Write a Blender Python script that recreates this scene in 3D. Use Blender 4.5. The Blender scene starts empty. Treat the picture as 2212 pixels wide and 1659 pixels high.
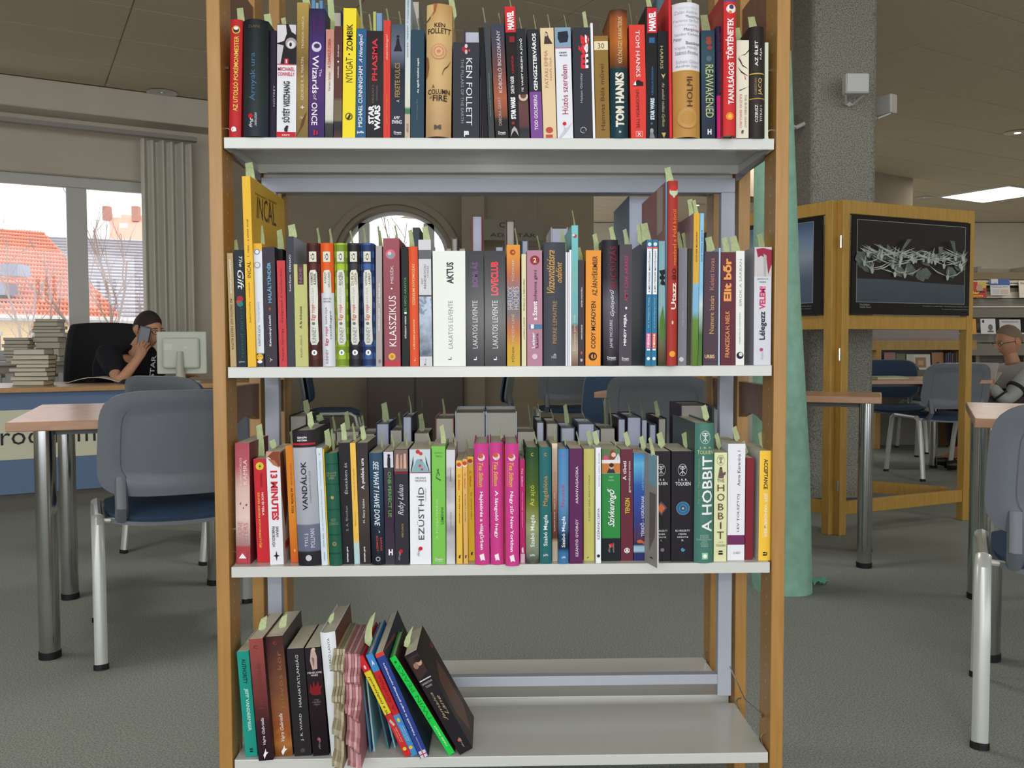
import bpy, math, random
from mathutils import Vector, Matrix
random.seed(7)
PI = math.pi
SC = bpy.context.scene
COL = SC.collection
# ---------------------------------------------------------------- camera
F_PX, CXP, CYP = 1900.0, 1106.0, 829.5
YAW, PIT, ROL = 0.02365, 0.04406, -0.00299
CAM = Vector((-0.0189, -1.5564, 0.95))
_cy, _sy, _cp, _sp, _cr, _sr = math.cos(YAW), math.sin(YAW), math.cos(PIT), math.sin(PIT), math.cos(ROL), math.sin(ROL)
_ex = Vector((_cy, -_sy, 0)); _fw = Vector((_cp * _sy, _cp * _cy, -_sp)); _ez = Vector((_sp * _sy, _sp * _cy, _cp))
_rt = _cr * _ex + _sr * _ez; _up = -_sr * _ex + _cr * _ez
cd = bpy.data.cameras.new('camera'); cam = bpy.data.objects.new('camera', cd); COL.objects.link(cam)
cd.sensor_fit = 'HORIZONTAL'; cd.sensor_width = 36.0; cd.lens = 36.0 * F_PX / 2212.0
cd.clip_start = 0.05; cd.clip_end = 300
m3 = Matrix((_rt, _up, -_fw)).transposed()
cam.matrix_world = Matrix.Translation(CAM) @ m3.to_4x4()
SC.camera = cam
def ray(px, py):
    return (_fw * F_PX + _rt * (px - CXP) - _up * (py - CYP)).normalized()
def U(px, py, Y):
    """the point of the room seen at (px, py) on the upright plane Y"""
    r = ray(px, py); return CAM + r * ((Y - CAM.y) / r.y)
def UZ(px, py, Z):
    r = ray(px, py); return CAM + r * ((Z - CAM.z) / r.z)
# ---------------------------------------------------------------- light and exposure
SC.view_settings.view_transform = 'Standard'; SC.view_settings.look = 'None'
SC.view_settings.gamma = 1.0; SC.view_settings.exposure = -0.6
SC.view_settings.use_curve_mapping = False
w = bpy.data.worlds.new('overcast_sky'); SC.world = w; w.use_nodes = True
bg = w.node_tree.nodes['Background']
bg.inputs[0].default_value = (0.93, 0.96, 1.0, 1); bg.inputs[1].default_value = 3.8
def area(name, loc, target, sx, sy, power, col=(1, 1, 1)):
    l = bpy.data.lights.new(name, 'AREA'); l.shape = 'RECTANGLE'; l.size = sx; l.size_y = sy
    l.energy = power; l.color = col
    o = bpy.data.objects.new(name, l); COL.objects.link(o); o.location = loc
    d = Vector(target) - Vector(loc); o.rotation_euler = d.to_track_quat('-Z', 'Y').to_euler()
    return o
# the camera's own flash, ten centimetres above its lens
area('camera_flash', CAM + Vector((0.012, 0.01, 0.10)), (0.05, 1.0, 0.80), 0.045, 0.02, 5.5, (1.0, 0.985, 0.96))
# fill behind the camera and out-of-view ceiling fills, added to lift the ambient light
area('rear_fill', (-1.5, -4.8, 2.0), (0, 1.0, 0.6), 3.5, 1.8, 72.0, (0.90, 0.95, 1.0))
for _x, _y in ((-2.2, 1.0), (0.2, 1.9), (4.2, 1.0), (0.4, -2.6)):
    area('ceiling_fill', (_x, _y, 3.08), (_x, _y, 0), 0.6, 0.6, 29.0, (1.0, 0.95, 0.88))
# ---------------------------------------------------------------- materials
def lin(c):
    c = c / 255.0
    return c / 12.92 if c <= 0.04045 else ((c + 0.055) / 1.055) ** 2.4
def L3(c):
    g_ = (c[0] + c[1] + c[2]) / 3.0; q = [0.92 * v + 0.08 * g_ for v in c]          # colours muted towards grey; next line lifts the darkest tones slightly, like haze
    return (lin(q[0] * .96 + 2), lin(q[1] * .96 + 2), lin(q[2] * .96 + 2), 1)
MATS = {}
def mat(col, rough=0.45, metal=0.0, spec=0.5, name=None, noise=0.0, nscale=40.0, bump=0.0, emit=None, coat=0.0):
    key = (str(col), rough, metal, spec, noise, nscale, bump, emit, coat)
    if key in MATS: return MATS[key]
    m = bpy.data.materials.new(name or 'paint'); m.use_nodes = True
    nt = m.node_tree; b = nt.nodes['Principled BSDF']; b.inputs['Roughness'].default_value = rough
    b.inputs['Metallic'].default_value = metal; b.inputs['Specular IOR Level'].default_value = spec
    b.inputs['Coat Weight'].default_value = coat; b.inputs['Coat Roughness'].default_value = 0.12
    if isinstance(col, list):                          # gradient up the object: [(v, rgb), ...]
        tc = nt.nodes.new('ShaderNodeTexCoord'); sp = nt.nodes.new('ShaderNodeSeparateXYZ'); rp = nt.nodes.new('ShaderNodeValToRGB')
        nt.links.new(tc.outputs['Generated'], sp.inputs[0])
        src = sp.outputs['Z']
        if noise:
            nz = nt.nodes.new('ShaderNodeTexNoise'); nz.inputs['Scale'].default_value = nscale; nz.inputs['Detail'].default_value = 4
            nt.links.new(tc.outputs['Object'], nz.inputs['Vector'])
            ma = nt.nodes.new('ShaderNodeMath'); ma.operation = 'MULTIPLY_ADD'; ma.inputs[1].default_value = noise
            ad = nt.nodes.new('ShaderNodeMath'); ad.operation = 'ADD'; ad.inputs[1].default_value = -noise * 0.5
            nt.links.new(sp.outputs['Z'], ad.inputs[0]); nt.links.new(nz.outputs['Fac'], ma.inputs[0]); nt.links.new(ad.outputs[0], ma.inputs[2]); src = ma.outputs[0]
        nt.links.new(src, rp.inputs['Fac'])
        els = rp.color_ramp.elements
        els[0].position = col[0][0]; els[0].color = L3(col[0][1]); els[1].position = col[-1][0]; els[1].color = L3(col[-1][1])
        for v, c in col[1:-1]:
            e = els.new(v); e.color = L3(c)
        nt.links.new(rp.outputs['Color'], b.inputs['Base Color'])
    elif noise:
        tc = nt.nodes.new('ShaderNodeTexCoord'); nz = nt.nodes.new('ShaderNodeTexNoise'); nz.inputs['Scale'].default_value = nscale
        nz.inputs['Detail'].default_value = 6; mx = nt.nodes.new('ShaderNodeValToRGB')
        c = L3(col); k0, k1 = 1 - noise, 1 + noise
        e = mx.color_ramp.elements; e[0].position = 0.3; e[1].position = 0.7
        e[0].color = (c[0] * k0, c[1] * k0, c[2] * k0, 1); e[1].color = (min(1, c[0] * k1), min(1, c[1] * k1), min(1, c[2] * k1), 1)
        nt.links.new(tc.outputs['Object'], nz.inputs['Vector']); nt.links.new(nz.outputs['Fac'], mx.inputs['Fac']); nt.links.new(mx.outputs['Color'], b.inputs['Base Color'])
        if bump:
            bp = nt.nodes.new('ShaderNodeBump'); bp.inputs['Strength'].default_value = bump; bp.inputs['Distance'].default_value = 0.002
            nt.links.new(nz.outputs['Fac'], bp.inputs['Height']); nt.links.new(bp.outputs[0], b.inputs['Normal'])
    else:
        b.inputs['Base Color'].default_value = L3(col)
    if emit:
        b.inputs['Emission Color'].default_value = L3(col if not isinstance(col, list) else (255, 255, 255)); b.inputs['Emission Strength'].default_value = emit
    MATS[key] = m; return m
def wood(name, c1, c2, scale=(1, 1, 1), rough=0.4):
    m = bpy.data.materials.new(name); m.use_nodes = True; nt = m.node_tree; b = nt.nodes['Principled BSDF']
    tc = nt.nodes.new('ShaderNodeTexCoord'); mp = nt.nodes.new('ShaderNodeMapping'); mp.inputs['Scale'].default_value = scale
    nz = nt.nodes.new('ShaderNodeTexNoise'); nz.inputs['Scale'].default_value = 9; nz.inputs['Detail'].default_value = 6; nz.inputs['Distortion'].default_value = 0.6
    rp = nt.nodes.new('ShaderNodeValToRGB'); rp.color_ramp.elements[0].position = 0.3; rp.color_ramp.elements[1].position = 0.72
    rp.color_ramp.elements[0].color = L3(c1); rp.color_ramp.elements[1].color = L3(c2)
    nt.links.new(tc.outputs['Object'], mp.inputs[0]); nt.links.new(mp.outputs[0], nz.inputs['Vector']); nt.links.new(nz.outputs['Fac'], rp.inputs['Fac'])
    nt.links.new(rp.outputs['Color'], b.inputs['Base Color']); b.inputs['Roughness'].default_value = rough
    return m
# ---------------------------------------------------------------- mesh helpers
class G:
    """collects faces and links them as one mesh object"""
    def __init__(s): s.v = []; s.f = []; s.m = []; s.mats = []; s.M = Matrix.Identity(4)
    def mi(s, mt):
        if mt not in s.mats: s.mats.append(mt)
        return s.mats.index(mt)
    def add(s, vs, fs, mt=None):
        n = len(s.v); s.v += [tuple(s.M @ Vector(p)) for p in vs]; s.f += [tuple(i + n for i in f) for f in fs]
        k = s.mi(mt) if mt else 0; s.m += [k] * len(fs); return s
    def box(s, x0, y0, z0, x1, y1, z1, mt=None):
        return s.add([(x0, y0, z0), (x1, y0, z0), (x1, y1, z0), (x0, y1, z0), (x0, y0, z1), (x1, y0, z1), (x1, y1, z1), (x0, y1, z1)],
                     [(0, 3, 2, 1), (4, 5, 6, 7), (0, 1, 5, 4), (1, 2, 6, 5), (2, 3, 7, 6), (3, 0, 4, 7)], mt)
    def quad(s, a, b, c, d, mt=None): return s.add([a, b, c, d], [(0, 1, 2, 3)], mt)
    def prism(s, poly, y0, y1, mt=None, axis='Y'):
        """poly in the plane across the axis: (x,z) for Y, (y,z) for X, (x,y) for Z"""
        def P(a, b, t): return {'Y': (a, t, b), 'X': (t, a, b), 'Z': (a, b, t)}[axis]
        n = len(poly); vs = [P(a, b, y0) for a, b in poly] + [P(a, b, y1) for a, b in poly]
        fs = [tuple(range(n)), tuple(range(2 * n - 1, n - 1, -1))] + [(i, i + n, (i + 1) % n + n, (i + 1) % n) for i in range(n)]
        return s.add(vs, fs, mt)
    def tube(s, pts, r, n=10, mt=None, cap=True, rx=None):
        pts = [Vector(p) for p in pts]; k = len(pts); vs = []; fs = []
        rr = r if isinstance(r, (list, tuple)) else [r] * k
        t0 = (pts[1] - pts[0]).normalized(); a = Vector((0, 0, 1)) if abs(t0.z) < 0.9 else Vector((0, 1, 0))
        nrm = (a - t0 * a.dot(t0)).normalized()
        for i, p in enumerate(pts):
            t = (pts[min(i + 1, k - 1)] - pts[max(i - 1, 0)]).normalized()
            nrm = (nrm - t * nrm.dot(t)).normalized(); bn = t.cross(nrm)
            for j in range(n):
                an = 2 * PI * j / n; vs.append(p + nrm * (rr[i] * math.cos(an)) + bn * ((rx or 1) * rr[i] * math.sin(an)))
        for i in range(k - 1):
            for j in range(n): fs.append((i * n + j, i * n + (j + 1) % n, (i + 1) * n + (j + 1) % n, (i + 1) * n + j))
        if cap: fs += [tuple(range(n - 1, -1, -1)), tuple(range((k - 1) * n, k * n))]
        return s.add(vs, fs, mt)
    def lathe(s, prof, c=(0, 0), n=24, mt=None):
        vs = []; fs = []; k = len(prof)
        for r, z in prof:
            for j in range(n): vs.append((c[0] + r * math.cos(2 * PI * j / n), c[1] + r * math.sin(2 * PI * j / n), z))
        for i in range(k - 1):
            for j in range(n): fs.append((i * n + j, i * n + (j + 1) % n, (i + 1) * n + (j + 1) % n, (i + 1) * n + j))
        fs += [tuple(range(n - 1, -1, -1)), tuple(range((k - 1) * n, k * n))]
        return s.add(vs, fs, mt)
    def grid(s, fn, nu, nv, mt=None, thick=0.0):
        """surface fn(u,v) with optional thickness along its normal"""
        vs = [Vector(fn(i / nu, j / nv)) for j in range(nv + 1) for i in range(nu + 1)]
        idx = lambda i, j: j * (nu + 1) + i
        fs = [(idx(i, j), idx(i + 1, j), idx(i + 1, j + 1), idx(i, j + 1)) for j in range(nv) for i in range(nu)]
        if thick:
            nn = []
            for j in range(nv + 1):
                for i in range(nu + 1):
                    a = vs[idx(min(i + 1, nu), j)] - vs[idx(max(i - 1, 0), j)]; b = vs[idx(i, min(j + 1, nv))] - vs[idx(i, max(j - 1, 0))]
                    c = a.cross(b); nn.append(c.normalized() if c.length > 1e-12 else Vector((0, 1, 0)))
            n = len(vs); vs = vs + [vs[i] - nn[i] * thick for i in range(n)]
            fs += [tuple(k + n for k in reversed(f)) for f in fs]
            rim = [idx(i, 0) for i in range(nu)] + [idx(nu, j) for j in range(nv)] + [idx(i, nv) for i in range(nu, 0, -1)] + [idx(0, j) for j in range(nv, 0, -1)]
            for a, b in zip(rim, rim[1:] + rim[:1]): fs.append((b, a, a + n, b + n))
        return s.add(vs, fs, mt)
    def build(s, name, mt=None, parent=None, smooth=False, bevel=0, seg=2, label=None):
        me = bpy.data.meshes.new(name); me.from_pydata(s.v, [], s.f)
        if s.mats:
            for k in s.mats: me.materials.append(k)
            me.polygons.foreach_set('material_index', s.m)
        elif mt: me.materials.append(mt)
        if smooth: me.polygons.foreach_set('use_smooth', [True] * len(me.polygons))
        me.update()
        o = bpy.data.objects.new(name, me); COL.objects.link(o)
        if parent: o.parent = parent
        if bevel:
            b = o.modifiers.new('bevel', 'BEVEL'); b.width = bevel; b.segments = seg; b.limit_method = 'ANGLE'; b.angle_limit = 0.6
        if smooth and hasattr(me, 'set_sharp_from_angle'): me.set_sharp_from_angle(angle=0.7)
        if label: o['label'] = label
        return o
def tag(o, label=None, cat=None, group=None, kind=None):
    if label: o['label'] = label
    if cat: o['category'] = cat
    if group: o['group'] = group
    if kind: o['kind'] = kind
    return o
def empty(name, loc, rz=0, ry=0, rx=0):
    o = bpy.data.objects.new(name, None); COL.objects.link(o); o.location = loc; o.rotation_euler = (rx, ry, rz); o.empty_display_size = 0.05
    return o
def copy_tree(o, parent=None):
    c = o.copy(); COL.objects.link(c); c.parent = parent
    for ch in [x for x in bpy.data.objects if x.parent == o]: copy_tree(ch, c)
    return c
KIDS = {}
_tc = {}
def text_mesh(s, bold=0.0, shear=0.0):
    """flat lettering, normalised so that its box is 0..1 by 0..1; returns verts, faces"""
    k = (s, bold, shear)
    if k in _tc: return _tc[k]
    c = bpy.data.curves.new('lettering', 'FONT'); c.body = s; c.resolution_u = 2; c.offset = bold; c.shear = shear
    c.space_line = 0.9; c.align_x = 'CENTER'
    o = bpy.data.objects.new('lettering', c); m = bpy.data.meshes.new_from_object(o)
    v = [(p.co.x, p.co.y) for p in m.vertices]; f = [tuple(q.vertices) for q in m.polygons]
    bpy.data.objects.remove(o); bpy.data.curves.remove(c); bpy.data.meshes.remove(m)
    if not v: v = [(0, 0), (1, 0), (1, 1)]; f = [(0, 1, 2)]
    x0 = min(p[0] for p in v); x1 = max(p[0] for p in v); y0 = min(p[1] for p in v); y1 = max(p[1] for p in v)
    v = [((p[0] - x0) / max(1e-6, x1 - x0), (p[1] - y0) / max(1e-6, y1 - y0)) for p in v]
    _tc[k] = (v, f); return v, f
CHROME = mat((205, 205, 205), 0.15, 1.0, 0.5, 'chrome')
RUB = mat((22, 20, 22), 0.6, 0, 0.3, 'black_rubber')
# ================================================================ the setting
Y0c = CAM.y
def P3(px, py, D): return U(px, py, Y0c + D)
carpet = mat((138, 144, 138), 0.95, 0, 0.1, 'grey_flecked_carpet', noise=0.45, nscale=230, bump=0.25)
ceilm = mat((222, 206, 180), 0.85, 0, 0.2, 'matt_ceiling_board', noise=0.03, nscale=30)
wallm = mat((206, 196, 178), 0.85, 0, 0.2, 'painted_plaster', noise=0.03, nscale=4)
ROOM = [(-7.4, -6.0), (11.2, -6.0), (11.2, 14.3), (0.3, 14.3), (0.3, 7.5), (-2.35, 7.3), (-7.4, 4.45)]
g = G(); g.prism(ROOM, -0.1, 0.0, axis='Z'); tag(g.build('floor', carpet), kind='structure')
CZ = 3.1
g = G(); g.prism(ROOM, CZ + 0.012, CZ + 0.12, axis='Z'); ceil = g.build('ceiling', ceilm); tag(ceil, kind='structure')
ca, sa = math.cos(0.49), math.sin(0.49)
tile_me = None
def wl(s, n=0.0): return (-4.26 + ca * s - sa * n * -1 * 0 + n * sa * 1.0, Y0c + 7.32 + sa * s - n * ca)      # along the window wall, n into the room
for i in range(-3, 13):
    for j in range(-12, 12):
        s0 = i * 1.25; n0 = j * 0.65
        cx_ = -2.2 + ca * s0 - sa * n0; cy_ = Y0c + 6.9 + sa * s0 + ca * n0
        if not (-5.5 < cx_ < 9.5 and 1.2 < cy_ < 13.5): continue
        if (cx_ + 4.26) * sa - (cy_ - (Y0c + 7.32)) * ca < 0.25 and cx_ < -1.5: continue
        if tile_me is None:
            g = G(); g.box(-0.62, -0.32, 0, 0.62, 0.32, 0.012); t0 = g.build('ceiling_tile', ceilm); tile_me = t0.data; t = t0
        else:
            t = bpy.data.objects.new('ceiling_tile', tile_me); COL.objects.link(t)
        t.parent = ceil; t.location = (cx_, cy_, CZ); t.rotation_euler = (0, 0, 0.49)
# window wall, turned 28 degrees: built in its own frame (x along, y into the room = negative, z up)
def wframe(name, kind='structure'):
    return Matrix.Translation((-4.05, Y0c + 7.32, 0)) @ Matrix.Rotation(0.49, 4, 'Z')
WM = wframe('w')
def wg():
    g = G(); g.M = WM; return g
# in this frame the wall's face is y=0; the window opening
s0w, s1w = -2.4, 1.36; zs, zt = 0.83, 2.40
g = wg(); g.box(-3.5, 0, 0, 2.1, 0.3, zs); g.box(-3.5, 0, zt, 2.1, 0.3, CZ); g.box(s1w, 0, zs, 2.1, 0.3, zt); g.box(-3.5, 0, zs, s0w, 0.3, zt)
tag(g.build('wall_left', wallm), kind='structure')
g = wg(); g.box(-3.5, -0.26, 2.86, 1.95, -0.001, CZ - 0.001); tag(g.build('trim_1', wallm, bevel=.01), kind='structure')
win = G(); win.M = WM; frm = mat((196, 194, 188), 0.4, 0, 0.5, 'white_window_plastic')
def wbar(a, b, c, d, g, y0=0.10, y1=0.17): g.box(a, y0, b, c, y1, d)
g = wg()
wbar(s0w, zt - 0.09, s1w, zt, g); wbar(s0w, zs, s1w, zs + 0.09, g); wbar(s1w - 0.08, zs + .09, s1w, zt - .09, g); wbar(0.52, zs + .09, 0.68, zt - .09, g); wbar(s0w, zs + .09, s0w + .08, zt - .09, g); wbar(-1.0, zs + .09, -0.86, zt - .09, g)
wn = g.build('window_1', frm, bevel=.006); tag(wn, kind='structure')
glass = bpy.data.materials.new('window_glass'); glass.use_nodes = True; nt = glass.node_tree; nt.nodes.clear()
go = nt.nodes.new('ShaderNodeOutputMaterial'); mx = nt.nodes.new('ShaderNodeMixShader'); tr = nt.nodes.new('ShaderNodeBsdfTransparent'); gl = nt.nodes.new('ShaderNodeBsdfGlossy'); gl.inputs['Roughness'].default_value = 0.02
mx.inputs[0].default_value = 0.05; nt.links.new(tr.outputs[0], mx.inputs[1]); nt.links.new(gl.outputs[0], mx.inputs[2]); nt.links.new(mx.outputs[0], go.inputs[0])
for a, b in ((s0w + .08, -1.0), (-0.86, 0.52), (0.68, s1w - .08)):
    g = wg(); g.box(a, 0.13, zs + .09, b, 0.136, zt - .09); g.build('pane', glass, wn)
g = wg(); g.box(0.62, 0.092, zs + 0.5, 0.64, 0.10, zs + 0.62); g.build('window_handle', frm, wn)
g = wg(); g.box(s0w, -0.12, zs - 0.035, s1w + .05, 0.10, zs); g.build('window_sill', frm, wn, bevel=.005)
# blind rail and the gathered vertical blinds
tr_ = G(); tr_.M = WM; tr_.box(-2.6, -0.30, 2.725, 1.53, -0.22, 2.76); rail = tr_.build('blind_rail', mat((150, 146, 138), .5))
tag(rail, 'long thin grey blind rail running above the tall window', 'blind rail')
g = wg(); n = 60
pts = []
g.grid(lambda u, v: (1.085 + 0.425 * u, -0.17 - 0.035 * math.sin(u * 34) - 0.02 * math.sin(u * 17), 0.75 + 1.97 * v), 120, 2, thick=0.003)
bl = g.build('vertical_blind', mat((214, 210, 196), .8, 0, .2, 'blind_fabric'), smooth=True); tag(bl, 'cream vertical blinds gathered at the side of the tall window', 'blinds')
# radiator
rd = wg().build('radiator_seed', frm) if False else None
rad = empty('radiator', WM @ Vector((0.1, -0.1, 0))); tag(rad, 'white ribbed radiator under the window behind the desk', 'radiator')
rad.rotation_euler = (0, 0, 0.49)
for k in range(24):
    g = G(); g.box(-1.3 + k * 0.095, -0.05, 0.12, -1.3 + k * 0.095 + 0.07, 0.05, 0.74); 
    g.build('radiator_rib', frm, rad, bevel=.015, seg=2)
g = G(); g.box(-1.32, -0.03, 0.14, 1.0, 0.03, 0.20); g.box(-1.32, -0.03, 0.64, 1.0, 0.03, 0.70); g.build('header_pipe', frm, rad)
# back wall with the round-headed window
YBk = Y0c + 8.2
def bx(px, py, D=8.2): return P3(px, py, D)
c0 = bx(852, 552); cr = abs(bx(968, 552).x - c0.x); xL = -2.5; xR = bx(1000, 500).x
zarc = c0.z
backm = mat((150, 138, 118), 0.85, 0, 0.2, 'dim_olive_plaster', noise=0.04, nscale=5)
g = G(); N = 24
arc = [(c0.x + cr * math.cos(PI * k / N), zarc + cr * 0.86 * math.sin(PI * k / N)) for k in range(N + 1)]     # right to left
z0w = 0.95
poly = [(xL, 0), (xR, 0), (xR, CZ), (c0.x, CZ), (c0.x, arc[N // 2][1])] + arc[:N // 2][::-1] + [(c0.x + cr, z0w), (c0.x - cr, z0w)][:0]
g.add([], [])
# wall in strips round the opening
for k in range(N):
    (x1, z1), (x0, z0_) = arc[k], arc[k + 1]
    g.prism([(x0, z0_), (x1, z1), (x1, CZ), (x0, CZ)], YBk, YBk + 0.35)
g.box(xL, YBk, 0, c0.x - cr, YBk + 0.35, CZ); g.box(c0.x + cr, YBk, 0, xR, YBk + 0.35, CZ); g.box(c0.x - cr, YBk, 0, c0.x + cr, YBk + 0.35, z0w)
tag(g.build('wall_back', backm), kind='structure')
g = G()
for k in range(N):
    a0, a1 = PI * k / N, PI * (k + 1) / N; r0, r1 = cr * 1.09, cr * 1.22
    g.prism([(c0.x + r0 * math.cos(a0), zarc + .86 * r0 * math.sin(a0)), (c0.x + r1 * math.cos(a0), zarc + .86 * r1 * math.sin(a0)), (c0.x + r1 * math.cos(a1), zarc + .86 * r1 * math.sin(a1)), (c0.x + r0 * math.cos(a1), zarc + .86 * r0 * math.sin(a1))], YBk - 0.06, YBk - .001)
tag(g.build('trim_2', backm), kind='structure')
g = G(); wdt = cr * 2
for xx, hw_ in ((bx(781, 500).x, .05), (bx(924, 500).x, .05)):
    ht = zarc + .86 * math.sqrt(max(0, cr * cr - (xx - c0.x) ** 2)); g.box(xx - hw_, YBk + 0.14, z0w + .06, xx + hw_, YBk + 0.2, ht - 0.02)
g.box(c0.x - cr, YBk + 0.14, z0w, c0.x + cr, YBk + 0.2, z0w + .06)
for k in range(N):
    a0, a1 = PI * k / N, PI * (k + 1) / N; r0, r1 = cr * 0.93, cr * 1.0
    g.prism([(c0.x + r0 * math.cos(a0), zarc + .86 * r0 * math.sin(a0)), (c0.x + r1 * math.cos(a0), zarc + .86 * r1 * math.sin(a0)), (c0.x + r1 * math.cos(a1), zarc + .86 * r1 * math.sin(a1)), (c0.x + r0 * math.cos(a1), zarc + .86 * r0 * math.sin(a1))], YBk + .14, YBk + .2)
wn2 = g.build('window_2', frm); tag(wn2, kind='structure')
g = G(); g.prism([(x, z) for x, z in arc] + [(c0.x - cr, z0w), (c0.x + cr, z0w)], YBk + 0.165, YBk + .17); g.build('pane', glass, wn2)
# pilaster beside it and the wall that runs on with the sign
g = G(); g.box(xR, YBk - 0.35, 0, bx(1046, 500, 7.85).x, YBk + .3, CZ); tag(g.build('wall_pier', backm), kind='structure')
px_ = bx(1046, 500, 7.85).x
g = G(); g.M = Matrix.Translation((px_, YBk - 0.2, 0)) @ Matrix.Rotation(0.55, 4, 'Z'); g.box(0, 0, 0, 1.25, 0.3, CZ); g.box(1.45, 0, 2.6, 6.5, .3, CZ)
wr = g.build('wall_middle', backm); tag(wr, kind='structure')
# far walls of the hall
g = G(); g.box(1.2, 14.0, 0, 10.6, 14.3, CZ); tag(g.build('wall_far', wallm), kind='structure')
g = G(); g.box(10.6, -6, 0, 10.9, 14.0, CZ); tag(g.build('wall_right', wallm), kind='structure')
g = G(); g.box(-7.4, -6, 0, -7.1, 4.3, CZ); tag(g.build('wall_rear', wallm), kind='structure')
# speckled pillar
pa, pb = P3(1750, 700, 4.97), P3(1891, 700, 4.97)
gran = bpy.data.materials.new('speckled_render'); gran.use_nodes = True; nt = gran.node_tree; b = nt.nodes['Principled BSDF']
tc = nt.nodes.new('ShaderNodeTexCoord'); vz = nt.nodes.new('ShaderNodeTexNoise'); vz.inputs['Scale'].default_value = 150; vz.inputs['Detail'].default_value = 3
rp = nt.nodes.new('ShaderNodeValToRGB'); e = rp.color_ramp.elements; e[0].position = .40; e[0].color = L3((104, 102, 96)); e[1].position = .54; e[1].color = L3((150, 150, 136))
nt.links.new(tc.outputs['Object'], vz.inputs['Vector']); nt.links.new(vz.outputs['Fac'], rp.inputs['Fac']); nt.links.new(rp.outputs[0], b.inputs['Base Color']); b.inputs['Roughness'].default_value = .8
g = G(); g.box(pa.x, pa.y, 0.0, pb.x, pa.y + 0.37, CZ); pil = g.build('pillar', gran, bevel=.045, seg=4); tag(pil, 'square speckled grey pillar behind the wooden poster stand', 'pillar')
g = G(); g.box(pa.x - .008, pa.y - .008, 0.0, pb.x + .008, pa.y + 0.378, 0.07); g.build('base', mat((70, 72, 74), .6), pil)
# little wall spotlights on the pillar
def spot(x, y, z, rz, lab):
    r = empty('wall_spotlight', (x, y, z), rz); tag(r, lab, 'spotlight', 'spotlights on the pillar')
    m = mat((196, 192, 186), .35, 0, .5); g = G(); g.box(-.065, -.16, -.05, .065, -.10, .06); g.build('lamp_head', m, r, bevel=.008)
    g = G(); g.box(-.058, -.165, -.042, .058, -.16, .052); g.build('front_glass', mat((210, 212, 214), .1), r)
    g = G(); g.tube([(-.05, -.12, -.05), (-.02, -.05, -.08), (.02, -.05, -.08), (.05, -.12, -.05)], .006, 6); g.build('bracket', m, r)
    g = G(); g.tube([(0, -.05, -.08), (0, 0, -.06)], .012, 8); g.build('wall_plate', m, r); return r
zsp = P3(1820, 180, 4.8).z
spot((pa.x + pb.x) / 2, pa.y, zsp, 0, 'small pale spotlight on the front of the speckled pillar')
spot(pb.x, pa.y + .12, P3(1930, 215, 5).z, PI / 2 + .5, 'small spotlight jutting from the pillar side beside the ceiling lamps')
spot(pa.x, pa.y + .12, P3(1722, 235, 5).z, -PI / 2 - .3, 'small spotlight on the pillar side next to the rack')
# ceiling lamps
LAMP = mat((255, 252, 246), .5, 0, .5, 'lit_diffuser', emit=9.0)
dk = mat((40, 40, 44), .2, .3)
def downlight(px, py, lit, lab, rr=0.11):
    p = UZ(px, py, CZ - 0.004); r = empty('ceiling_downlight', (p.x, p.y, CZ)); tag(r, lab, 'ceiling lamp', 'round ceiling downlights')
    g = G(); g.lathe([(rr, -0.001), (rr + .014, -0.004), (rr + .014, -0.008), (rr, -0.010)], n=28); g.build('trim_ring', CHROME, r, smooth=True)
    g = G(); g.lathe([(rr, -0.0035), (rr * .98, -0.0065)], n=28); g.build('reflector', LAMP if lit else dk, r, smooth=False)
    g = G(); g.lathe([(0.03, -0.006), (0.03, -0.012)], n=12); g.build('bulb', LAMP if lit else CHROME, r)
    if lit:
        l = bpy.data.lights.new('downlight_lamp', 'SPOT'); l.energy = 60; l.spot_size = 2.3; l.spot_blend = .6; l.shadow_soft_size = .08; l.color = (1, .96, .88)
        o = bpy.data.objects.new('downlight_lamp', l); COL.objects.link(o); o.location = (p.x, p.y, CZ - .03)
for a in ((350, 200, 0, 'unlit chrome downlight above the tall window'), (1996, 427, 0, 'unlit chrome downlight beyond the poster stand'), (2198, 286, 1, 'lit oval downlight nearest the edge, above the poster stand'), (1734, 390, 1, 'lit downlight peeping out beside the speckled pillar'), (2130, 521, 1, 'lit downlight above the magazine shelves'), (1506, 443, 1, 'lit downlight seen through the rack above the two tall spines')):
    downlight(*a)
p = UZ(2150, 419, CZ); pnl = empty('ceiling_panel_light', (p.x, p.y, CZ), .49); tag(pnl, 'bright square light panel in the ceiling above the stand', 'ceiling lamp')
g = G(); g.box(-.5, -.5, -.012, .5, .5, -.002); g.build('diffuser', LAMP, pnl)
g = G(); g.box(-.53, -.53, -.016, .53, -.5, 0); g.box(-.53, .5, -.016, .53, .53, 0); g.box(-.53, -.5, -.016, -.5, .5, 0); g.box(.5, -.5, -.016, .53, .5, 0); g.build('frame', frm, pnl)
l = bpy.data.lights.new('panel_lamp', 'AREA'); l.energy = 55; l.size = 1.0; l.color = (1, .95, .86); o = bpy.data.objects.new('panel_lamp', l); COL.objects.link(o); o.location = (p.x, p.y, CZ - .03)
for k, (lx, ly) in enumerate(((3.0, 8.0), (6.5, 6.0), (6.2, 10.0), (8.6, 3.0))):            # more hall lamps beyond the ones in view
    l = bpy.data.lights.new('hall_lamp', 'AREA'); l.energy = 42; l.size = .9; l.color = (1, .94, .84); o = bpy.data.objects.new('hall_lamp', l); COL.objects.link(o); o.location = (lx, ly, CZ - .03)
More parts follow.
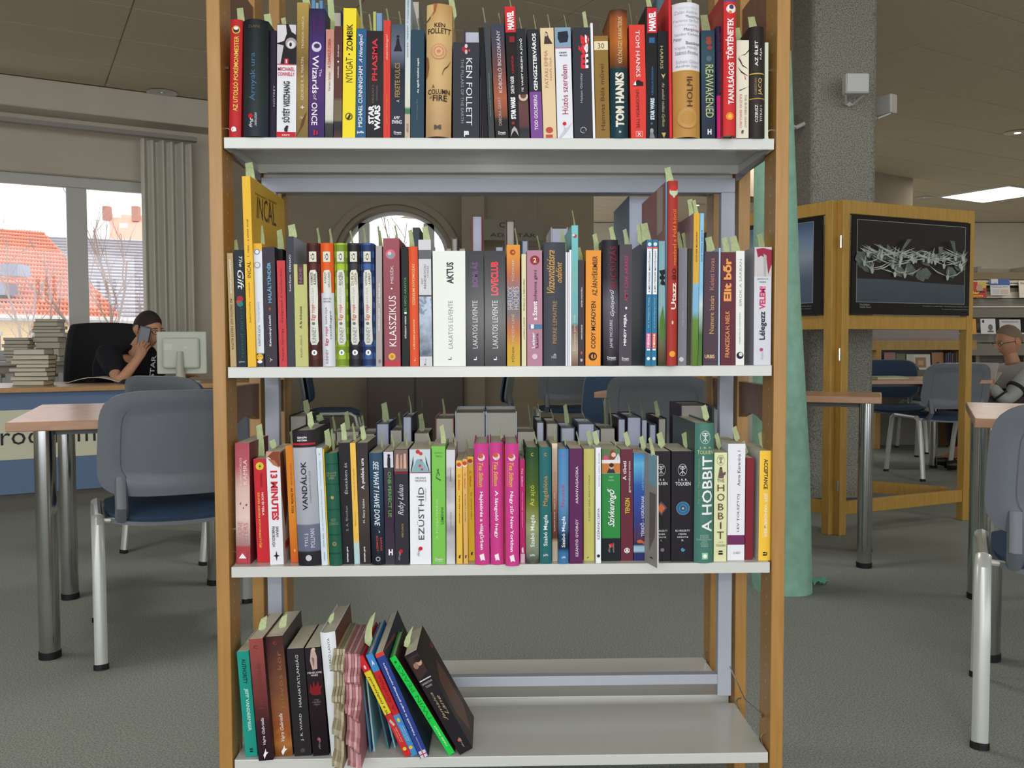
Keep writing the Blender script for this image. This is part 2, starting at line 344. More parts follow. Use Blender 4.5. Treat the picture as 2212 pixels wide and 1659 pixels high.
# sign hanging on the wall behind the rack
sg = empty('hanging_sign', P3(1108, 497, 7.62), .12); tag(sg, 'faint grey sign with CD room lettering seen above the second shelf', 'sign')
g = G(); g.box(-.27, 0, -.09, .27, .012, .09); g.build('sign_board', mat((128, 122, 106), .7), sg)
for x_ in (-.22, .22):
    g = G(); g.tube([(x_, .006, .09), (x_, .006, CZ - sg.location.z)], .0015, 5); g.build('hanging_wire', mat((90, 88, 84), .5), sg)
for s_, x0, x1, z0, z1 in (('CD-', -.12, .02, .02, .065), ('ADATTÁR', -.2, .2, -.06, -.02)):
    g = G(); vs, fs = text_mesh(s_, .01); g.add([(x0 + (x1 - x0) * x, -.002, z0 + (z1 - z0) * y) for x, y in vs], fs); g.build('sign_lettering', mat((60, 56, 52), .7), sg)
# ---------------------------------------------------------------- outside the window
g = G(); g.prism([(-60, 5.2), (-7.6, 5.2), (-2.6, 8.2), (-2.6, 11), (8, 11), (8, 70), (-60, 70)], -3.2, -3.0, axis='Z'); tag(g.build('ground', mat((120, 116, 104), .9, noise=.2, nscale=1)), kind='structure')
def facade():
    h = empty('house', P3(60, 700, 18)); h.location.z = -3.0; tag(h, 'yellow rendered house with an orange tiled hip roof outside the window', 'house')
    O = h.location
    def L(px, py, D): q = P3(px, py, D); return q - O
    a, b = L(-260, 676, 17.5), L(268, 690, 18.6)
    g = G(); g.add([(a.x, a.y, 0), (b.x, b.y, 0), (b.x, b.y, b.z), (a.x, a.y, a.z), (a.x, a.y + 6, 0), (b.x, b.y + 6, 0), (b.x, b.y + 6, b.z), (a.x, a.y + 6, a.z)], [(0, 1, 2, 3), (1, 5, 6, 2), (4, 0, 3, 7), (5, 4, 7, 6)]); g.build('wall', mat((226, 190, 132), .9), h)
    c, d = L(-260, 470, 22.5), L(92, 500, 22.5)
    g = G(); nu, nv = 150, 22
    def f(u, v):
        lo = a.lerp(b, u); hi = c.lerp(d, u); p = lo.lerp(hi, v); fr = (v * nv) % 1.0
        return (p.x, p.y - .02 * math.sin(u * nu * PI * .8), p.z + 0.03 * math.sin(u * nu * PI * .8))
    g.grid(f, nu * 2, nv)
    rf = g.build('roof', mat((238, 172, 146), .85, noise=.15, nscale=3), h)
    g = G()
    for k in range(nv):
        v = k / nv; lo, hi = a.lerp(c, v), b.lerp(d, v); g.tube([lo + Vector((0, -.05, .03)), hi + Vector((0, -.05, .03))], .03, 5)
    t = g.build('tile_courses', mat((216, 134, 108), .85), rf); t['kind'] = 'stuff'
    g = G(); g.tube([a + Vector((0, -.15, -.04)), b + Vector((0.3, -.15, -.04))], .07, 8); g.build('gutter', mat((190, 186, 180), .5), h)
    for px in (2, 345):
        pass
    for px0, px1 in ((-30, 2), (78, 104)):
        p, q = L(px0, 725, 17.45), L(px1, 800, 17.45); g = G(); g.box(p.x, p.y - .02, q.z, q.x, p.y + .03, p.z); w_ = g.build('window', mat((90, 92, 96), .2), h)
        g = G(); g.box(p.x - .06, p.y - .06, p.z, q.x + .06, p.y, p.z + .08); g.build('lintel', mat((160, 158, 150), .7), w_)
    for px, py in ((30, 600), (3, 640)):
        p = L(px, py, 19); g = G(); g.box(p.x, p.y - .5, p.z, p.x + .35, p.y, p.z + .25); g.build('roof_window', mat((120, 130, 150), .2), h)
facade()
h2 = empty('neighbouring_house', P3(300, 700, 26)); h2.location.z = -3; tag(h2, 'grey-roofed house behind the orange roof outside the window', 'house')
O = h2.location; a, b, c, d = P3(40, 700, 24) - O, P3(560, 705, 24) - O, P3(60, 508, 30) - O, P3(560, 530, 30) - O
g = G(); g.add([a, b, d, c], [(0, 1, 2, 3)]); rf = g.build('roof', mat((206, 200, 204), .8, noise=.2, nscale=3), h2)
g = G()
for k in range(26): v = k / 26; g.tube([a.lerp(c, v) + Vector((0, -.05, .03)), b.lerp(d, v) + Vector((0, -.05, .03))], .035, 5)
t = g.build('tile_courses', mat((140, 134, 140), .8), rf); t['kind'] = 'stuff'
g = G(); g.add([(a.x, a.y + .3, 0), (b.x, b.y + .3, 0), (b.x, b.y + .3, b.z), (a.x, a.y + .3, a.z)], [(0, 1, 2, 3)]); g.build('wall', mat((216, 196, 160), .9), h2)
h3 = empty('distant_house', P3(260, 540, 48)); tag(h3, 'small distant house with two chimneys against the sky', 'house'); O = h3.location
a, b, c, d = [P3(x, y, D) - O for x, y, D in ((236, 532, 48), (340, 540, 48), (222, 462, 52), (340, 466, 52))]
g = G(); g.add([a, b, d, c], [(0, 1, 2, 3)]); g.build('roof', mat((238, 166, 142), .85), h3)
a, b, c, d = [P3(x, y, D) - O for x, y, D in ((196, 540, 48.2), (238, 540, 48.2), (236, 478, 48.2), (204, 474, 48.2))]
g = G(); g.add([a, b, c, d], [(0, 1, 2, 3)]); g.build('gable_wall', mat((226, 224, 226), .9), h3)
a, b = P3(206, 540, 48.4) - O, P3(340, 540, 48.4) - O; g = G(); g.box(a.x, a.y, -3.0 - O.z, b.x, a.y + 4, a.z + .05); g.build('wall', mat((214, 206, 200), .9), h3)
for px in (221, 284):
    p = P3(px, 466, 51) - O; g = G(); g.box(p.x, p.y, p.z - .3, p.x + .38, p.y + .4, p.z + .55); g.build('chimney', mat((180, 130, 114), .9), h3)
for px, py in ((258, 492), (244, 470)):
    p = P3(px, py, 49) - O; g = G(); g.box(p.x, p.y, p.z, p.x + .4, p.y + .1, p.z + .25); g.build('roof_window', mat((226, 228, 232), .3), h3)
def tree(px, D, px_top, py_top, seed, lab):
    rnd = random.Random(seed); base = P3(px, 800, D); base.z = -2.0
    t = empty('bare_tree', base); tag(t, lab, 'tree', 'bare trees outside the windows'); g = G(); gt = G()
    top = P3(px_top, py_top, D) - base
    def br(p, d, ln, r, lev):
        q = p; pts = [p]
        for _ in range(4):
            d = (d + Vector((rnd.uniform(-.22, .22), rnd.uniform(-.22, .22), rnd.uniform(-.05, .16)))).normalized(); q = q + d * ln / 4; pts.append(q)
        (g if lev == 0 else gt).tube(pts, [r * (1 - .13 * i) for i in range(5)], 5)
        if lev < 4:
            for k in range(3 if lev else 5):
                pp = pts[1 + (k % 4)] if lev else pts[1 + k % 4]
                br(pp, (d + Vector((rnd.uniform(-.9, .9), rnd.uniform(-.5, .5), rnd.uniform(-.1, .8)))).normalized(), ln * rnd.uniform(.45, .7), r * .5, lev + 1)
    br(Vector((0, 0, 0)), top.normalized(), top.length * .62, .045, 0)
    bark = mat((150, 128, 120), .9); g.build('trunk', bark, t)
    b_ = gt.build('branches', bark, t); b_['kind'] = 'stuff'
tree(125, 11, 112, 520, 3, 'bare multi-stemmed tree before the orange roof'); tree(150, 11.5, 140, 520, 5, 'bare tree close to the window mullion'); tree(232, 12, 238, 500, 8, 'bare twiggy tree before the grey roof'); tree(215, 12.5, 262, 540, 11, 'second bare tree before the grey roof, leaning'); tree(820, 13, 838, 420, 14, 'bare tree seen through the round-headed window'); tree(900, 13.5, 880, 430, 17, 'another bare tree in the round-headed window')
# ================================================================ the double-sided library rack
BEECH = wood('varnished_beech', (164, 116, 50), (180, 131, 62), (14, 14, 0.8), 0.38)
BEECHD = wood('varnished_beech_panel', (112, 74, 50), (128, 86, 60), (5, 5, 1.2), 0.4)
STEEL = mat((204, 205, 200), 0.32, 0.0, 0.5, 'white_lacquered_steel', coat=0.3)
STEELB = mat((172, 177, 190), 0.4, 0.0, 0.5, 'pale_grey_lacquered_steel')
CHROME = mat((205, 205, 205), 0.15, 1.0, 0.5, 'chrome')
RUB = mat((22, 20, 22), 0.6, 0, 0.3, 'black_rubber')
ZS = {1: 1.3124, 2: 0.9130, 3: 0.5583, 4: 0.2091}
TH = 0.0192
rack = empty('library_rack', (0, 0, 0))
tag(rack, 'tall double-sided library rack with beech posts and white steel shelves full of books', 'bookcase')
XI, XO = 0.4849, 0.5088
for s in (-1, 1):
    for (ya, yb_) in ((0.0, 0.066), (0.232, 0.292), (0.440, 0.500)):
        g = G(); a, b = sorted((s * XI, s * XO)); g.box(a, ya, 0.0, b, yb_, 2.02)
        post = g.build('post', BEECH, rack, bevel=0.002)
        if ya < 0.01 or ya > 0.4:
            g = G(); n = 0                                   # row of drilled holes with their metal sleeves
            for k in range(58):
                z = 0.14 + k * 0.0317; x = s * (XI - 0.0003); y = ya + (0.028 if ya < 0.01 else 0.03)
                g.add([(x, y + 0.0016 * math.cos(t * PI / 3), z + 0.0028 * math.sin(t * PI / 3)) for t in range(6)], [tuple(range(6))])
            h = g.build('peg_sleeves', mat((222, 205, 175), 0.4), post, label='small pale peg sleeves down the inner face'); h['kind'] = 'stuff'
    for (ya, yb_) in ((0.066, 0.232), (0.292, 0.440)):
        g = G(); a, b = sorted((s * (XI + 0.004), s * (XO - 0.004)))
        pts = [(ya, 0.874), (yb_, 0.874)]                     # rail with an arched lower edge
        for t in range(9):
            u = t / 8; pts.append((yb_ + (ya - yb_) * u, 0.802 - 0.014 * math.sin(PI * u) * -1))
        g.prism(pts, a, b, axis='X'); g.build('side_rail', BEECHD, rack)
        g = G(); g.box(a, ya, 1.30, b, yb_, 1.622); g.build('end_panel', BEECHD, rack)
def steel_shelf(z, y0, y1, lip, name='shelf'):
    g = G(); X = 0.4815
    g.box(-X, y0, z - 0.0016, X, y1, z)
    g.box(-X, y0, z - TH, X, y0 + 0.0016, z - 0.0008); g.box(-X, y1 - 0.0016, z - TH, X, y1, z - 0.0008)
    g.box(-X, y0 + 0.0016, z - TH, -X + 0.0016, y1 - 0.0016, z - 0.0017); g.box(X - 0.0016, y0 + 0.0016, z - TH, X, y1 - 0.0016, z - 0.0017)
    # folded-in returns of the lips, seen from below
    g.box(-X + 0.02, y0 + 0.0016, z - TH, X - 0.02, y0 + 0.012, z - TH + 0.0014); g.box(-X + 0.02, y1 - 0.012, z - TH, X - 0.02, y1 - 0.0016, z - TH + 0.0014)
    sh = g.build(name, STEEL, rack, bevel=0.0012, seg=2)
    for s in (-1, 1):
        for yy in (y0 + 0.028, y1 - 0.03):
            xe = s * 0.4835
            c = G(); c.tube([(xe, yy, z - 0.004), (xe - s * 0.004, yy, z + 0.006), (xe - s * 0.006, yy, z + 0.016), (xe - s * 0.003, yy, z + 0.021), (xe + s * 0.004, yy, z + 0.022)], 0.0016, 7)
            c.build('shelf_clip', CHROME, sh, smooth=True, label='bent chrome wire clip')
    return sh
for r_ in (1, 2, 3, 4):
    steel_shelf(ZS[r_], 0.0, 0.222, TH)
    steel_shelf(ZS[r_], 0.266, 0.488, TH)
for s in (-1, 1):                                            # sloping steel brackets under the top shelf
    g = G(); x = s * 0.478
    g.prism([(0.03, ZS[1] - TH), (0.222, ZS[1] - TH), (0.222, ZS[1] - TH - 0.014), (0.2, ZS[1] - TH - 0.016), (0.06, ZS[1] - TH - 0.005)], min(x, x - s * 0.002), max(x, x - s * 0.002), axis='X')
    g.build('shelf_bracket', mat((150, 152, 158), 0.3, 0.6), rack)
# rectangular steel frame between the two sides
fx, fy0, fy1 = 0.476, 0.226, 0.246; fz0, fz1 = 0.222, 1.286
g = G(); g.box(-fx, fy0, fz1 - 0.029, fx, fy1, fz1); g.build('divider_rail', STEELB, rack, bevel=0.0015)
g = G(); g.box(-fx + 0.0285, fy0, 0.247, fx - 0.0285, fy1, 0.268); g.build('divider_rail', STEELB, rack, bevel=0.0015)
for s in (-1, 1):
    g = G(); a, b = sorted((s * fx, s * (fx - 0.0285))); g.box(a, fy0, fz0, b, fy1, fz1 - 0.029); g.build('divider_upright', STEELB, rack, bevel=0.0015)
# tie wire at the lower end
for s in (1,):
    g = G(); g.tube([(s * 0.472, 0.225, 0.285), (s * 0.476, 0.13, 0.255), (s * 0.4835, 0.035, 0.262)], 0.0011, 6); g.build('tie_wire', CHROME, rack, smooth=True)
    g = G(); g.tube([(s * 0.484, 0.036, 0.262), (s * 0.476, 0.03, 0.263)], 0.003, 8); g.build('wire_peg', CHROME, rack, smooth=True)
for s in (-1, 1):
    for z in (1.44, 0.62):
        g = G(); g.tube([(s * 0.4848, 0.03, z), (s * 0.479, 0.03, z)], 0.0028, 8); g.build('wire_peg', CHROME, rack, smooth=True)
# ================================================================ books
YB = {1: 303, 2: 788, 3: 1219, 4: 1636}
YF = {1: 0.004, 2: 0.004, 3: 0.020, 4: 0.010}
SHN = {1: 'top shelf', 2: 'second shelf', 3: 'third shelf', 4: 'lowest shelf'}
REG = {1: [], 2: [], 3: [], 4: []}
PAGES = mat((214, 208, 186), 0.75, 0, 0.2, 'paper_edges', noise=0.06, nscale=300)
PAGEW = mat((196, 202, 222), 0.75, 0, 0.2, 'white_paper_edges', noise=0.05, nscale=300)
PAGEG = mat((190, 184, 172), 0.8, 0, 0.2, 'grey_paper_edges', noise=0.05, nscale=300)
SLIP = mat((184, 198, 146), 0.7, 0, 0.2, 'green_paper_slip', noise=0.1, nscale=200)
WH = (238, 238, 240); BK = (22, 20, 24)
def T(s, ya, yb, u0, u1, c=WH, d='u', b=0.0, sh=0.0): return ('T', s, ya, yb, u0, u1, c, d, b, sh)
def R(ya, yb, c, u0=0.0, u1=1.0): return ('R', ya, yb, u0, u1, c)
def D(yc, uc, r, c, sx=1.0): return ('D', yc, uc, r, c, sx)
def Pg(pts, c): return ('P', pts, c)
LAM = dict(rough=0.32, spec=0.5)
def strips(vs, fs, n=12):
    """cut print into narrow strips so that it follows a rounded spine"""
    ov = []; of = []
    def clip(P, a, sgn):
        out = []
        for i in range(len(P)):
            p, q = P[i - 1], P[i]; ip, iq = (p[0] - a) * sgn >= 0, (q[0] - a) * sgn >= 0
            if ip != iq: t = (a - p[0]) / (q[0] - p[0]); out.append((a, p[1] + t * (q[1] - p[1])))
            if iq: out.append(q)
        return out
    for f in fs:
        P = [vs[i] for i in f]; lo = int(math.floor(min(p[0] for p in P) * n + 1e-6)); hi = int(math.ceil(max(p[0] for p in P) * n - 1e-6))
        for k in range(lo, max(hi, lo + 1)):
            Q = P if hi - lo <= 1 else clip(clip(P, k / n, 1), (k + 1) / n, -1)
            if len(Q) > 2: of.append(tuple(range(len(ov), len(ov) + len(Q)))); ov += Q
    return ov, of
def bk(row, xbl, xbr, xtl, xtr, yt, col, desc, dec=(), r=0.0, yb=None, Y=None, dep=0.132, hard=False, rough=0.45, pages=None, rz=0.0, noise=0.0, ns=40, side=(), flip=False, full=False, zb=None, grp=None, slipok=True, coat=0.0):
    yb = yb or YB[row]; Y = YF[row] if Y is None else Y
    z = ZS[row] if zb is None else zb
    pb = U((xbl + xbr) / 2, yb, Y); pt = U((xtl + xtr) / 2, yt, Y)
    k = (pb - CAM).dot(_fw) / F_PX
    ww = 0.5 * ((xbr - xbl) + (xtr - xtl)) * k * 0.985
    ax = Vector((pt.x - pb.x, 0, pt.z - z)); h = ax.length; lean = math.atan2(ax.x, ax.z)
    ww *= math.cos(lean) if abs(lean) > 0.2 else 1
    loc = Vector((pb.x, Y, z + abs(math.sin(lean)) * ww / 2 + 0.0002))
    root = empty('hardback_book' if hard or r > 0.002 else 'paperback_book', loc, rz, lean)
    tag(root, desc + (' on the ' + SHN[row] if not full else ''), 'book', grp or ('books on the ' + SHN[row]))
    M = Matrix.Translation(loc) @ root.rotation_euler.to_matrix().to_4x4(); Mi = M.inverted()
    hw = ww / 2; t = 0.0022 if hard else 0.0006
    t = min(t, hw * 0.3); ins = 0.003 if hard else 0.0004
    arc = []
    n = 8 if r > 0.0005 else 1
    for i in range(n + 1):
        u = i / n; q = 2 * u - 1; arc.append((-hw + ww * u, -r * (1 - q * q) - (0.0 if r < 0.0005 else 0)))
    bul = lambda u: -r * (1 - (2 * u - 1) ** 2)
    S_ = -1 if flip else 1
    out = [(-hw, dep)] + arc + [(hw, dep)]
    inn = [(hw - t, dep)] + [(max(-hw + t, min(hw - t, x)), y + t) for x, y in reversed(arc)] + [(-hw + t, dep)]
    poly = out + inn
    if flip: poly = [(x, dep - y) for x, y in reversed(poly)]
    g = G(); g.prism(poly, 0, h, axis='Z')
    cv = g.build('cover', mat(col, rough, 0, 0.16, noise=noise, nscale=ns, coat=coat), root, smooth=r > 0.0005)
    g = G(); y0, y1 = (0.004 if r < 0.003 else 0.002), dep - (0.003 if hard else 0.0003)
    if flip: y0, y1 = (0.003 if hard else 0.0003), dep - 0.004
    g.box(-hw + t, y0, ins, hw - t, y1, h - ins)
    g.build('page_block', pages or PAGES, root)
    g = G(); lay = 0
    def put(fn, vs, fs, c, lay):
        if r > 0.0005: vs, fs = strips(vs, fs)
        pts = []
        for u, v in vs:
            x, y, zz = fn(u, v); pts.append((x, y, zz))
        g.add(pts, fs, c if not isinstance(c, tuple) else mat(c, rough, 0, 0.16))
    V = lambda y: (yb - y) / float(yb - yt) * h
    for it in dec:
        lay += 1; off = 0.0003 + 0.00013 * lay + r * 0.012
        fn = lambda u, v: (-hw + ww * u, bul(u) - off, v)
        if it[0] == 'T':
            _, s_, ya, y2, u0, u1, c, d, b_, sh_ = it; vs, fs = text_mesh(s_, b_, sh_)
            va, vb = V(ya), V(y2)
            if d == 'u': q = [(u1 - (u1 - u0) * y, va + (vb - va) * x) for x, y in vs]       # ya is the lower end
            elif d == 'd': q = [(u0 + (u1 - u0) * y, va + (vb - va) * x) for x, y in vs]     # ya is the upper end
            else: q = [(u0 + (u1 - u0) * x, min(va, vb) + abs(vb - va) * y) for x, y in vs]
            put(fn, q, fs, c, lay)
        elif it[0] == 'R':
            _, ya, y2, u0, u1, c = it; va, vb = sorted((V(ya), V(y2))); va = max(0.0, va); vb = min(h, vb); m = 8 if r > 0.0005 else 1
            vs = []; fs = []
            for i in range(m + 1): u = u0 + (u1 - u0) * i / m; vs += [(u, va), (u, vb)]
            for i in range(m): fs.append((2 * i, 2 * i + 2, 2 * i + 3, 2 * i + 1))
            put(fn, vs, fs, c, lay)
        elif it[0] == 'D':
            _, yc, uc, rp, c, sx = it; rr = rp * k; vc = V(yc)
            put(fn, [(uc + rr * sx * math.cos(a * PI / 10) / ww, vc + rr * math.sin(a * PI / 10)) for a in range(20)], [tuple(range(20))], c, lay)
        elif it[0] == 'P':
            _, pts, c = it; put(fn, [(u, V(y)) for u, y in pts], [tuple(range(len(pts)))], c, lay)
    if g.v: g.build('spine_print', None, root)
    if side:
        for sd in 'LR':
            sg = G(); lay = 0; any_ = False
            for it in side:
                if it[0] != sd: continue
                any_ = True; lay += 1
                xs = (-hw - 0.0003 - 0.0001 * lay) if sd == 'L' else (hw + 0.0003 + 0.0001 * lay)
                o_ = Mi @ CAM
                def hit(px, py):
                    dd = Mi.to_3x3() @ ray(px, py); tt = (xs - o_.x) / dd.x; p = o_ + dd * tt
                    return (xs, min(max(p.y, 0.0005), dep), min(max(p.z, 0), h))
                if it[1] == 'P': sg.add([hit(*p) for p in it[2]], [tuple(range(len(it[2])))], mat(it[3], rough))
                elif it[1] == 'A': sg.add([(xs, 0, 0), (xs, dep, 0), (xs, dep, h), (xs, 0, h)], [(0, 1, 2, 3)], mat(it[2], rough, noise=noise, nscale=ns))
                else:
                    vs, fs = text_mesh(it[2]); (ax_, ay_), (bx_, by_), (cx_, cy_), (dx_, dy_) = it[3]
                    sg.add([hit((1 - y) * ((1 - x) * ax_ + x * bx_) + y * ((1 - x) * dx_ + x * cx_), (1 - y) * ((1 - x) * ay_ + x * by_) + y * ((1 - x) * dy_ + x * cy_)) for x, y in vs], fs, mat(it[4], rough))
            if any_: sg.build('cover_print', None, root)
    if slipok: REG[row].append((root, Mi, xtl, xtr, yt, h, Y, ww, dep))
    return root
def slip(row, xt, yt, yb_, wpx, bend=None, xb=None):
    """a green paper slip sticking out of the book below it"""
    best = min(REG[row], key=lambda q: (0 if q[2] - 2 <= (xb or xt) <= q[3] + 4 else 40) + abs(q[4] - yb_) * 0.7 + abs((q[2] + q[3]) / 2 - (xb or xt)) * 0.5)
    root, Mi, xtl, xtr, byt, h, Y, ww, dep = best
    yy = Y + min(0.05, dep * 0.4); B = U(xb if xb is not None else xt, yb_, yy); Tt = U(xt, yt, yy)
    k = (B - CAM).dot(_fw) / F_PX; wd = max(0.006, wpx * k)
    b0 = Mi @ B; t0 = Mi @ Tt
    zb = h - 0.02; wd *= 1.15; g = G(); vs = []; fs = []; nseg = 7
    top = max(t0.z, h + 0.006); side = t0.x - b0.x
    xx0 = max(-ww / 2 + 0.001, min(ww / 2 - 0.001, b0.x))
    edge = wpx < 10
    for i in range(nseg + 1):
        q = i / nseg; z = zb + (top - zb) * q; e = max(0.0, (z - h) / max(1e-4, top - h))
        x = xx0 + (side + 0.003 * (1 if side >= 0 else -1)) * e * e * 0.9
        an = (1.0 if edge else 0.25) + e * 0.25
        dx = wd / 2 * math.cos(an) * (1 - 0.2 * e); dy = wd / 2 * math.sin(an) + 0.002
        if z <= h: dx = min(dx, ww * 0.3) * 0.3
        vs += [(x - dx, b0.y - dy * 0.6 + 0.006 * e, z), (x + dx, b0.y + dy * 0.6 + 0.006 * e, z + (0.004 if i == nseg else 0))]
    for i in range(nseg): fs.append((2 * i, 2 * i + 1, 2 * i + 3, 2 * i + 2))
    g.add(vs, fs)
    g.build('paper_slip', SLIP, root)
FS = lambda y, c=WH: [D(y, 0.45, 4.2, (205, 30, 40)), T('fing', y + 24, y + 6, 0.3, 0.55, c, 'u', 0, 0.3), T('selection', y + 24, y + 7, 0.58, 0.75, c, 'u', 0, 0.3)]
DV = lambda y0, c=(225, 225, 228): [T('Dream', y0, y0 + 5.5, 0.22, 0.78, c, 'h', 0.02), T('válogatás', y0 + 6, y0 + 9, 0.22, 0.78, c, 'h')]
# ---------------- top shelf
bk(1, 494, 521, 499.5, 524, 44, (196, 36, 42), 'slim red hardback with yellow capitals, first at the wooden post', [D(67, .5, 8.5, (225, 190, 70)), D(67, .5, 6.3, (74, 40, 46)), D(64, .5, 3.4, WH, 1.4), T('AZ UTOLSÓ POKÉMONMESTER', 246, 81, .28, .74, (232, 206, 70), b=.012), D(286, .45, 5.5, WH), D(287, .45, 3, (150, 40, 50)), Pg([(.3, 292), (.5, 281), (.7, 290)], WH)], r=.004, hard=True)
bk(1, 525, 580, 527, 580, 47, [(0, (40, 46, 62)), (.25, (40, 50, 52)), (.6, (34, 44, 44)), (1, (26, 34, 38))], 'thick green-black hardback with dim blue title', [T('CLARE', 66, 60, .25, .72, (112, 104, 40), 'h'), T('Árnyak ura', 226, 121, .28, .6, (64, 112, 158)), D(259, .36, 5, (225, 20, 24)), T('fing', 285, 263, .3, .48, WH, 'u', 0, .4), T('selection', 281, 252, .5, .62, (200, 205, 210), 'u', 0, .4)], r=.013, hard=True, dep=.15, noise=.3, ns=20)
bk(1, 582, 596, 584, 596.5, 66, (34, 20, 48), 'narrow black-purple paperback wedged behind the thick dark hardback', [T('NÖTREY', 232, 186, .5, .85, (170, 165, 190))], Y=.012)
bk(1, 597.5, 639.5, 599, 641, 53, (226, 226, 232), 'white paperback with a dark photo head and red foot', [R(53, 141, (24, 20, 26)), Pg([(0, 55), (.45, 54), (.5, 74), (.36, 90), (0, 95)], (212, 208, 214)), Pg([(0, 141), (.18, 141), (.34, 100), (.0, 97)], (196, 192, 198)), Pg([(.6, 54), (.97, 54), (.97, 76), (.75, 70)], (206, 202, 208)), D(95, .72, 12, (170, 150, 158)), D(98, .72, 8.5, (216, 214, 218)), D(98, .7, 4.5, BK, .6), R(129, 141, (204, 34, 52), .38, .6), T('1', 139, 131, .46, .52, WH, 'h'), R(141, 142.6, (210, 40, 60)), T('MICHAEL', 156, 148, .05, .92, (204, 44, 66), 'h', .015), T('CONNELLY', 167, 159, .05, .92, (204, 44, 66), 'h', .015), T('SÖTÉT VISSZHANG', 270, 179, .27, .68, (24, 30, 50), 'u', .02), Pg([(.42, 290), (.4, 284), (.5, 277), (.62, 277), (.58, 284), (.56, 291)], BK), R(291, 302.5, (200, 26, 40)), T('KRIMI', 300, 296, .3, .68, WH, 'h')])
bk(1, 640.5, 665.5, 642, 667, 6, [(0, (128, 100, 52)), (.35, (156, 128, 66)), (.55, (120, 92, 44)), (1, (176, 146, 66))], 'tall ochre-gold paperback of a fantasy series lettered TRÓNOK HARCA', [T('TRÓNOK HARCA', 107, 36, .36, .6, (222, 206, 166)), T('GEORGE R. R. MARTIN', 220, 126, .36, .6, (222, 206, 166)), R(232, 240, WH, .46, .52), R(235.3, 236.8, WH, .34, .66), T('IV.', 262, 256, .3, .68, (224, 208, 170), 'h'), Pg([(0, 300), (.3, 282), (.5, 262), (.9, 245), (.6, 275)], (98, 62, 26))], noise=.25, ns=14)
bk(1, 666.5, 700.5, 668.5, 702, 19, [(0, (52, 30, 96)), (.4, (78, 42, 110)), (.7, (62, 36, 112)), (1, (30, 22, 62))], 'purple paperback with a pale moon and wizard title', [T('CRESSIDA', 30, 80, .66, .84, (98, 30, 76), 'd'), T('COWELL', 30, 78, .2, .38, (98, 30, 76), 'd'), D(103, .48, 11, (206, 198, 222), .95), D(101, .5, 5, (60, 40, 90), 1.3), T('The', 152, 168, .66, .82, (232, 222, 236), 'd'), T('Wizards', 122, 206, .22, .62, (236, 226, 236), 'd', .012), T('of', 208, 220, .3, .5, (226, 216, 230), 'd'), T('ONCE', 226, 276, .18, .56, (236, 224, 232), 'd', .012), R(286, 298, (196, 24, 50), .32, .42), R(288, 297, (196, 24, 50), .5, .6)], noise=.3, ns=30)
bk(1, 702, 719.5, 704, 722, 64, [(0, (46, 46, 48)), (.13, (58, 62, 60)), (.17, (208, 208, 196)), (.5, (222, 218, 208)), (.8, (200, 140, 126)), (1, (196, 132, 118))], 'narrow pink and white paperback with red title and dark grass', [T('Veress István', 200, 158, .3, .62, (176, 60, 58)), T('A CSAHOLÓ CSIRIA', 149, 84, .18, .62, (178, 54, 52), 'u', .02)])
bk(1, 721, 738, 722.5, 740, 57, [(0, (90, 50, 48)), (.08, (40, 36, 44)), (.14, (44, 42, 48)), (.16, (120, 104, 82)), (.33, (112, 98, 76)), (.36, (92, 52, 44)), (1, (86, 44, 38))], 'narrow brown paperback with tiny white author lines', [T('Csikhatlla', 171, 145, .4, .58, WH), D(135, .5, 1.8, WH), T('Endik hozó', 124, 98, .4, .58, WH)])
bk(1, 739.5, 767.5, 742, 770, 18, (246, 222, 34), 'bright yellow paperback with black hand-drawn title', [T('NYUGAT', 181, 126, .22, .76, (60, 52, 22)), D(119, .48, 1.8, BK), T('ZOMBIK', 112, 53, .26, .74, (48, 40, 20), 'u', .012), D(256, .5, 8, (110, 96, 30)), D(256, .5, 5.5, (246, 222, 34)), Pg([(.32, 262), (.55, 250), (.66, 254), (.5, 264)], (50, 44, 24))])
bk(1, 768.5, 790, 771, 792, 62, (38, 92, 138), 'blue paperback with white capitals and script beside the yellow one', [T('MICHAEL CUNNINGHAM', 279, 145, .22, .64, WH, 'u', .01), T('A Hóerálynő', 137, 74, .2, .72, WH, 'u', .012, .35), T('jaffa', 288, 294, .1, .84, WH, 'h', .03)])
bk(1, 791, 827, 792.5, 829, 67, [(0, (30, 26, 34)), (.4, (40, 34, 36)), (1, (32, 24, 28))], 'black space-saga paperback with wide-set red title', [T('PHASMA', 177, 84, .32, .64, (222, 44, 58), 'u', .02), T('DELILAH S.', 226, 185, .34, .44, (120, 112, 112)), T('DAWSON', 220, 188, .58, .68, (120, 112, 112)), T('STAR', 273, 231, .12, .46, WH, 'u', .045), T('WARS', 286, 231, .48, .84, WH, 'u', .045)])
bk(1, 828, 843, 828.5, 844, 44, (222, 56, 44), 'thin orange-red paperback with white script title', [T('akatarodabogyó?', 131, 75, .3, .7, (238, 196, 180), 'u', 0, .35), T('Balogh Éva · Csontos Magdolna', 272, 208, .4, .6, (236, 160, 60))])
bk(1, 844.5, 873.5, 845, 874.5, 53, [(0, (30, 30, 46)), (.2, (40, 46, 66)), (.6, (28, 34, 44)), (.75, (98, 106, 130)), (.9, (82, 94, 108)), (1, (64, 78, 96))], 'dark slate paperback with a woman in a black gown', [D(80, .5, 3.2, (30, 22, 36)), Pg([(.42, 84), (.58, 84), (.66, 98), (.84, 112), (.18, 112), (.36, 98)], (30, 20, 40)), T('FEKETE KULCS', 213, 137, .28, .66, (172, 138, 76), 'u', .012), T('A', 224, 219, .4, .62, (226, 226, 226)), T('AMY', 262, 255, .2, .66, WH, 'h', .012), T('EWING', 272, 264, .08, .8, WH, 'h', .012)] + DV(288))
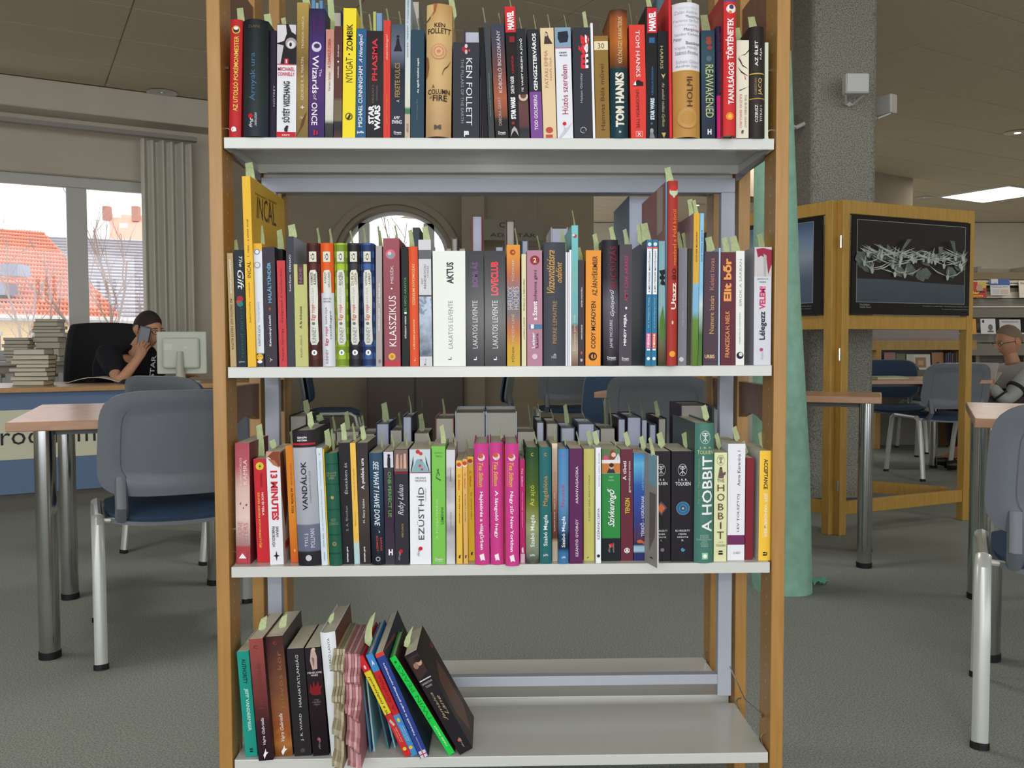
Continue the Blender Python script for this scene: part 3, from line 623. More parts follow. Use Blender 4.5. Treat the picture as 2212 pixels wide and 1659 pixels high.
bk(1, 874.5, 885.5, 875.5, 887.5, -14, [(0, (196, 178, 160)), (.16, (196, 178, 160)), (.17, (60, 116, 88)), (.2, (70, 128, 98)), (.22, (212, 214, 190)), (.5, (206, 214, 218)), (1, (176, 196, 212))], 'very tall thin pale blue paperback with tiny black lettering', [T('HAVAS ÉVA · MINDENKI · A mennyek csillagai', 126, 0, .3, .66, (40, 44, 52)), T('ARCUS', 291, 272, .3, .7, (60, 52, 48))], Y=.002, dep=.16)
bk(1, 886.5, 916, 888, 916.5, 65, (36, 66, 84), 'plain dark teal paperback with white bold title', [T('Az égből küldött napló', 204, 127, .46, .64, WH, 'u', .02), T('Fodor Nagy Éva', 264, 217, .4, .55, (112, 124, 136))])
bk(1, 920, 974, 921.5, 978, 14, [(0, (188, 148, 104)), (.4, (212, 174, 118)), (.8, (214, 178, 116)), (1, (196, 150, 90))], 'thick parchment-coloured hardback with scorched edges and a rose seal', [Pg([(0, 14), (.26, 16), (.28, 30), (.16, 38), (.06, 48), (0, 47)], (222, 186, 128)), Pg([(0, 49), (.06, 46), (.16, 40), (.16, 44), (.07, 49), (0, 52)], (92, 58, 34)), Pg([(.3, 15), (.42, 15), (.36, 30), (.2, 42), (.28, 32)], (168, 92, 60)), T('KEN', 65, 56, .32, .74, (44, 32, 24), 'h', .01), T('FOLLETT', 79, 67, .06, .96, (44, 32, 24), 'h', .01), D(118, .5, 16.5, (212, 132, 96)), D(118, .5, 15, (214, 170, 118)), D(118, .5, 11, (212, 128, 98)), D(118, .5, 9, (218, 176, 124)), D(118, .5, 4, (208, 124, 96)), Pg([(.98, 134), (.84, 148), (.72, 154), (.64, 166), (.68, 172), (.66, 166), (.74, 156), (.86, 150)], (98, 62, 40)), Pg([(0, 126), (.08, 130), (.12, 150), (.06, 170), (0, 176)], (152, 96, 66)), T('A', 198, 190, .24, .34, (48, 34, 24), 'h'), T('COLUMN', 211, 200, .08, .94, (48, 34, 24), 'h', .01), T('of', 220, 214, .14, .24, (48, 34, 24), 'h'), T('FIRE', 226, 213, .28, .84, (48, 34, 24), 'h', .01), T('M', 288, 278, .34, .62, (86, 78, 70), 'h', .06)], r=.012, hard=True, dep=.15, noise=.16, ns=16)
bk(1, 979, 1035, 977.5, 1036.5, 92, (48, 50, 60), 'thick charcoal paperback with white serif title and red rose sprig', [D(107, .42, 6, (176, 30, 40), .8), D(100, .5, 4.5, (220, 200, 198), .7), D(113, .5, 5, (216, 170, 170), .6), D(110, .62, 2.5, (200, 60, 60)), T('KEN FOLLETT', 127, 275, .5, .73, (226, 226, 230), 'd'), T('THE PILLARS OF THE EARTH', 129, 270, .3, .41, (150, 152, 160), 'd'), T('pn', 300, 287, .42, .6, WH, 'h', .06)], dep=.14)
bk(1, 1043.5, 1055.5, 1033.5, 1044.5, 60, (18, 17, 22), 'thin black paperback leaning left against the charcoal one', [], Y=.01)
bk(1, 1056.5, 1066.5, 1045, 1057, 49, (58, 64, 70), 'thin slate-grey paperback leaning left with tiny pale lettering', [T('SZILÁGYI ZSUZSA · A LÁTHATATLAN FOLYÓ', 255, 160, .4, .62, (160, 166, 170))])
bk(1, 1070.5, 1099, 1060, 1088, 52, [(0, (30, 28, 34)), (.16, (40, 32, 36)), (.2, (128, 72, 50)), (.35, (176, 92, 58)), (.6, (112, 66, 64)), (.85, (66, 62, 82)), (1, (58, 60, 78))], 'sunset-toned paperback with ornate pale title', [T('KÓBORLÓ BOSZORKÁNY', 203, 67, .34, .68, (208, 200, 208), 'u', .006), T('DEBORA GEARY', 275, 213, .3, .52, (190, 176, 174))] + DV(288))
bk(1, 1101, 1123, 1089.5, 1112.5, 15, (24, 20, 22), 'tall black comic with red head band and dark helmet', [R(15, 71, (224, 30, 42)), T('MARVEL', 65, 25, .2, .86, WH, 'u', .05), R(80, 93, (140, 24, 34), .34, .84), T('A LÁTHATATLAN', 162, 123, .42, .66, (206, 30, 46), 'u', .02), T('DARTH VADER', 205, 167, .3, .64, WH, 'u', .02), T('STAR WARS', 261, 213, .22, .7, WH, 'u', .06), D(270, .4, 3.5, (150, 30, 40)), Pg([(.1, 300), (.25, 284), (.5, 277), (.75, 284), (.92, 300), (.7, 292), (.5, 286), (.3, 292)], (176, 168, 168))], dep=.17)
bk(1, 1123, 1144, 1114, 1136, 62, [(0, (50, 50, 58)), (.08, (44, 42, 50)), (.12, (96, 56, 58)), (.32, (104, 62, 62)), (.38, (30, 28, 32)), (1, (36, 38, 44))], 'dark paperback with white capitals and a straw hat', [T('TE VAGY NEKEM A JÖVŐ', 203, 84, .3, .62, WH, 'u', .015), D(211, .5, 10, (206, 190, 168), 1.0), D(209, .5, 6.5, (110, 70, 62)), R(200, 207, (40, 34, 36), .1, .9)])
bk(1, 1147, 1173, 1138.5, 1164, 64, (34, 38, 46), 'black paperback with purple lower third and bold white title', [R(201, 303, (122, 66, 150)), T('GENGSZTERVÁROS', 198, 73, .32, .72, WH, 'u', .03), T('TOD GOLDBERG', 285, 208, .34, .64, (232, 226, 236), 'u', .015)])
bk(1, 1174, 1203, 1166.5, 1195.5, 61, (228, 202, 156), 'sand-coloured paperback with a small seated woman at the head', [Pg([(.26, 96), (.32, 80), (.42, 68), (.54, 72), (.62, 82), (.9, 96)], (66, 48, 46)), D(76, .42, 3.5, (208, 180, 150)), T('PATAKI EMMA', 192, 110, .24, .5, (186, 122, 96)), T('NAPLÓJA', 176, 125, .6, .82, (186, 122, 96)), D(285, .46, 6.5, (196, 72, 56), 1.2), R(295, 302, (206, 76, 60), .18, .7)])
bk(1, 1204.5, 1238.5, 1198, 1232.5, 60, (226, 228, 236), 'white paperback with an icy photo head and crimson script', [R(60, 104, (126, 160, 186)), Pg([(.18, 70), (.8, 68), (.86, 80), (.78, 92), (.3, 94), (.16, 84)], (28, 36, 52)), R(104, 105.6, (206, 60, 100)), T('GREFF', 117, 113.5, .22, .72, (60, 66, 96), 'h', .02), T('MAGDI', 123, 119.5, .26, .74, (60, 66, 96), 'h', .02), T('Húzós szerelem', 250, 142, .34, .72, (170, 34, 78), 'u'), D(271, .46, 4, (214, 24, 50)), T('fing', 292, 277, .38, .55, (180, 186, 200), 'u', 0, .4), Pg([(.1, 300), (.5, 284), (1, 268), (.6, 288), (.2, 303)], (196, 202, 210))])
bk(1, 1240.5, 1280.5, 1236, 1275.5, 60, (46, 48, 58), 'dark slate paperback with huge half red half white title', [T('még', 150, 77, .32, .9, (226, 40, 50), 'u', .05), T('még', 149, 76, .62, .92, WH, 'u', .03), T('Hakan Günday', 225, 160, .36, .54, (176, 178, 186)), D(285, .5, 6.6, WH), T('e', 291, 279, .34, .66, (46, 48, 58), 'h', .05)])
bk(1, 1281, 1286.5, 1275.5, 1280, 50, (236, 236, 240), 'paper-thin white booklet between slate and ochre spines', [])
bk(1, 1287.5, 1318, 1282.5, 1313, 78, (144, 108, 44), 'ochre paperback with a cream label reading 30', [R(90, 109, (232, 216, 176)), T('30', 106, 94, .26, .72, (70, 60, 44), 'h'), T('Hamvas Béla művei', 285, 140, .34, .66, (72, 54, 28))])
bk(1, 1319.5, 1356, 1315.5, 1355.5, 24, [(0, (24, 62, 74)), (.54, (26, 58, 66)), (.56, (104, 58, 30)), (.75, (186, 104, 38)), (.93, (160, 84, 36)), (1, (70, 42, 30))], 'thick hardback, amber above and dark teal below, cream bold lettering', [T('KÜLÖNLEGES KARAKTEREK', 141, 40, .38, .66, (226, 200, 150)), T('TOM HANKS', 280, 161, .26, .76, (232, 226, 206), 'u', .05), D(291, .5, 2.6, (190, 196, 196))], r=.009, hard=True)
bk(1, 1363, 1397.5, 1358.5, 1392.5, 54, (228, 58, 48), 'vermilion paperback with a small typewriter drawing', [T('TOM HANKS', 66, 168, .4, .66, WH, 'd'), Pg([(.16, 188), (.5, 174), (.84, 180), (.84, 188)], (36, 24, 32)), Pg([(.2, 186), (.34, 176), (.4, 186)], WH), T('UNCOMMON TYPE', 196, 280, .36, .56, (96, 24, 26), 'd'), R(287, 300, (240, 150, 140), .3, .74), R(288.5, 298.5, (226, 60, 50), .34, .7), T('X', 297, 290, .4, .64, WH, 'h', .04)])
bk(1, 1395, 1420.5, 1394.5, 1418.5, 15, (22, 22, 26), 'tall black comic with red head band and blue lettering', [R(17, 72, (214, 26, 48), .14, 1), T('MARVEL', 68, 26, .28, .9, WH, 'u', .05), R(82, 94, (40, 96, 150), .3, .8), T('A BIRODALOM ÖSSZEOMLÁSA', 208, 145, .46, .66, (40, 120, 190), 'u', .01), T('STAR WARS', 262, 214, .38, .76, (196, 216, 236), 'u', .06), D(270, .5, 2.6, (40, 100, 150)), D(286, .5, 5.5, (150, 156, 170), .7), Pg([(.3, 302), (.36, 290), (.62, 290), (.78, 302)], (120, 126, 140))], dep=.17)
bk(1, 1421.5, 1446, 1420, 1444, 68, (20, 22, 26), 'black paperback with thin gold capitals and a gold emblem', [T('HARRIS', 100, 150, .24, .5, (196, 176, 120), 'd'), Pg([(.3, 160), (.5, 164), (.7, 160), (.5, 172)], (200, 180, 120)), T('Az utolsó vadász Gyilkos', 180, 277, .3, .62, (188, 172, 124), 'd', 0, .3), Pg([(.3, 290), (.7, 290), (.52, 302)], (196, 170, 90))])
bk(1, 1446.5, 1452, 1444, 1448.5, -16, (228, 34, 48), 'very thin tall scarlet picture book beside the white-jacketed hardback', [], Y=-.004, dep=.17)
bk(1, 1453, 1512, 1450.5, 1510.5, 12, (192, 140, 68), 'thick hardback in a white name-covered wrap over ochre', [R(12, 157, (226, 226, 234)), R(157, 158.6, (232, 208, 120)), T('MÉSZÖLY Miklós', 26, 20, .2, .9, (200, 200, 212), 'h'), T('Zalán András', 36, 29, .06, .9, (160, 168, 186), 'h'), T('Mesterházi', 45, 39, .46, 1, (120, 112, 118), 'h'), T('Ferencz Győző', 55, 47, .04, .96, (170, 178, 198), 'h'), T('Somlyó György', 63, 58, .08, .9, (200, 200, 214), 'h'), T('Margócsy', 75, 67, .38, .98, (120, 108, 112), 'h'), T('Sándor Kemény', 85, 77, .06, .98, (160, 168, 184), 'h'), T('Péter', 94, 87, .04, .3, (128, 118, 122), 'h'), T('Bazsányi', 105, 96, .44, .98, (110, 100, 104), 'h'), T('Vajda Mihály', 114, 106, .06, .9, (170, 178, 200), 'h'), T('Szántó Piroska', 124, 116, .08, .92, (144, 140, 150), 'h'), T('Schein Gábor', 143, 136, .1, .96, (176, 182, 202), 'h'), T('András Sajó', 153, 146, .08, .9, (160, 160, 172), 'h'), T('HOLMI', 237, 173, .46, .68, (64, 46, 36)), D(262, .5, 22, (200, 150, 80)), D(262, .5, 15, (192, 140, 68))], r=.013, hard=True, dep=.16)
bk(1, 1516, 1545, 1514, 1544, 66, [(0, (34, 44, 62)), (.4, (44, 62, 84)), (.8, (46, 78, 92)), (1, (34, 62, 80))], 'navy-teal paperback with pale gold capitals reading REAWAKENED', [D(84, .56, 4.5, (150, 62, 48), 1.4), D(92, .56, 5.5, (156, 66, 50), 1.2), D(104, .62, 4.5, (150, 62, 48), 1.3), D(128, .56, 6, (88, 106, 124)), T('REAWAKENED', 141, 257, .3, .88, (190, 206, 130), 'd', .004), T('H', 294, 282, .42, .72, WH, 'h', .05)], noise=.3, ns=30)
bk(1, 1549, 1560.5, 1545.5, 1559, 58, (42, 26, 66), 'narrow indigo hardback with a magenta foot', [R(210, 303, (206, 28, 112)), T('BESZÉLGETŐS ANTOLÓGIA · 2014 · 2017', 202, 74, .46, .68, (120, 104, 150))], r=.003, Y=0)
bk(1, 1562, 1588, 1562.5, 1590, -15, (216, 40, 44), 'tall red picture book with an orange sun, jutting out', [R(-15, 5, (58, 84, 160)), D(22, .58, 9.5, (236, 230, 228), 1.1), D(18, .6, 5, (70, 62, 90)), D(30, .5, 3.6, (226, 120, 60)), T('TANULSÁGOS', 235, 141, .24, .84, (246, 236, 236), 'u', .03), T('TÖRTÉNETEK', 135, 42, .14, .78, (246, 236, 236), 'u', .03), D(262, .5, 8.4, (240, 140, 34)), D(262, .5, 4.2, (246, 190, 60))], r=.004, yb=304, Y=-.02, dep=.22, hard=True, side=[('L', 'A', (176, 30, 36))])
bk(1, 1590, 1617, 1590.5, 1618, 87, (228, 222, 200), 'cream paperback with bare black twigs and red buds', [Pg([(1, 108), (.7, 118), (.3, 122), (.7, 120), (1, 112)], (60, 40, 44)), Pg([(.1, 126), (.3, 130), (.5, 142), (1, 152), (.48, 145)], (66, 44, 48)), Pg([(.1, 146), (.4, 156), (1, 168), (.4, 160)], (58, 40, 42)), Pg([(.3, 124), (.36, 134), (.6, 140), (.4, 136)], (200, 90, 90)), Pg([(.2, 120), (.28, 128), (.24, 128)], (200, 70, 70)), Pg([(.6, 160), (.8, 176), (.7, 174)], (200, 80, 80)), Pg([(.2, 199), (1, 190), (.3, 200)], (58, 40, 42)), T('THE BURIED GIANT', 208, 283, .66, .84, (150, 140, 130), 'd'), T('KAZUO ISHIGURO', 208, 283, .26, .46, (204, 120, 110), 'd'), T('ff', 296, 288, .4, .6, (40, 36, 36), 'h', .03)], yb=305, Y=-.004)
bk(1, 1619, 1650.5, 1617.5, 1650, 60, [(0, (46, 40, 40)), (.5, (52, 46, 44)), (1, (40, 36, 36))], 'near-black hardback ringed by two thin gold lines', [R(163, 165.5, (196, 170, 60)), R(218.5, 220.5, (196, 170, 60)), T('AZ ÉLET', 148, 92, .26, .52, WH, 'u', .012), T('FÁJA', 133, 107, .62, .84, (226, 224, 224), 'u', .008), T('CHRISTIAN', 211, 174, .28, .42, (166, 140, 90)), T('JACQ', 212, 174, .52, .84, (206, 180, 90), 'u', .012), T('OZIRISZ', 272, 233, .3, .5, (226, 224, 224), 'u', .012), T('TITKAI I.', 271, 233, .62, .8, (216, 212, 212))], r=.007, hard=True, yb=305, Y=-.002)
bk(1, 1651.5, 1659, 1652, 1660, 92, (206, 216, 190), 'slim pale green-white paperback, last before the wooden post', [])
# ---------------- second shelf
bk(2, 498, 511, 489.5, 503, 547, (192, 166, 116), 'thin tan paperback, first at the post, leaning left', [T('JÁSZBERÉNYI SÁNDOR', 560, 632, .3, .72, (240, 236, 226), 'd', .01), T('AZ ÖRDÖG EGY FEKETE KUTYA', 642, 750, .3, .72, (96, 62, 42), 'd', .01)], yb=786, Y=.012)
bk(2, 513, 533, 505, 526, 540, (30, 42, 50), 'dark slate paperback with white italic title and teal-red flower', [T('The', 553, 576, .5, .84, WH, 'd', 0, .3), T('Gift', 583, 624, .3, .94, WH, 'd', 0, .3), D(644, .5, 7, (170, 34, 44)), D(654, .5, 6.5, (30, 128, 126)), D(650, .3, 4, (196, 60, 50)), T('LOUISE JENSEN', 663, 768, .44, .74, (28, 96, 106), 'd'), T('sphere', 780, 775, .2, .84, (200, 200, 206), 'h')])
bk(2, 535.5, 553, 522.5, 540.5, 381, (240, 186, 44), 'large yellow comic album towering over its neighbours', [T('jodorowsky · moebius', 695, 608, .36, .6, (90, 66, 28)), T('INCAL', 598, 563, .3, .72, (64, 44, 26)), T('1. rész - a sötét incal', 552, 473, .36, .6, (90, 66, 28))], yb=790, Y=-.004, dep=.25, side=[('R', 'T', 'jodorowsky · moebius', [(551, 414), (597, 436), (597, 444), (551, 421)], (90, 66, 30)), ('R', 'T', 'INCAL', [(555, 471), (597, 490), (594, 441), (556, 424)], (26, 20, 16)), ('R', 'P', [(543, 700), (549, 690), (547, 712)], (50, 60, 90)), ('R', 'P', [(545, 732), (552, 722), (549, 746)], (40, 60, 100))])
bk(2, 554, 570.5, 547, 566, 526, [(0, (50, 52, 64)), (.105, (50, 52, 64)), (.115, (214, 222, 232)), (.93, (222, 228, 236)), (.945, (240, 182, 50)), (1, (240, 182, 50))], 'white children\'s paperback with yellow head and black foot', [D(544, .4, 6, (90, 130, 190)), D(544, .4, 4.3, (232, 236, 240)), D(572, .4, 7, (160, 160, 168)), D(572, .4, 5, (214, 220, 230)), T('KÁNTOR KATA', 744, 700, .3, .62, (60, 62, 74)), T('TOLVAJTEMPÓ', 694, 650, .3, .66, (150, 176, 206)), D(768, .5, 7, (240, 186, 50)), D(766, .36, 1, BK), D(766, .64, 1, BK), D(778, .5, 3.4, WH, 1.6)], yb=789)
bk(2, 594, 612, 590, 611, 538, (24, 22, 28), 'black paperback set back behind the red one', [], Y=.03, yb=787)
bk(2, 573.5, 599, 566.5, 593, 534, (56, 48, 60), 'plum-black paperback with a light blue serif title', [T('Kelecsényi László', 744, 678, .38, .6, WH, 'u', .012), Pg([(.4, 665), (.5, 661), (.6, 665), (.5, 669)], (190, 60, 50)), T('HALÁLTÜNDÉR', 652, 566, .3, .66, (104, 176, 216), 'u', .02), T('Y', 778, 768, .4, .6, (220, 220, 226), 'u')])
bk(2, 603, 621, 598, 615, 563, (204, 58, 62), 'short red paperback with faint black lettering', [T('Kepes György · Gyógyítók a hóviharban', 775, 580, .36, .66, (110, 24, 34))])
bk(2, 622, 636.5, 617, 634, 511, (58, 58, 70), 'tall narrow grey-blue paperback with white serif lettering', [T('Kenéz Ferenc', 627, 592, .36, .6, WH), T('CERNAFÜ', 586, 550, .34, .64, WH)], side=[('R', 'A', (168, 176, 190))])
bk(2, 638.5, 667, 634.5, 662.5, 571, (192, 192, 116), 'olive-green paperback with a plum label', [R(571, 614, (86, 48, 60), .28, .74), T('NICHE!', 610, 578, .4, .62, (150, 120, 130)), T('A fa mítosza', 707, 660, .36, .56, (52, 54, 40), 'u', .01), T('KILIÁN LÁSZLÓ', 768, 721, .36, .54, (120, 120, 84))])
def plaid(xs, c, c2, title, desc, tc=(40, 40, 44)):
    dec = [R(y, y + 13, c2) for y in range(530, 780, 27)] + [R(526, 788, c2, .1, .17), R(526, 788, c2, .83, .9)]
    dec += [R(544.5, 566, (226, 224, 206), .22, .78), T('ö', 563, 548, .36, .64, (60, 60, 60), 'u'),
            Pg([(.2, 590), (.3, 584), (.7, 583), (.8, 590), (.84, 640), (.8, 690), (.84, 734), (.7, 742), (.3, 742), (.18, 734), (.22, 690), (.18, 640)], (222, 222, 210)),
            T(title[0], 616, 588, .3, .5 if title[1] else .66, tc, 'u', .012)]
    if title[1]: dec.append(T(title[1], 614, 590, .54, .74, tc, 'u', .012))
    dec += [T('NAPLÓJA', 658, 620, .36, .6, (166, 166, 172)), T('Egy ropi', 690, 658, .3, .66, (196, 60, 64), 'u', .012), D(697, .48, 3.4, (110, 110, 110)), T('KINNEY', 738, 704, .36, .66, (110, 122, 136)), D(759, .5, 6, WH), D(759, .5, 3, (90, 110, 90), .6)]
    bk(2, *xs, 526, c, desc, dec, r=.007, hard=True, yb=789)
plaid((667.5, 696.5, 662.5, 690.5), (92, 44, 38), (70, 34, 32), ('A HARMADIK', 'KEREK'), 'brown checked hardback diary with a white strip title')
bk(2, 697.5, 725.5, 692, 720, 526, (236, 92, 30), 'hardback diary, orange above and white below', [R(632, 789, (214, 218, 228)), R(544.5, 566, (226, 224, 206), .22, .78), T('ö', 563, 548, .36, .64, (60, 60, 60)), Pg([(.2, 590), (.3, 584), (.7, 583), (.8, 590), (.82, 632), (.2, 632)], (222, 222, 210)), T('A NAGY', 612, 588, .28, .48, (40, 40, 44)), T('KIRUCCANÁS', 620, 588, .54, .74, (40, 40, 44)), T('FILM ÉS', 646, 642, .2, .8, (60, 60, 66), 'h'), T('KÉZZEL', 652, 648, .2, .8, (60, 60, 66), 'h'), T('NAPLÓJA', 698, 662, .3, .5, (170, 40, 60)), T('Egy ropi', 744, 704, .26, .56, (206, 40, 50), 'u', .012), T('KINNEY', 782, 752, .3, .5, (170, 100, 110)), T('rendhagyó', 730, 670, .66, .82, (40, 40, 50))], r=.007, hard=True, yb=789)
plaid((726.5, 754.5, 722, 750), (166, 198, 48), (120, 150, 44), ('PECHSZÉRIA', ''), 'lime green checked hardback diary with a white strip title')
plaid((755.5, 783, 750.5, 778), (62, 60, 66), (40, 38, 44), ('DUPLA', 'CSAPDA'), 'black and grey checked hardback diary with ochre title', (150, 110, 30))
plaid((784, 811.5, 779, 808), (64, 98, 160), (38, 56, 104), ('NOTÓRIUS', 'A KIRÁLY'), 'blue checked hardback diary with a white strip title')
bk(2, 812.5, 825.5, 811.5, 825, 531, (172, 162, 160), 'thin warm-grey paperback with small white lettering', [T('DOBOSI LAJOS', 711, 664, .4, .66, WH, 'u', .02), T('AZ ERDÉLYI', 654, 611, .4, .66, WH, 'u', .02), D(777, .6, 4.5, (130, 120, 120), .7)])
bk(2, 830, 866, 827.5, 862, 515, [(0, (196, 50, 66)), (.035, (190, 50, 66)), (.05, (150, 74, 88)), (.5, (146, 72, 84)), (1, (158, 76, 86))], 'dusty-rose paperback with a pink badge and white ornate title', [D(549, .46, 10.5, (222, 100, 130)), D(551, .46, 7, (110, 160, 170)), D(547, .4, 4, (226, 190, 190)), T('MESÉK', 611, 573, .4, .62, (226, 206, 210)), D(622, .5, 1.8, WH), T('KLASSZIKUS', 745, 637, .32, .76, (240, 232, 232)), D(767, .48, 7.6, (232, 176, 56)), D(767, .48, 3.6, (206, 130, 50))])
bk(2, 869, 884, 866.5, 882, 533, (22, 26, 30), 'thin black paperback with green title', [T('KŐSZEGHY GÁBOR', 728, 680, .36, .62, WH, 'u', .02), T('|', 676, 672, .36, .7, WH), T('EL NIDO ARANYA', 670, 598, .36, .68, (64, 160, 84), 'u', .015)])
bk(2, 885.5, 905.5, 882.5, 902, 533, (230, 82, 40), 'orange paperback with pale hand-lettered title', [T('LŐCSEI JÁNOS', 751, 688, .4, .62, (244, 214, 180), 'u', .012), T('SZERELMI NYOMOZÁS', 657, 570, .3, .66, (246, 196, 130), 'u', .004), T('L', 776, 769, .5, .62, WH)], r=.003)
bk(2, 907, 934, 903.5, 930.5, 518, (208, 208, 214), 'silver-white paperback with a crumpled-foil photograph', [R(540, 559, (98, 98, 106)), R(636, 767, mat([(0, (60, 66, 78)), (.45, (120, 130, 142)), (.55, (70, 78, 90)), (1, (190, 196, 206))], .15, .5, noise=.9, nscale=60)), R(636, 639, (60, 60, 70)), T('EGY', 612, 600, .2, .34, (110, 108, 112)), T('RENDKÍVÜLI', 622, 571, .38, .58, (96, 92, 98)), T('UTAZÁS', 598, 574, .64, .8, (110, 108, 112)), T('L', 786, 772, .34, .5, (120, 120, 128))])
bk(2, 936, 1006.5, 934, 1005.5, 542, (230, 234, 226), 'very thick white paperback lettered AKTUS in black', [T('AKTUS', 612, 566, .42, .64, (36, 32, 42), 'u', .035), T('LAKATOS LEVENTE', 750, 648, .47, .61, (128, 130, 128), 'u', -.004), T('L', 774, 768, .46, .56, (60, 60, 60))], coat=.0, rough=.32)
bk(2, 1007.5, 1046, 1006, 1044.5, 542, (32, 32, 38), 'thick glossy black paperback with purple block title', [T('BOMLÁS', 620, 566, .27, .68, (96, 50, 108), 'u', .045), T('LAKATOS LEVENTE', 750, 648, .36, .64, (206, 206, 210), 'u', -.004), T('L', 775, 768, .42, .58, WH, 'u', .02)], rough=.23)
bk(2, 1048, 1093, 1046, 1092, 542, (34, 34, 40), 'thick glossy black paperback with bright red block title', [T('LOVECLUB', 637, 565, .3, .66, (232, 30, 44), 'u', .045), T('LAKATOS LEVENTE', 750, 648, .36, .62, (206, 206, 210), 'u', -.004), T('L', 775, 768, .42, .56, WH, 'u', .02)], rough=.23)
bk(2, 1095.5, 1124, 1094, 1123, 529, [(0, (206, 172, 46)), (.16, (210, 160, 50)), (.3, (196, 110, 70)), (.42, (130, 114, 112)), (.6, (124, 118, 130)), (.75, (188, 104, 70)), (.9, (226, 140, 50)), (1, (230, 150, 44))], 'amber and smoke-coloured paperback with a small red emblem', [D(545, .46, 6, (170, 60, 30)), D(545, .5, 2.4, (226, 140, 50)), T('TŰZVIHAR', 607, 560, .34, .56, (206, 196, 190)), T('SHERLOCK', 668, 618, .08, .44, (200, 204, 214), 'u', -.004), T('HOLMES', 667, 618, .5, .9, (206, 206, 214), 'u', -.004), T('ANDREW LANE', 737, 677, .36, .56, (214, 190, 160)), T('FŐNIX', 779, 746, .32, .54, (110, 80, 30))])
bk(2, 1127, 1137, 1126.5, 1136.5, 549, (222, 212, 168), 'thin cream paperback with black italics', [T('LATZKÓ ANDOR', 731, 684, .36, .66, (70, 62, 50), 'u', .01, .3), T('Emberek a háborúban', 670, 602, .36, .66, (70, 62, 50), 'u', .01, .3)])
bk(2, 1138.5, 1172, 1138, 1171, 541, (182, 126, 148), 'mauve paperback with a round red sticker reading 2', [D(562, .52, 10, (130, 30, 38)), D(562, .52, 8.6, (150, 40, 46)), T('2', 567, 557, .42, .62, (240, 226, 190), 'h', .02), T('a Szent', 690, 650, .36, .66, WH, 'u', .02), T('Johanna gimi', 650, 583, .44, .7, (74, 44, 70), 'u', .012), R(699, 709, (70, 120, 160), .14, .98), R(699, 708, WH, .24, .44), T('Leiner', 750, 716, .3, .5, WH, 'u', .02), T('Laura', 750, 718, .56, .74, (84, 42, 74), 'u', .02), D(768, .5, 6, (214, 190, 204))])
bk(2, 1174, 1221, 1174, 1221.5, 524, (62, 64, 74), 'thick dark grey-blue paperback with gold brush-script title', [T('Viszontlátásra', 632, 541, .14, .5, (214, 160, 70), 'u', .006, .4), T('odafönt', 610, 566, .56, .84, (214, 160, 70), 'u', .006, .4), T('PIERRE LEMAITRE', 740, 649, .42, .6, (176, 138, 84)), T('PARK', 772, 767, .36, .6, (190, 196, 190), 'h'), Pg([(.42, 766), (.52, 761), (.6, 766)], (150, 190, 170))], r=.004, dep=.145)
bk(2, 1221.8, 1225, 1221.8, 1225, 545, (228, 228, 234), 'thinnest white booklet beside the gold-script book', [])
bk(2, 1225.8, 1229.4, 1226, 1229.6, 545, (216, 216, 226), 'middle one of three thin white booklets', [])
bk(2, 1230, 1234.2, 1230, 1234.4, 540, (236, 236, 242), 'white booklet touching the turquoise picture book', [])
bk(2, 1235, 1249, 1235, 1248.5, 487, [(0, (120, 84, 66)), (.12, (176, 160, 140)), (.28, (120, 90, 70)), (.31, (110, 170, 176)), (.7, (104, 184, 186)), (1, (120, 196, 198))], 'tall turquoise picture book with a brownish foot', [T('Lovranits Júlia Villő', 755, 678, .3, .66, (222, 214, 206)), T('A tündérkönyv', 628, 565, .34, .62, (190, 200, 90)), D(510, .5, 4, (180, 60, 70)), D(508, .3, 2.4, (230, 226, 220))], dep=.2)
bk(2, 1250, 1262, 1249.5, 1262.5, 562, (62, 50, 58), 'short dark brown paperback with small white capitals', [T('ESZTER HAGYATÉKA', 662, 620, .4, .66, WH, 'u', .01), T('MÁRAI SÁNDOR', 731, 700, .4, .66, WH, 'u', .01), Pg([(.3, 760), (.5, 756), (.7, 760), (.5, 765)], (196, 80, 60)), T('50', 779, 773, .3, .7, WH, 'h', .02)])
bk(2, 1264.5, 1297.5, 1265.5, 1298.5, 541, (240, 150, 46), 'orange paperback with black narrow capitals and a ring emblem', [T('AZ ÁRNYÉKEMBER', 638, 553, .36, .76, (54, 36, 28), 'u', .012), T('CODY MCFADYEN', 751, 650, .36, .66, (54, 36, 28), 'u', .02), D(768, .48, 9, (44, 30, 26)), D(768, .52, 5.2, (240, 150, 46)), R(762, 772, (44, 30, 26), .48, .58)])
bk(2, 1305, 1335.5, 1299.5, 1337, 519, [(0, (30, 28, 32)), (.3, (78, 72, 84)), (.5, (96, 92, 104)), (.7, (46, 42, 50)), (1, (40, 36, 46))], 'smoky black hardback with white script and dark red title', [T('JAMIE MCGUIRE', 750, 690, .4, .62, (210, 208, 214)), T('Gyönyörű', 682, 625, .42, .74, (226, 224, 230), 'u', .004, .4), T('BÚCSÚZÁS', 622, 533, .36, .86, (150, 30, 56), 'u', -.006)] + DV(768), r=.006, hard=True)
bk(2, 1337, 1364, 1338, 1366, 528, (76, 68, 80), 'grey-plum paperback with pink capitals', [T('MINDY MEJIA', 745, 677, .36, .64, WH, 'u', .03), Pg([(.45, 664), (.55, 661), (.65, 664), (.55, 668)], WH), T('AMIT CSAK AKARSZ', 650, 551, .4, .68, (196, 50, 96), 'u', .008)] + DV(770))
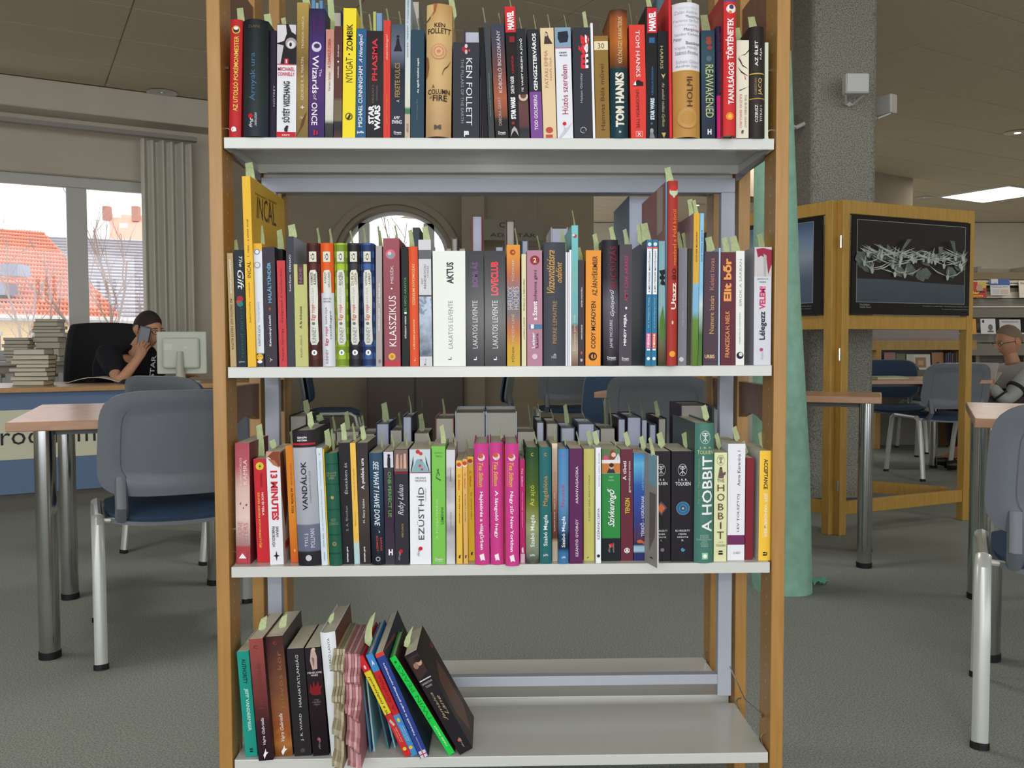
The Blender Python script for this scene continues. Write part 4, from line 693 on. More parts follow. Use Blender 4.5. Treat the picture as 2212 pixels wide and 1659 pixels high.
for (a, b, c_, d_, cc, tt, ds) in ((1394, 1406, 1397, 1409.5, (226, 96, 140), 'és a Nagyvíz Titka', 'first of two blue hardback picture books, its label edged pink'), (1407, 1417.5, 1409.8, 1421.5, (226, 84, 50), 'és az Óriás Nagyagyú Szörny', 'second of two blue hardback picture books, its label edged orange')):
    bk(2, a, b, c_, d_, 518, (38, 116, 156), ds, [D(528, .5, 4, (214, 226, 236)), R(534, 538, cc), R(538, 638, (232, 234, 238), .08, .92), T('A MÉLYTENGERI MENTŐCSAPAT', 634, 542, .3, .68, (40, 44, 60), 'u', .02), T(tt, 712, 645, .34, .64, (166, 210, 226)), R(724, 757, cc, .08, .92), T('MEONI', 755, 726, .3, .66, WH, 'u', .03), R(758, 762, (230, 236, 240), .2, .8), D(780, .5, 3.6, WH)], yb=796, Y=-.02, dep=.2, hard=True, side=[('L', 'A', (26, 62, 92))] if cc[0] == 226 and cc[1] == 96 else ())
bk(2, 1421.5, 1437.5, 1423, 1438.5, 521, [(0, (60, 70, 34)), (.1, (110, 90, 60)), (.3, (120, 150, 110)), (.45, (150, 196, 204)), (1, (140, 190, 200))], 'pale turquoise picture book with a black ant', [D(600, .5, 5, (30, 26, 26), 1.2), D(612, .6, 4.5, (30, 26, 26)), D(590, .7, 3.4, (30, 26, 26)), Pg([(.05, 585), (.5, 600), (.1, 618), (.5, 608), (.95, 620), (.6, 600), (.95, 582)], (36, 32, 30)), Pg([(.2, 690), (.6, 660), (.9, 700), (.7, 740), (.3, 730)], (90, 140, 50))], Y=-.006, yb=791, dep=.17)
bk(2, 1438.5, 1441, 1437.5, 1441.2, 393, (92, 170, 208), 'very thin sky-blue picture book against the red one', [], Y=-.012, yb=793, dep=.24, side=[('L', 'A', (150, 66, 50)), ('L', 'P', [(1419, 410), (1432, 402), (1431, 498), (1419, 510)], (176, 156, 136))])
bk(2, 1441.5, 1460.5, 1442.5, 1465.5, 391, (172, 46, 38), 'tall red travel-tale picture book with a striped balloon', [D(411, .55, 9, (206, 42, 42)), D(415, .55, 9.2, (190, 206, 176), 1.0), R(403, 413, (206, 42, 42), .2, .88), Pg([(.3, 418), (.8, 418), (.62, 428), (.5, 428)], (190, 206, 176)), T('Utazz', 671, 613, .34, .86, (240, 226, 214), 'u', .02), T('80', 607, 582, .4, .86, (70, 24, 24), 'u'), T('mesével a Föld körül', 575, 454, .46, .84, (226, 140, 46), 'u', .008), D(769, .5, 6.6, (240, 160, 40)), D(700, .5, 4, (220, 190, 180), .5)], r=.003, hard=True, yb=795, Y=-.022, dep=.25)
bk(2, 1464, 1483, 1465.5, 1485, 536, (128, 128, 138), 'mid-grey paperback with tiny white lettering', [T('Nagy Angéla · A reménykedő', 703, 622, .46, .6, (190, 192, 200)), D(775, .4, 5, (206, 216, 216))])
bk(2, 1484.5, 1493, 1486, 1497, 537, (58, 58, 44), 'thin dark olive paperback under two slips', [])
bk(2, 1494.5, 1507, 1498.5, 1512, 461, [(0, (90, 120, 40)), (.3, (96, 140, 50)), (.36, (120, 180, 214)), (.53, (124, 180, 214)), (.55, (216, 170, 60)), (1, (230, 170, 40))], 'tall ochre-topped picture book about a small blue train', [T('KICSI KÉK MOZDONY', 565, 500, .36, .66, (70, 56, 50), 'u', .015)], Y=-.004, yb=790, dep=.21, side=[('L', 'A', (196, 186, 190))])
bk(2, 1508, 1516, 1512.5, 1521, 461, [(0, (80, 120, 50)), (.2, (70, 110, 60)), (.4, (196, 214, 216)), (.5, (130, 190, 226)), (1, (136, 194, 230))], 'tall sky-blue picture book with navy capitals', [T('KICSI SÁRGA REPÜLŐ', 565, 497, .3, .7, (50, 60, 120), 'u', .015)], Y=-.004, yb=790, dep=.21)
bk(2, 1517.5, 1550, 1521.5, 1553, 544, (78, 58, 72), 'dark plum paperback with gold uncial title', [T('Keleti lovas', 626, 558, .4, .7, (196, 120, 90), 'u'), T('Nemere István', 720, 639, .4, .72, (206, 160, 96), 'u'), T('URBIS', 773, 765, .12, .8, (226, 196, 140), 'h', .02)])
bk(2, 1551, 1555, 1553.2, 1556.5, 536, (170, 200, 222), 'hair-thin light blue booklet beside the maroon book', [])
bk(2, 1556.5, 1588, 1557.5, 1589.5, 545, (98, 42, 54), 'maroon paperback with a big orange title', [T('Elit bőr', 650, 558, .14, .72, (240, 158, 78), 'u', .04), T('FRANCESCA H. NIELK', 771, 671, .3, .6, (236, 150, 90), 'u', .015)])
bk(2, 1589, 1607.5, 1590, 1608.5, 542, (232, 232, 228), 'white paperback with thin grey capitals and a black ring emblem', [T('SÍROK A SÁRBAN', 661, 560, .32, .68, (130, 130, 128), 'u', -.004), T('MÁIRTÍN Ó CADHAIN', 742, 675, .36, .56, (130, 130, 128)), D(767, .5, 7.6, (26, 26, 46)), D(765, .58, 4.2, (214, 216, 220))])
bk(2, 1628, 1664.5, 1629, 1668, 534, (208, 210, 220), 'pale grey paperback showing a crimson skirt, last before the post', [R(535, 596, (196, 192, 196)), Pg([(.1, 538), (.5, 536), (1, 540), (1, 570), (.8, 592), (.7, 560), (.4, 552), (.2, 556)], (156, 34, 62)), Pg([(.52, 548), (.7, 552), (.68, 596), (.56, 596)], (168, 170, 164)), T('JESSICA', 603.5, 600, .16, .82, (70, 64, 70), 'h'), T('PARK', 609.5, 606, .3, .7, (70, 64, 70), 'h'), T('Lélegezz', 730, 670, .32, .74, (34, 30, 38), 'u', .02), T('VELEM!', 665, 617, .3, .66, (222, 40, 98), 'u', .03), D(751, .44, 3.6, (190, 60, 90)), T('fing selection', 772, 756, .4, .6, (180, 180, 190), 'u', 0, .4)], yb=784, Y=.006, side=[('L', 'A', (150, 146, 156))])
# ---------------- third shelf
bk(3, 511, 540, 506.5, 539.5, 957, [(0, (176, 60, 68)), (.14, (176, 66, 72)), (.16, (156, 130, 128)), (.38, (226, 196, 188)), (.62, (216, 180, 170)), (.8, (182, 90, 100)), (1, (176, 70, 84))], 'rose paperback with pale middle and tiny flying birds', [T('RUBINVÖRÖS', 1046, 988, .28, .46, (228, 196, 192)), T('KAMRA', 1044, 992, .56, .82, (236, 208, 204)), T('PAULINE', 1170, 1122, .16, .46, (206, 120, 124)), T('PETERS', 1172, 1124, .54, .84, (206, 120, 124)), Pg([(.3, 1084), (.42, 1080), (.34, 1087)], (60, 40, 44)), Pg([(.7, 1086), (.84, 1084), (.76, 1090)], (60, 40, 44)), Pg([(.52, 1092), (.6, 1091), (.55, 1096)], (60, 40, 44)), R(1184, 1209, (186, 62, 72), .12, .78), Pg([(.2, 1199), (.46, 1188), (.74, 1199)], WH)], yb=1211, side=[('R', 'A', (122, 34, 46))])
bk(3, 556, 583, 547, 574, 992, (208, 34, 46), 'red paperback with a yellow lightning badge', [D(1007, .5, 8.6, (222, 200, 40)), Pg([(.6, 1000), (.4, 1008), (.52, 1008), (.42, 1015), (.62, 1006), (.5, 1006)], (40, 30, 30)), T('SZUPER KIBORG KÜTYÜKESZTYŰJE', 1062, 1178, .2, .44, (232, 190, 60), 'd', .02), T('NICK ÉS TESLA', 1062, 1110, .56, .76, WH, 'd', .015), T('fémszerkezet', 1022, 1050, .5, .72, (130, 20, 30), 'd')], yb=1209, Y=.03)
bk(3, 583.5, 613, 574.5, 604, 976, (226, 226, 230), 'white paperback with auburn hair and red numerals 13', [Pg([(0, 976), (.6, 976), (.5, 984), (0, 990)], (196, 150, 120)), Pg([(.5, 976), (1, 976), (1, 1008), (.7, 1006), (.3, 990), (.1, 986)], (134, 62, 36)), Pg([(.1, 990), (.6, 994), (.95, 1010), (.5, 1004)], (170, 110, 70)), T('13 MINUTES', 1016, 1120, .26, .78, (202, 36, 50), 'd', .045), T('SARAH', 1133, 1155, .52, .72, (40, 36, 40), 'd', .01), T('PINBOROUGH', 1133, 1176, .22, .44, (40, 36, 40), 'd', .01), Pg([(.5, 1184), (.56, 1193), (.74, 1195), (.56, 1197), (.5, 1206), (.44, 1197), (.26, 1195), (.44, 1193)], (30, 30, 40))], yb=1214, Y=.012, side=[('R', 'A', (196, 186, 178)), ('R', 'P', [(605, 978), (612, 974), (622, 1080), (617, 1140), (607, 1060)], (120, 56, 34)), ('R', 'P', [(616, 1170), (624, 1160), (625, 1176), (617, 1186)], (200, 40, 50))])
bk(3, 628, 645, 616.5, 632, 963, [(0, (216, 90, 24)), (.4, (232, 140, 30)), (1, (226, 128, 24))], 'narrow orange paperback leaning left with black lettering', [T('TÓTI MATILDA', 1000, 1046, .5, .74, (90, 40, 20), 'd'), T('AZ ŐRZŐK TÜZE', 1052, 1106, .44, .78, (40, 20, 20), 'd', .02), D(1185, .6, 3.4, (240, 180, 110), .6)], yb=1211, Y=.026)
bk(3, 646, 694, 630.5, 680.5, 930, [(0, (36, 34, 40)), (.1, (38, 36, 42)), (.112, (98, 104, 128)), (.3, (104, 110, 132)), (.31, (164, 166, 178)), (.87, (178, 178, 188)), (.876, (34, 30, 36)), (1, (38, 34, 40))], 'thick grey hardback with black head cap lettered VANDÁLOK', [T('SZENZÁR', 947, 942.5, .24, .68, WH, 'h', .03), T('HISTÓRIA', 953, 948.5, .24, .68, WH, 'h', .03), R(957, 961, (196, 30, 44)), T('VANDÁLOK', 1100, 996, .28, .58, (44, 36, 48), 'u', .02), T('FARKASOK FÖLDJE', 1084, 1016, .66, .76, (110, 112, 128)), T('TYLL J.', 1178, 1148, .36, .54, (216, 216, 226)), T('POLLMAN', 1180, 1140, .62, .8, (216, 216, 226)), D(1202, .5, 6.5, (196, 198, 206)), D(1202, .5, 4.6, (34, 30, 36)), Pg([(.36, 1202), (.5, 1196), (.64, 1202), (.5, 1208)], (196, 198, 206))], r=.008, hard=True, yb=1219, Y=.008, dep=.15)
bk(3, 695.5, 708, 682.5, 696, 968, (206, 220, 232), 'thin ice-blue paperback leaning left with tiny grey lettering', [Pg([(.3, 978), (.5, 984), (.7, 978), (.5, 982)], (40, 60, 80)), T('A TOLVAJ KÉZÜGYESSÉG', 1050, 996, .4, .6, (110, 130, 150)), T('AZ IFJÚ MORIARTY KALANDJAI', 1146, 1056, .4, .62, (90, 104, 120)), T('SOFIA REID', 1180, 1150, .4, .6, (90, 104, 120)), T('FŐNIX', 1208, 1190, .36, .64, (80, 100, 110))], Y=.006)
bk(3, 708.8, 711.8, 696.8, 699.6, 970, (222, 184, 50), 'hair-thin yellow booklet beside the ice-blue one', [], Y=.008)
bk(3, 713, 739.5, 701, 728.5, 979, (32, 92, 72), 'dark green cloth-look hardback with gold rules', [R(1001, 1003, (24, 70, 56)), R(1044, 1046, (24, 70, 56)), R(1098, 1100, (24, 70, 56)), R(1152, 1154, (24, 70, 56)), R(1192, 1194, (24, 70, 56)), T('JÓKAI MÓR\nAZ ARANY\nEMBER', 1034, 1018, .1, .9, (150, 160, 110), 'h'), D(1073, .5, 3.4, (176, 150, 90)), T('FEKETE\nGYÉMÁNTOK', 1132, 1118, .12, .88, (120, 150, 110), 'h'), D(1172, .5, 4.4, (160, 140, 80)), D(1172, .5, 2.4, (32, 92, 72))], r=.006, hard=True, Y=.006)
bk(3, 740.5, 765, 730.5, 755, 957, (30, 28, 32), 'black paperback with thin grey title above white logo', [T('S. A. Rhothan', 1147, 1093, .42, .62, (150, 150, 156)), T('Életeken át', 1067, 1000, .36, .7, (176, 178, 184)), T('novum pro', 1214, 1181, .4, .58, WH, 'u', .02)], Y=.012)
bk(3, 766, 777.5, 755.5, 768, 957, [(0, (170, 200, 206)), (.16, (176, 204, 206)), (.2, (236, 184, 72)), (1, (240, 190, 76))], 'thin yellow paperback with a pale blue foot', [T('Oroszlánok és iramgidák', 1080, 1012, .36, .62, (150, 110, 50)), T('Bajtai Ferenc', 1136, 1104, .36, .62, (160, 120, 60))], Y=.012)
bk(3, 778.5, 800, 769, 795, 957, [(0, (44, 36, 36)), (.5, (70, 60, 56)), (1, (48, 42, 42))], 'brown-black paperback with white jagged title', [T('A poklok ura', 1057, 990, .32, .7, WH, 'u', .012), T('H. Gary Sakini', 1130, 1078, .4, .62, (222, 220, 220), 'u', .012), T('novum pro', 1214, 1181, .4, .58, WH, 'u', .02)], Y=.012, noise=.4, ns=30)
bk(3, 803, 832.5, 797.5, 825, 978, [(0, (20, 26, 34)), (.3, (24, 36, 56)), (1, (44, 78, 104))], 'navy paperback with white italic capitals and red author name', [T('SEE WHAT I HAVE DONE', 996, 1135, .3, .72, (214, 224, 230), 'd', .012, .25), Pg([(.56, 1142), (.7, 1148), (.62, 1150), (.64, 1146)], WH), T('SARAH', 1160, 1188, .7, .84, (206, 70, 44), 'd', .01), T('SCHMIDT', 1156, 1190, .4, .54, (206, 70, 44), 'd', .01), D(1206, .5, 5, (170, 176, 184)), D(1206, .5, 3.2, (24, 30, 40))], r=.004, Y=.008)
bk(3, 833.5, 852.5, 827.5, 850, 975, [(0, (60, 56, 70)), (.12, (52, 46, 60)), (.45, (54, 30, 56)), (1, (62, 58, 74))], 'dark paperback with a lone figure on white and green capitals', [R(976, 1010, (206, 206, 216)), Pg([(.36, 1004), (.4, 988), (.54, 984), (.7, 990), (.7, 1012), (.42, 1012)], (34, 30, 38)), D(984, .54, 3, (34, 30, 38)), T('ONE PERFECT LIE', 1019, 1117, .4, .76, (92, 166, 66), 'd', .012), T('SCOTTOLINE', 1124, 1176, .5, .78, (86, 34, 80), 'd'), T('H', 1199, 1186, .36, .8, WH, 'h', .05)], Y=.008)
bk(3, 854, 883, 851, 881, 971, (44, 42, 52), 'charcoal paperback with four small figures and a silver signature', [R(972, 1018, (120, 96, 90)), Pg([(.1, 1012), (.16, 982), (.3, 980), (.34, 1012)], (206, 160, 140)), Pg([(.42, 1012), (.46, 984), (.58, 982), (.6, 1012)], (190, 150, 130)), Pg([(.68, 1012), (.7, 980), (.86, 980), (.9, 1012)], (214, 166, 144)), R(1018, 1024, (110, 30, 44)), T('Ruby Lehan', 1112, 1046, .24, .78, (206, 204, 214), 'u', 0, .4), T('HIBÁTLANOK', 1160, 1130, .46, .64, (176, 150, 70)), D(1190, .44, 4, (206, 20, 30)), T('fing', 1210, 1190, .24, .42, (160, 160, 170), 'u', 0, .4)], Y=.006)
bk(3, 887, 931, 883.5, 930.5, 971, (232, 234, 240), 'white paperback with a bridge photo and rose petals', [R(971, 1020, (196, 210, 214)), Pg([(.08, 1020), (.34, 992), (.6, 992), (.94, 1020)], (130, 170, 180)), Pg([(.04, 1018), (.18, 984), (.2, 1000), (.08, 1020)], (50, 70, 84)), Pg([(.96, 1018), (.76, 984), (.78, 1000), (.94, 1020)], (50, 70, 84)), D(976, .4, 4.5, (196, 44, 50)), D(980, .54, 4, (204, 60, 60)), D(1006, .5, 3, (206, 60, 70)), D(1014, .6, 2.6, (206, 60, 70)), D(994, .56, 2, (206, 60, 70)), R(1020, 1021.4, (150, 30, 40)), T('HELENA', 1034, 1030, .28, .78, (70, 66, 74), 'h'), T('SILENCE', 1040, 1036, .26, .8, (70, 66, 74), 'h'), T('EZÜSTHÍD', 1165, 1052, .34, .68, (54, 50, 58), 'u', -.002), T('HANGJAI', 1082, 1054, .74, .8, (120, 120, 130)), D(1184, .5, 4.2, (220, 24, 40)), T('fing', 1201, 1183, .34, .48, (120, 120, 130), 'u', 0, .4)], Y=.006)
bk(3, 934, 963, 932, 962, 964, (118, 196, 74), 'bright apple-green paperback with a knotted string drawing', [T('JENNIFER E.', 981, 977, .2, .84, (60, 130, 50), 'h'), T('SMITH', 988, 984, .3, .76, (60, 130, 50), 'h'), Pg([(.3, 1030), (.5, 1012), (.54, 1013), (.34, 1031)], (50, 110, 50)), Pg([(.3, 1030), (.66, 1036), (.66, 1039), (.3, 1033)], (50, 110, 50)), Pg([(.4, 1012), (.6, 1026), (.56, 1028), (.38, 1015)], (50, 110, 50)), T('LEMENNI', 1132, 1096, .66, .86, (60, 116, 50), 'u', .012), T('A TŰZIJÁTÉKRÓL', 1164, 1076, .26, .48, (196, 226, 176))] + DV(1205), Y=.006)
bk(3, 964.5, 983, 963.5, 983, 972, [(0, (206, 206, 212)), (.3, (150, 146, 152)), (.5, (206, 204, 208)), (.75, (156, 152, 158)), (.85, (208, 206, 212)), (1, (206, 206, 214))], 'misty grey paperback with a faint winter wood', [Pg([(.4, 1040), (.5, 1006), (.6, 1040)], (130, 126, 134)), T('GAÁL ANNA', 1140, 1106, .4, .6, (120, 120, 130))], noise=.5, ns=30, Y=.006)
for (a, b, c_, d_, y, cc, tt, ds, yb_) in ((986.5, 999, 984.5, 999, 995, (232, 182, 66), '8 óra irány a sajtóház!', 'first of three thin yellow children\'s paperbacks, amber spine', 1219), (1001, 1011.5, 999.5, 1008.5, 992, (222, 172, 90), 'Ki rabolta el a múmiát?', 'middle one of three thin yellow children\'s paperbacks, pale tan spine', 1219), (1012.5, 1026, 1009, 1023, 987, (246, 212, 44), 'Az olimpia hőse', 'lemon-yellow thin paperback touching the pink hardbacks', 1213)):
    bk(3, a, b, c_, d_, y, cc, ds, [D(y + 12, .46, 5.4, (226, 206, 186)), D(y + 9, .46, 4.4, (206, 60, 40), 1.1), T('G. Stilton', y + 30, y + 64, .3, .66, (214, 80, 50), 'd', .015, .2), T(tt, y + 76, y + 136, .42, .62, (60, 40, 30), 'd', .012), Pg([(.4, yb_ - 18), (.7, yb_ - 20), (.6, yb_ - 12), (.4, yb_ - 12)], (40, 26, 20))], yb=yb_, Y=.008 if yb_ > 1215 else .03)
PK = (204, 54, 136)
for (a, b, c_, d_, y, tt, y2, ds, yb_) in ((1028, 1056.5, 1022.5, 1056.5, 958, 'Hajótörés a világűrben', 1188, 'first of three thick magenta hardbacks, a five-word space title', 1222), (1060, 1088, 1057.5, 1086, 956, 'A lángoló hegy', 1164, 'middle one of three thick magenta hardbacks, the shortest title', 1223), (1092.5, 1121, 1089.5, 1121, 958, 'Nagy zűr New Yorkban', 1194, 'last of three thick magenta hardbacks, jutting out slightly', 1226)):
    bk(3, a, b, c_, d_, y, PK, ds, [D(y + 30, .5, 7.6, (226, 214, 216)), D(y + 27, .44, 5, (206, 84, 60), 1.2), D(y + 34, .56, 3, (206, 190, 190)), T('Tea Stilton', y + 41, y + 94, .3, .62, (232, 178, 64), 'd', .015, .25), R(y + 42, y + 94, (232, 178, 64), .2, .225), T(tt, y + 104, y2, .3, .62, WH, 'd', .012), Pg([(.3, yb_ - 22), (.6, yb_ - 26), (.7, yb_ - 10), (.5, yb_ - 12), (.4, yb_ - 9)], (246, 226, 236))], r=.005, hard=True, yb=yb_, Y=.002 if yb_ < 1225 else -.008, dep=.145)
bk(3, 1088.3, 1091, 1086.8, 1089, 962, (226, 90, 40), 'hair-thin orange booklet squeezed between two magenta hardbacks', [], Y=.012)
bk(3, 1123.5, 1135, 1122, 1133.5, 992, (206, 34, 116), 'thin magenta paperback with white capitals beside three thick ones', [T('Tea Stilton', 1012, 1052, .34, .66, (240, 216, 232), 'd', .012, .25), T('„TISZTA TENGER” HADMŰVELET', 1062, 1142, .4, .6, (246, 222, 236), 'd', .012), Pg([(.3, 1188), (.6, 1184), (.7, 1198), (.5, 1196), (.4, 1199)], WH), R(1199, 1219, (226, 190, 206), .1, .9)], Y=.012)
bk(3, 1136, 1164, 1135, 1163.5, 966, [(0, (60, 66, 60)), (.1, (120, 130, 110)), (.3, (150, 160, 110)), (.5, (110, 120, 40)), (.65, (70, 96, 30)), (1, (24, 70, 40))], 'leafy green hardback with a yellow-green title', [T('c', 985, 978, .4, .6, (196, 170, 50), 'h'), T('Az ajtó', 1093, 1048, .3, .76, (196, 200, 70)), T('Szabó Magda', 1182, 1112, .34, .76, (226, 232, 222), 'u', .01), T('jaffa', 1197, 1203, .3, .7, WH, 'h')], r=.004, hard=True, noise=.3, ns=30, Y=.006)
bk(3, 1165.5, 1192, 1164.5, 1190.5, 966, (36, 104, 106), 'teal hardback with a copper-orange title', [T('c', 985, 978, .4, .6, (206, 140, 60), 'h'), T('Magdaléna', 1093, 1028, .3, .78, (196, 146, 66)), T('Szabó Magda', 1180, 1112, .32, .74, (222, 234, 232), 'u', .01), T('jaffa', 1197, 1203, .3, .7, WH, 'h')], r=.004, hard=True, Y=.006)
bk(3, 1193, 1204.5, 1192, 1204, 958, [(0, (216, 196, 170)), (.16, (214, 190, 160)), (.2, (116, 60, 40)), (.4, (150, 80, 50)), (.6, (206, 150, 120)), (1, (226, 208, 176))], 'thin beige and russet paperback between teal and blue spines', [T('Hínár', 1042, 1020, .3, .7, (190, 140, 110)), T('Goldmark Károly · Szabó T. Anna', 1154, 1068, .34, .62, WH, 'u', .012)], yb=1221)
bk(3, 1206, 1228.5, 1206.5, 1228, 970, [(0, (60, 120, 170)), (.1, (50, 110, 160)), (.14, (24, 40, 60)), (.25, (34, 60, 90)), (.3, (60, 100, 140)), (.55, (90, 146, 190)), (1, (70, 134, 190))], 'sky-blue hardback with a red-pink title', [T('c', 988, 981, .4, .6, (196, 70, 110), 'h'), T('Nyuszik', 1096, 1046, .24, .7, (190, 50, 100)), T('Szabó Magda', 1184, 1116, .3, .74, (222, 232, 240), 'u', .01), T('jaffa', 1203, 1209, .3, .7, WH, 'h')], r=.004, hard=True, yb=1221, Y=.002)
bk(3, 1230, 1259, 1229.5, 1259, 969, (92, 32, 84), 'deep purple paperback with white serif capitals', [T('SZÁNTÓ GYÖRGY', 1207, 1124, .42, .66, (226, 210, 222), 'u', .01), T('ARANYÁGACSKA', 1090, 1008, .42, .66, (226, 210, 222), 'u', .01)], yb=1222, Y=.002)
bk(3, 1261, 1284, 1260.5, 1284, 970, (206, 200, 106), 'mustard-yellow paperback with thin dark capitals', [T('A SZENT GRÁL FELKUTATÁSA', 1132, 1028, .42, .6, (90, 90, 50)), Pg([(.3, 1214), (.7, 1206), (.5, 1210), (.4, 1215)], (50, 50, 30))], yb=1221)
bk(3, 1287.5, 1298, 1287, 1298, 967, (230, 234, 242), 'thin white paperback with black lettering along the foot', [T('kortárs számi drámák', 1052, 978, .5, .76, (90, 90, 104)), T('SZERENCSEFIA', 1170, 1100, .3, .74, (50, 50, 60)), D(1206, .5, 3.4, (40, 40, 50))], yb=1222, Y=.004)
bk(3, 1300, 1340, 1299.5, 1340, 971, (46, 140, 66), 'green paperback with two small portraits and white brush script', [R(971, 1025, (196, 196, 196)), R(971, 994, (90, 120, 76)), Pg([(.4, 994), (.46, 976), (.6, 971), (.76, 980), (.84, 994)], (140, 60, 36)), D(983, .64, 5, (226, 186, 166)), Pg([(.6, 998), (.9, 980), (1, 990), (1, 998)], (206, 206, 214)), D(990, .2, 5.6, (220, 70, 110)), R(994, 1002, (226, 222, 226)), R(1002, 1024, (200, 120, 56)), Pg([(.26, 1024), (.4, 1012), (.6, 1012), (.74, 1024)], (50, 44, 50)), D(1010, .52, 5, (206, 166, 140)), D(1006, .52, 4.6, (50, 34, 30), 1.1), T('VAGY', 1034, 1031, .38, .62, (200, 226, 200), 'h'), T('KATA', 1041, 1038, .36, .64, (200, 226, 200), 'h'), T('Szívkeringő', 1144, 1058, .3, .78, WH, 'u', .012, .4), R(1170, 1222, (26, 30, 34)), D(1186, .5, 4.4, (220, 24, 30)), T('fing', 1202, 1182, .34, .48, (160, 160, 160), 'u', 0, .4), T('selection', 1202, 1180, .56, .66, (160, 160, 160), 'u', 0, .4)], yb=1221)
bk(3, 1341, 1367.5, 1341, 1367, 971, (106, 40, 56), 'burgundy paperback with a white title and yellow TENZIN', [T('A tibeti', 1040, 997, .16, .46, (226, 214, 218), 'u', .02), T('gyermekszerzetes', 1068, 997, .62, .84, (222, 206, 210), 'u', .012), T('TENZIN', 1115, 1080, .36, .72, (226, 190, 50), 'u', .02), D(1198, .5, 6, WH), D(1198, .5, 4.6, (106, 40, 56)), Pg([(.34, 1201), (.5, 1192), (.66, 1201)], WH)], yb=1221)
bk(3, 1369, 1402, 1368, 1403, 980, [(0, (40, 44, 100)), (.07, (40, 50, 110)), (.09, (160, 196, 216)), (.13, (150, 186, 210)), (.15, (36, 34, 84)), (.2, (80, 50, 80)), (.4, (50, 60, 140)), (.7, (44, 90, 176)), (.9, (90, 180, 226)), (1, (50, 130, 200))], 'blue starry paperback with blocky white capitals', [T('TÉRIDŐ – UGRÓKNAK', 1166, 1074, .42, .68, (216, 222, 240), 'u', .01), T('A IDŐ ÉS TUDÁSCSATORNÁN', 1062, 998, .5, .66, (150, 196, 226)), D(1177, .4, 4, (206, 100, 60), 1.6), D(1180, .7, 3.4, (200, 90, 60), 1.6)], yb=1220)
bk(3, 1419.5, 1423, 1419, 1422.5, 985, (206, 204, 200), 'thin teal and stone booklet swung forward over the edge', [], yb=1236, Y=-.035, dep=.05, rz=.27, side=[('L', 'A', (150, 144, 136)), ('L', 'P', [(1401, 978), (1423, 984), (1423, 1054), (1401, 1044)], (116, 166, 184)), ('L', 'P', [(1403, 1062), (1417, 1068), (1414, 1160), (1402, 1190)], (106, 96, 100)), ('L', 'P', [(1404, 1202), (1410, 1205), (1410, 1208), (1404, 1205)], (50, 50, 54))])
KNOT = lambda y, r=1.0, c=(206, 206, 206), bc=(30, 26, 32): [D(y, .5, 13 * r, c, .76), D(y, .5, 12.2 * r, bc, .76), R(y - 9 * r, y + 10 * r, c, .485, .515), Pg([(.36, y - 4 * r), (.5, y - 1 * r), (.64, y - 4 * r), (.5, y + 1 * r)], c), D(y - 6 * r, .42, 3 * r, c), D(y - 6 * r, .42, 1.9 * r, bc), D(y - 6 * r, .58, 3 * r, c), D(y - 6 * r, .58, 1.9 * r, bc), Pg([(.5, y + 1), (.64, y + 8 * r), (.6, y + 8 * r), (.5, y + 3)], c), Pg([(.5, y + 1), (.36, y + 8 * r), (.4, y + 8 * r), (.5, y + 3)], c)]
bk(3, 1408, 1447.5, 1406.5, 1449, 975, (36, 32, 38), 'black paperback with an orange diamond, partly behind the swung booklet', KNOT(1016) + [T('J. R. R.', 1041, 1035, .3, .7, WH, 'h'), T('TOLKIEN', 1049, 1042, .16, .84, WH, 'h'), Pg([(.2, 1098), (.5, 1084), (.82, 1098), (.5, 1116)], (90, 80, 84)), Pg([(.3, 1099), (.5, 1089), (.72, 1099), (.5, 1111)], (222, 104, 56)), T('ELVESZETT', 1151, 1147, .2, .84, WH, 'h'), T('MESÉK', 1158, 1154, .3, .72, WH, 'h'), T('KÖNYVE', 1165, 1161, .26, .76, WH, 'h'), T('I.', 1172, 1168, .48, .54, WH, 'h'), D(1191, .56, 4, (130, 126, 140))], yb=1217, Y=.012)
bk(3, 1450, 1496.5, 1450, 1499, 975, (34, 30, 38), 'black paperback with a round blue rosette', KNOT(1016) + [T('J. R. R.', 1041, 1035, .3, .72, WH, 'h'), T('TOLKIEN', 1050, 1042, .16, .86, WH, 'h'), D(1100, .52, 14.5, (110, 150, 176)), D(1100, .52, 13.4, (40, 100, 140)), D(1100, .52, 8, (70, 140, 180)), D(1100, .52, 6.6, (30, 84, 124)), D(1100, .52, 2.6, (206, 170, 90)), T('ELVESZETT', 1151, 1147, .18, .84, WH, 'h'), T('MESÉK', 1158, 1154, .32, .7, WH, 'h'), T('KÖNYVE', 1165, 1161, .26, .76, WH, 'h'), T('II.', 1172, 1168, .46, .56, WH, 'h'), D(1191, .52, 4.4, (70, 140, 180)), D(1187, .58, 2.6, (34, 30, 38))], yb=1218, Y=.01)
bk(3, 1498, 1540, 1501, 1542, 914, (70, 122, 110), 'big sea-green hardback, the tallest book there, lettered A HOBBIT', KNOT(944, 1.1, (226, 232, 226), (70, 122, 110)) + [T('J. R. R.', 970, 964, .2, .86, (196, 206, 120), 'h'), T('TOLKIEN', 980, 972, .1, .94, (206, 214, 130), 'h'), T('A HOBBIT', 1148, 984, .34, .9, (236, 238, 236), 'u', .012), T('Oda-vissza · Magyarázatos változat', 1088, 990, .14, .24, (150, 170, 110)), T('BEVEZETÉSSEL\nJEGYZETEKKEL\nÉS MAGYARÁZATOKKAL\nELLÁTTA\nDOUGLAS A.\nANDERSON', 1180, 1153, .1, .9, (170, 196, 186), 'h'), R(1193, 1207, (140, 206, 150), .36, .68), D(1200, .52, 4.4, WH)], r=.008, hard=True, yb=1216, Y=.004, dep=.19, side=[('L', 'A', (44, 70, 66))])
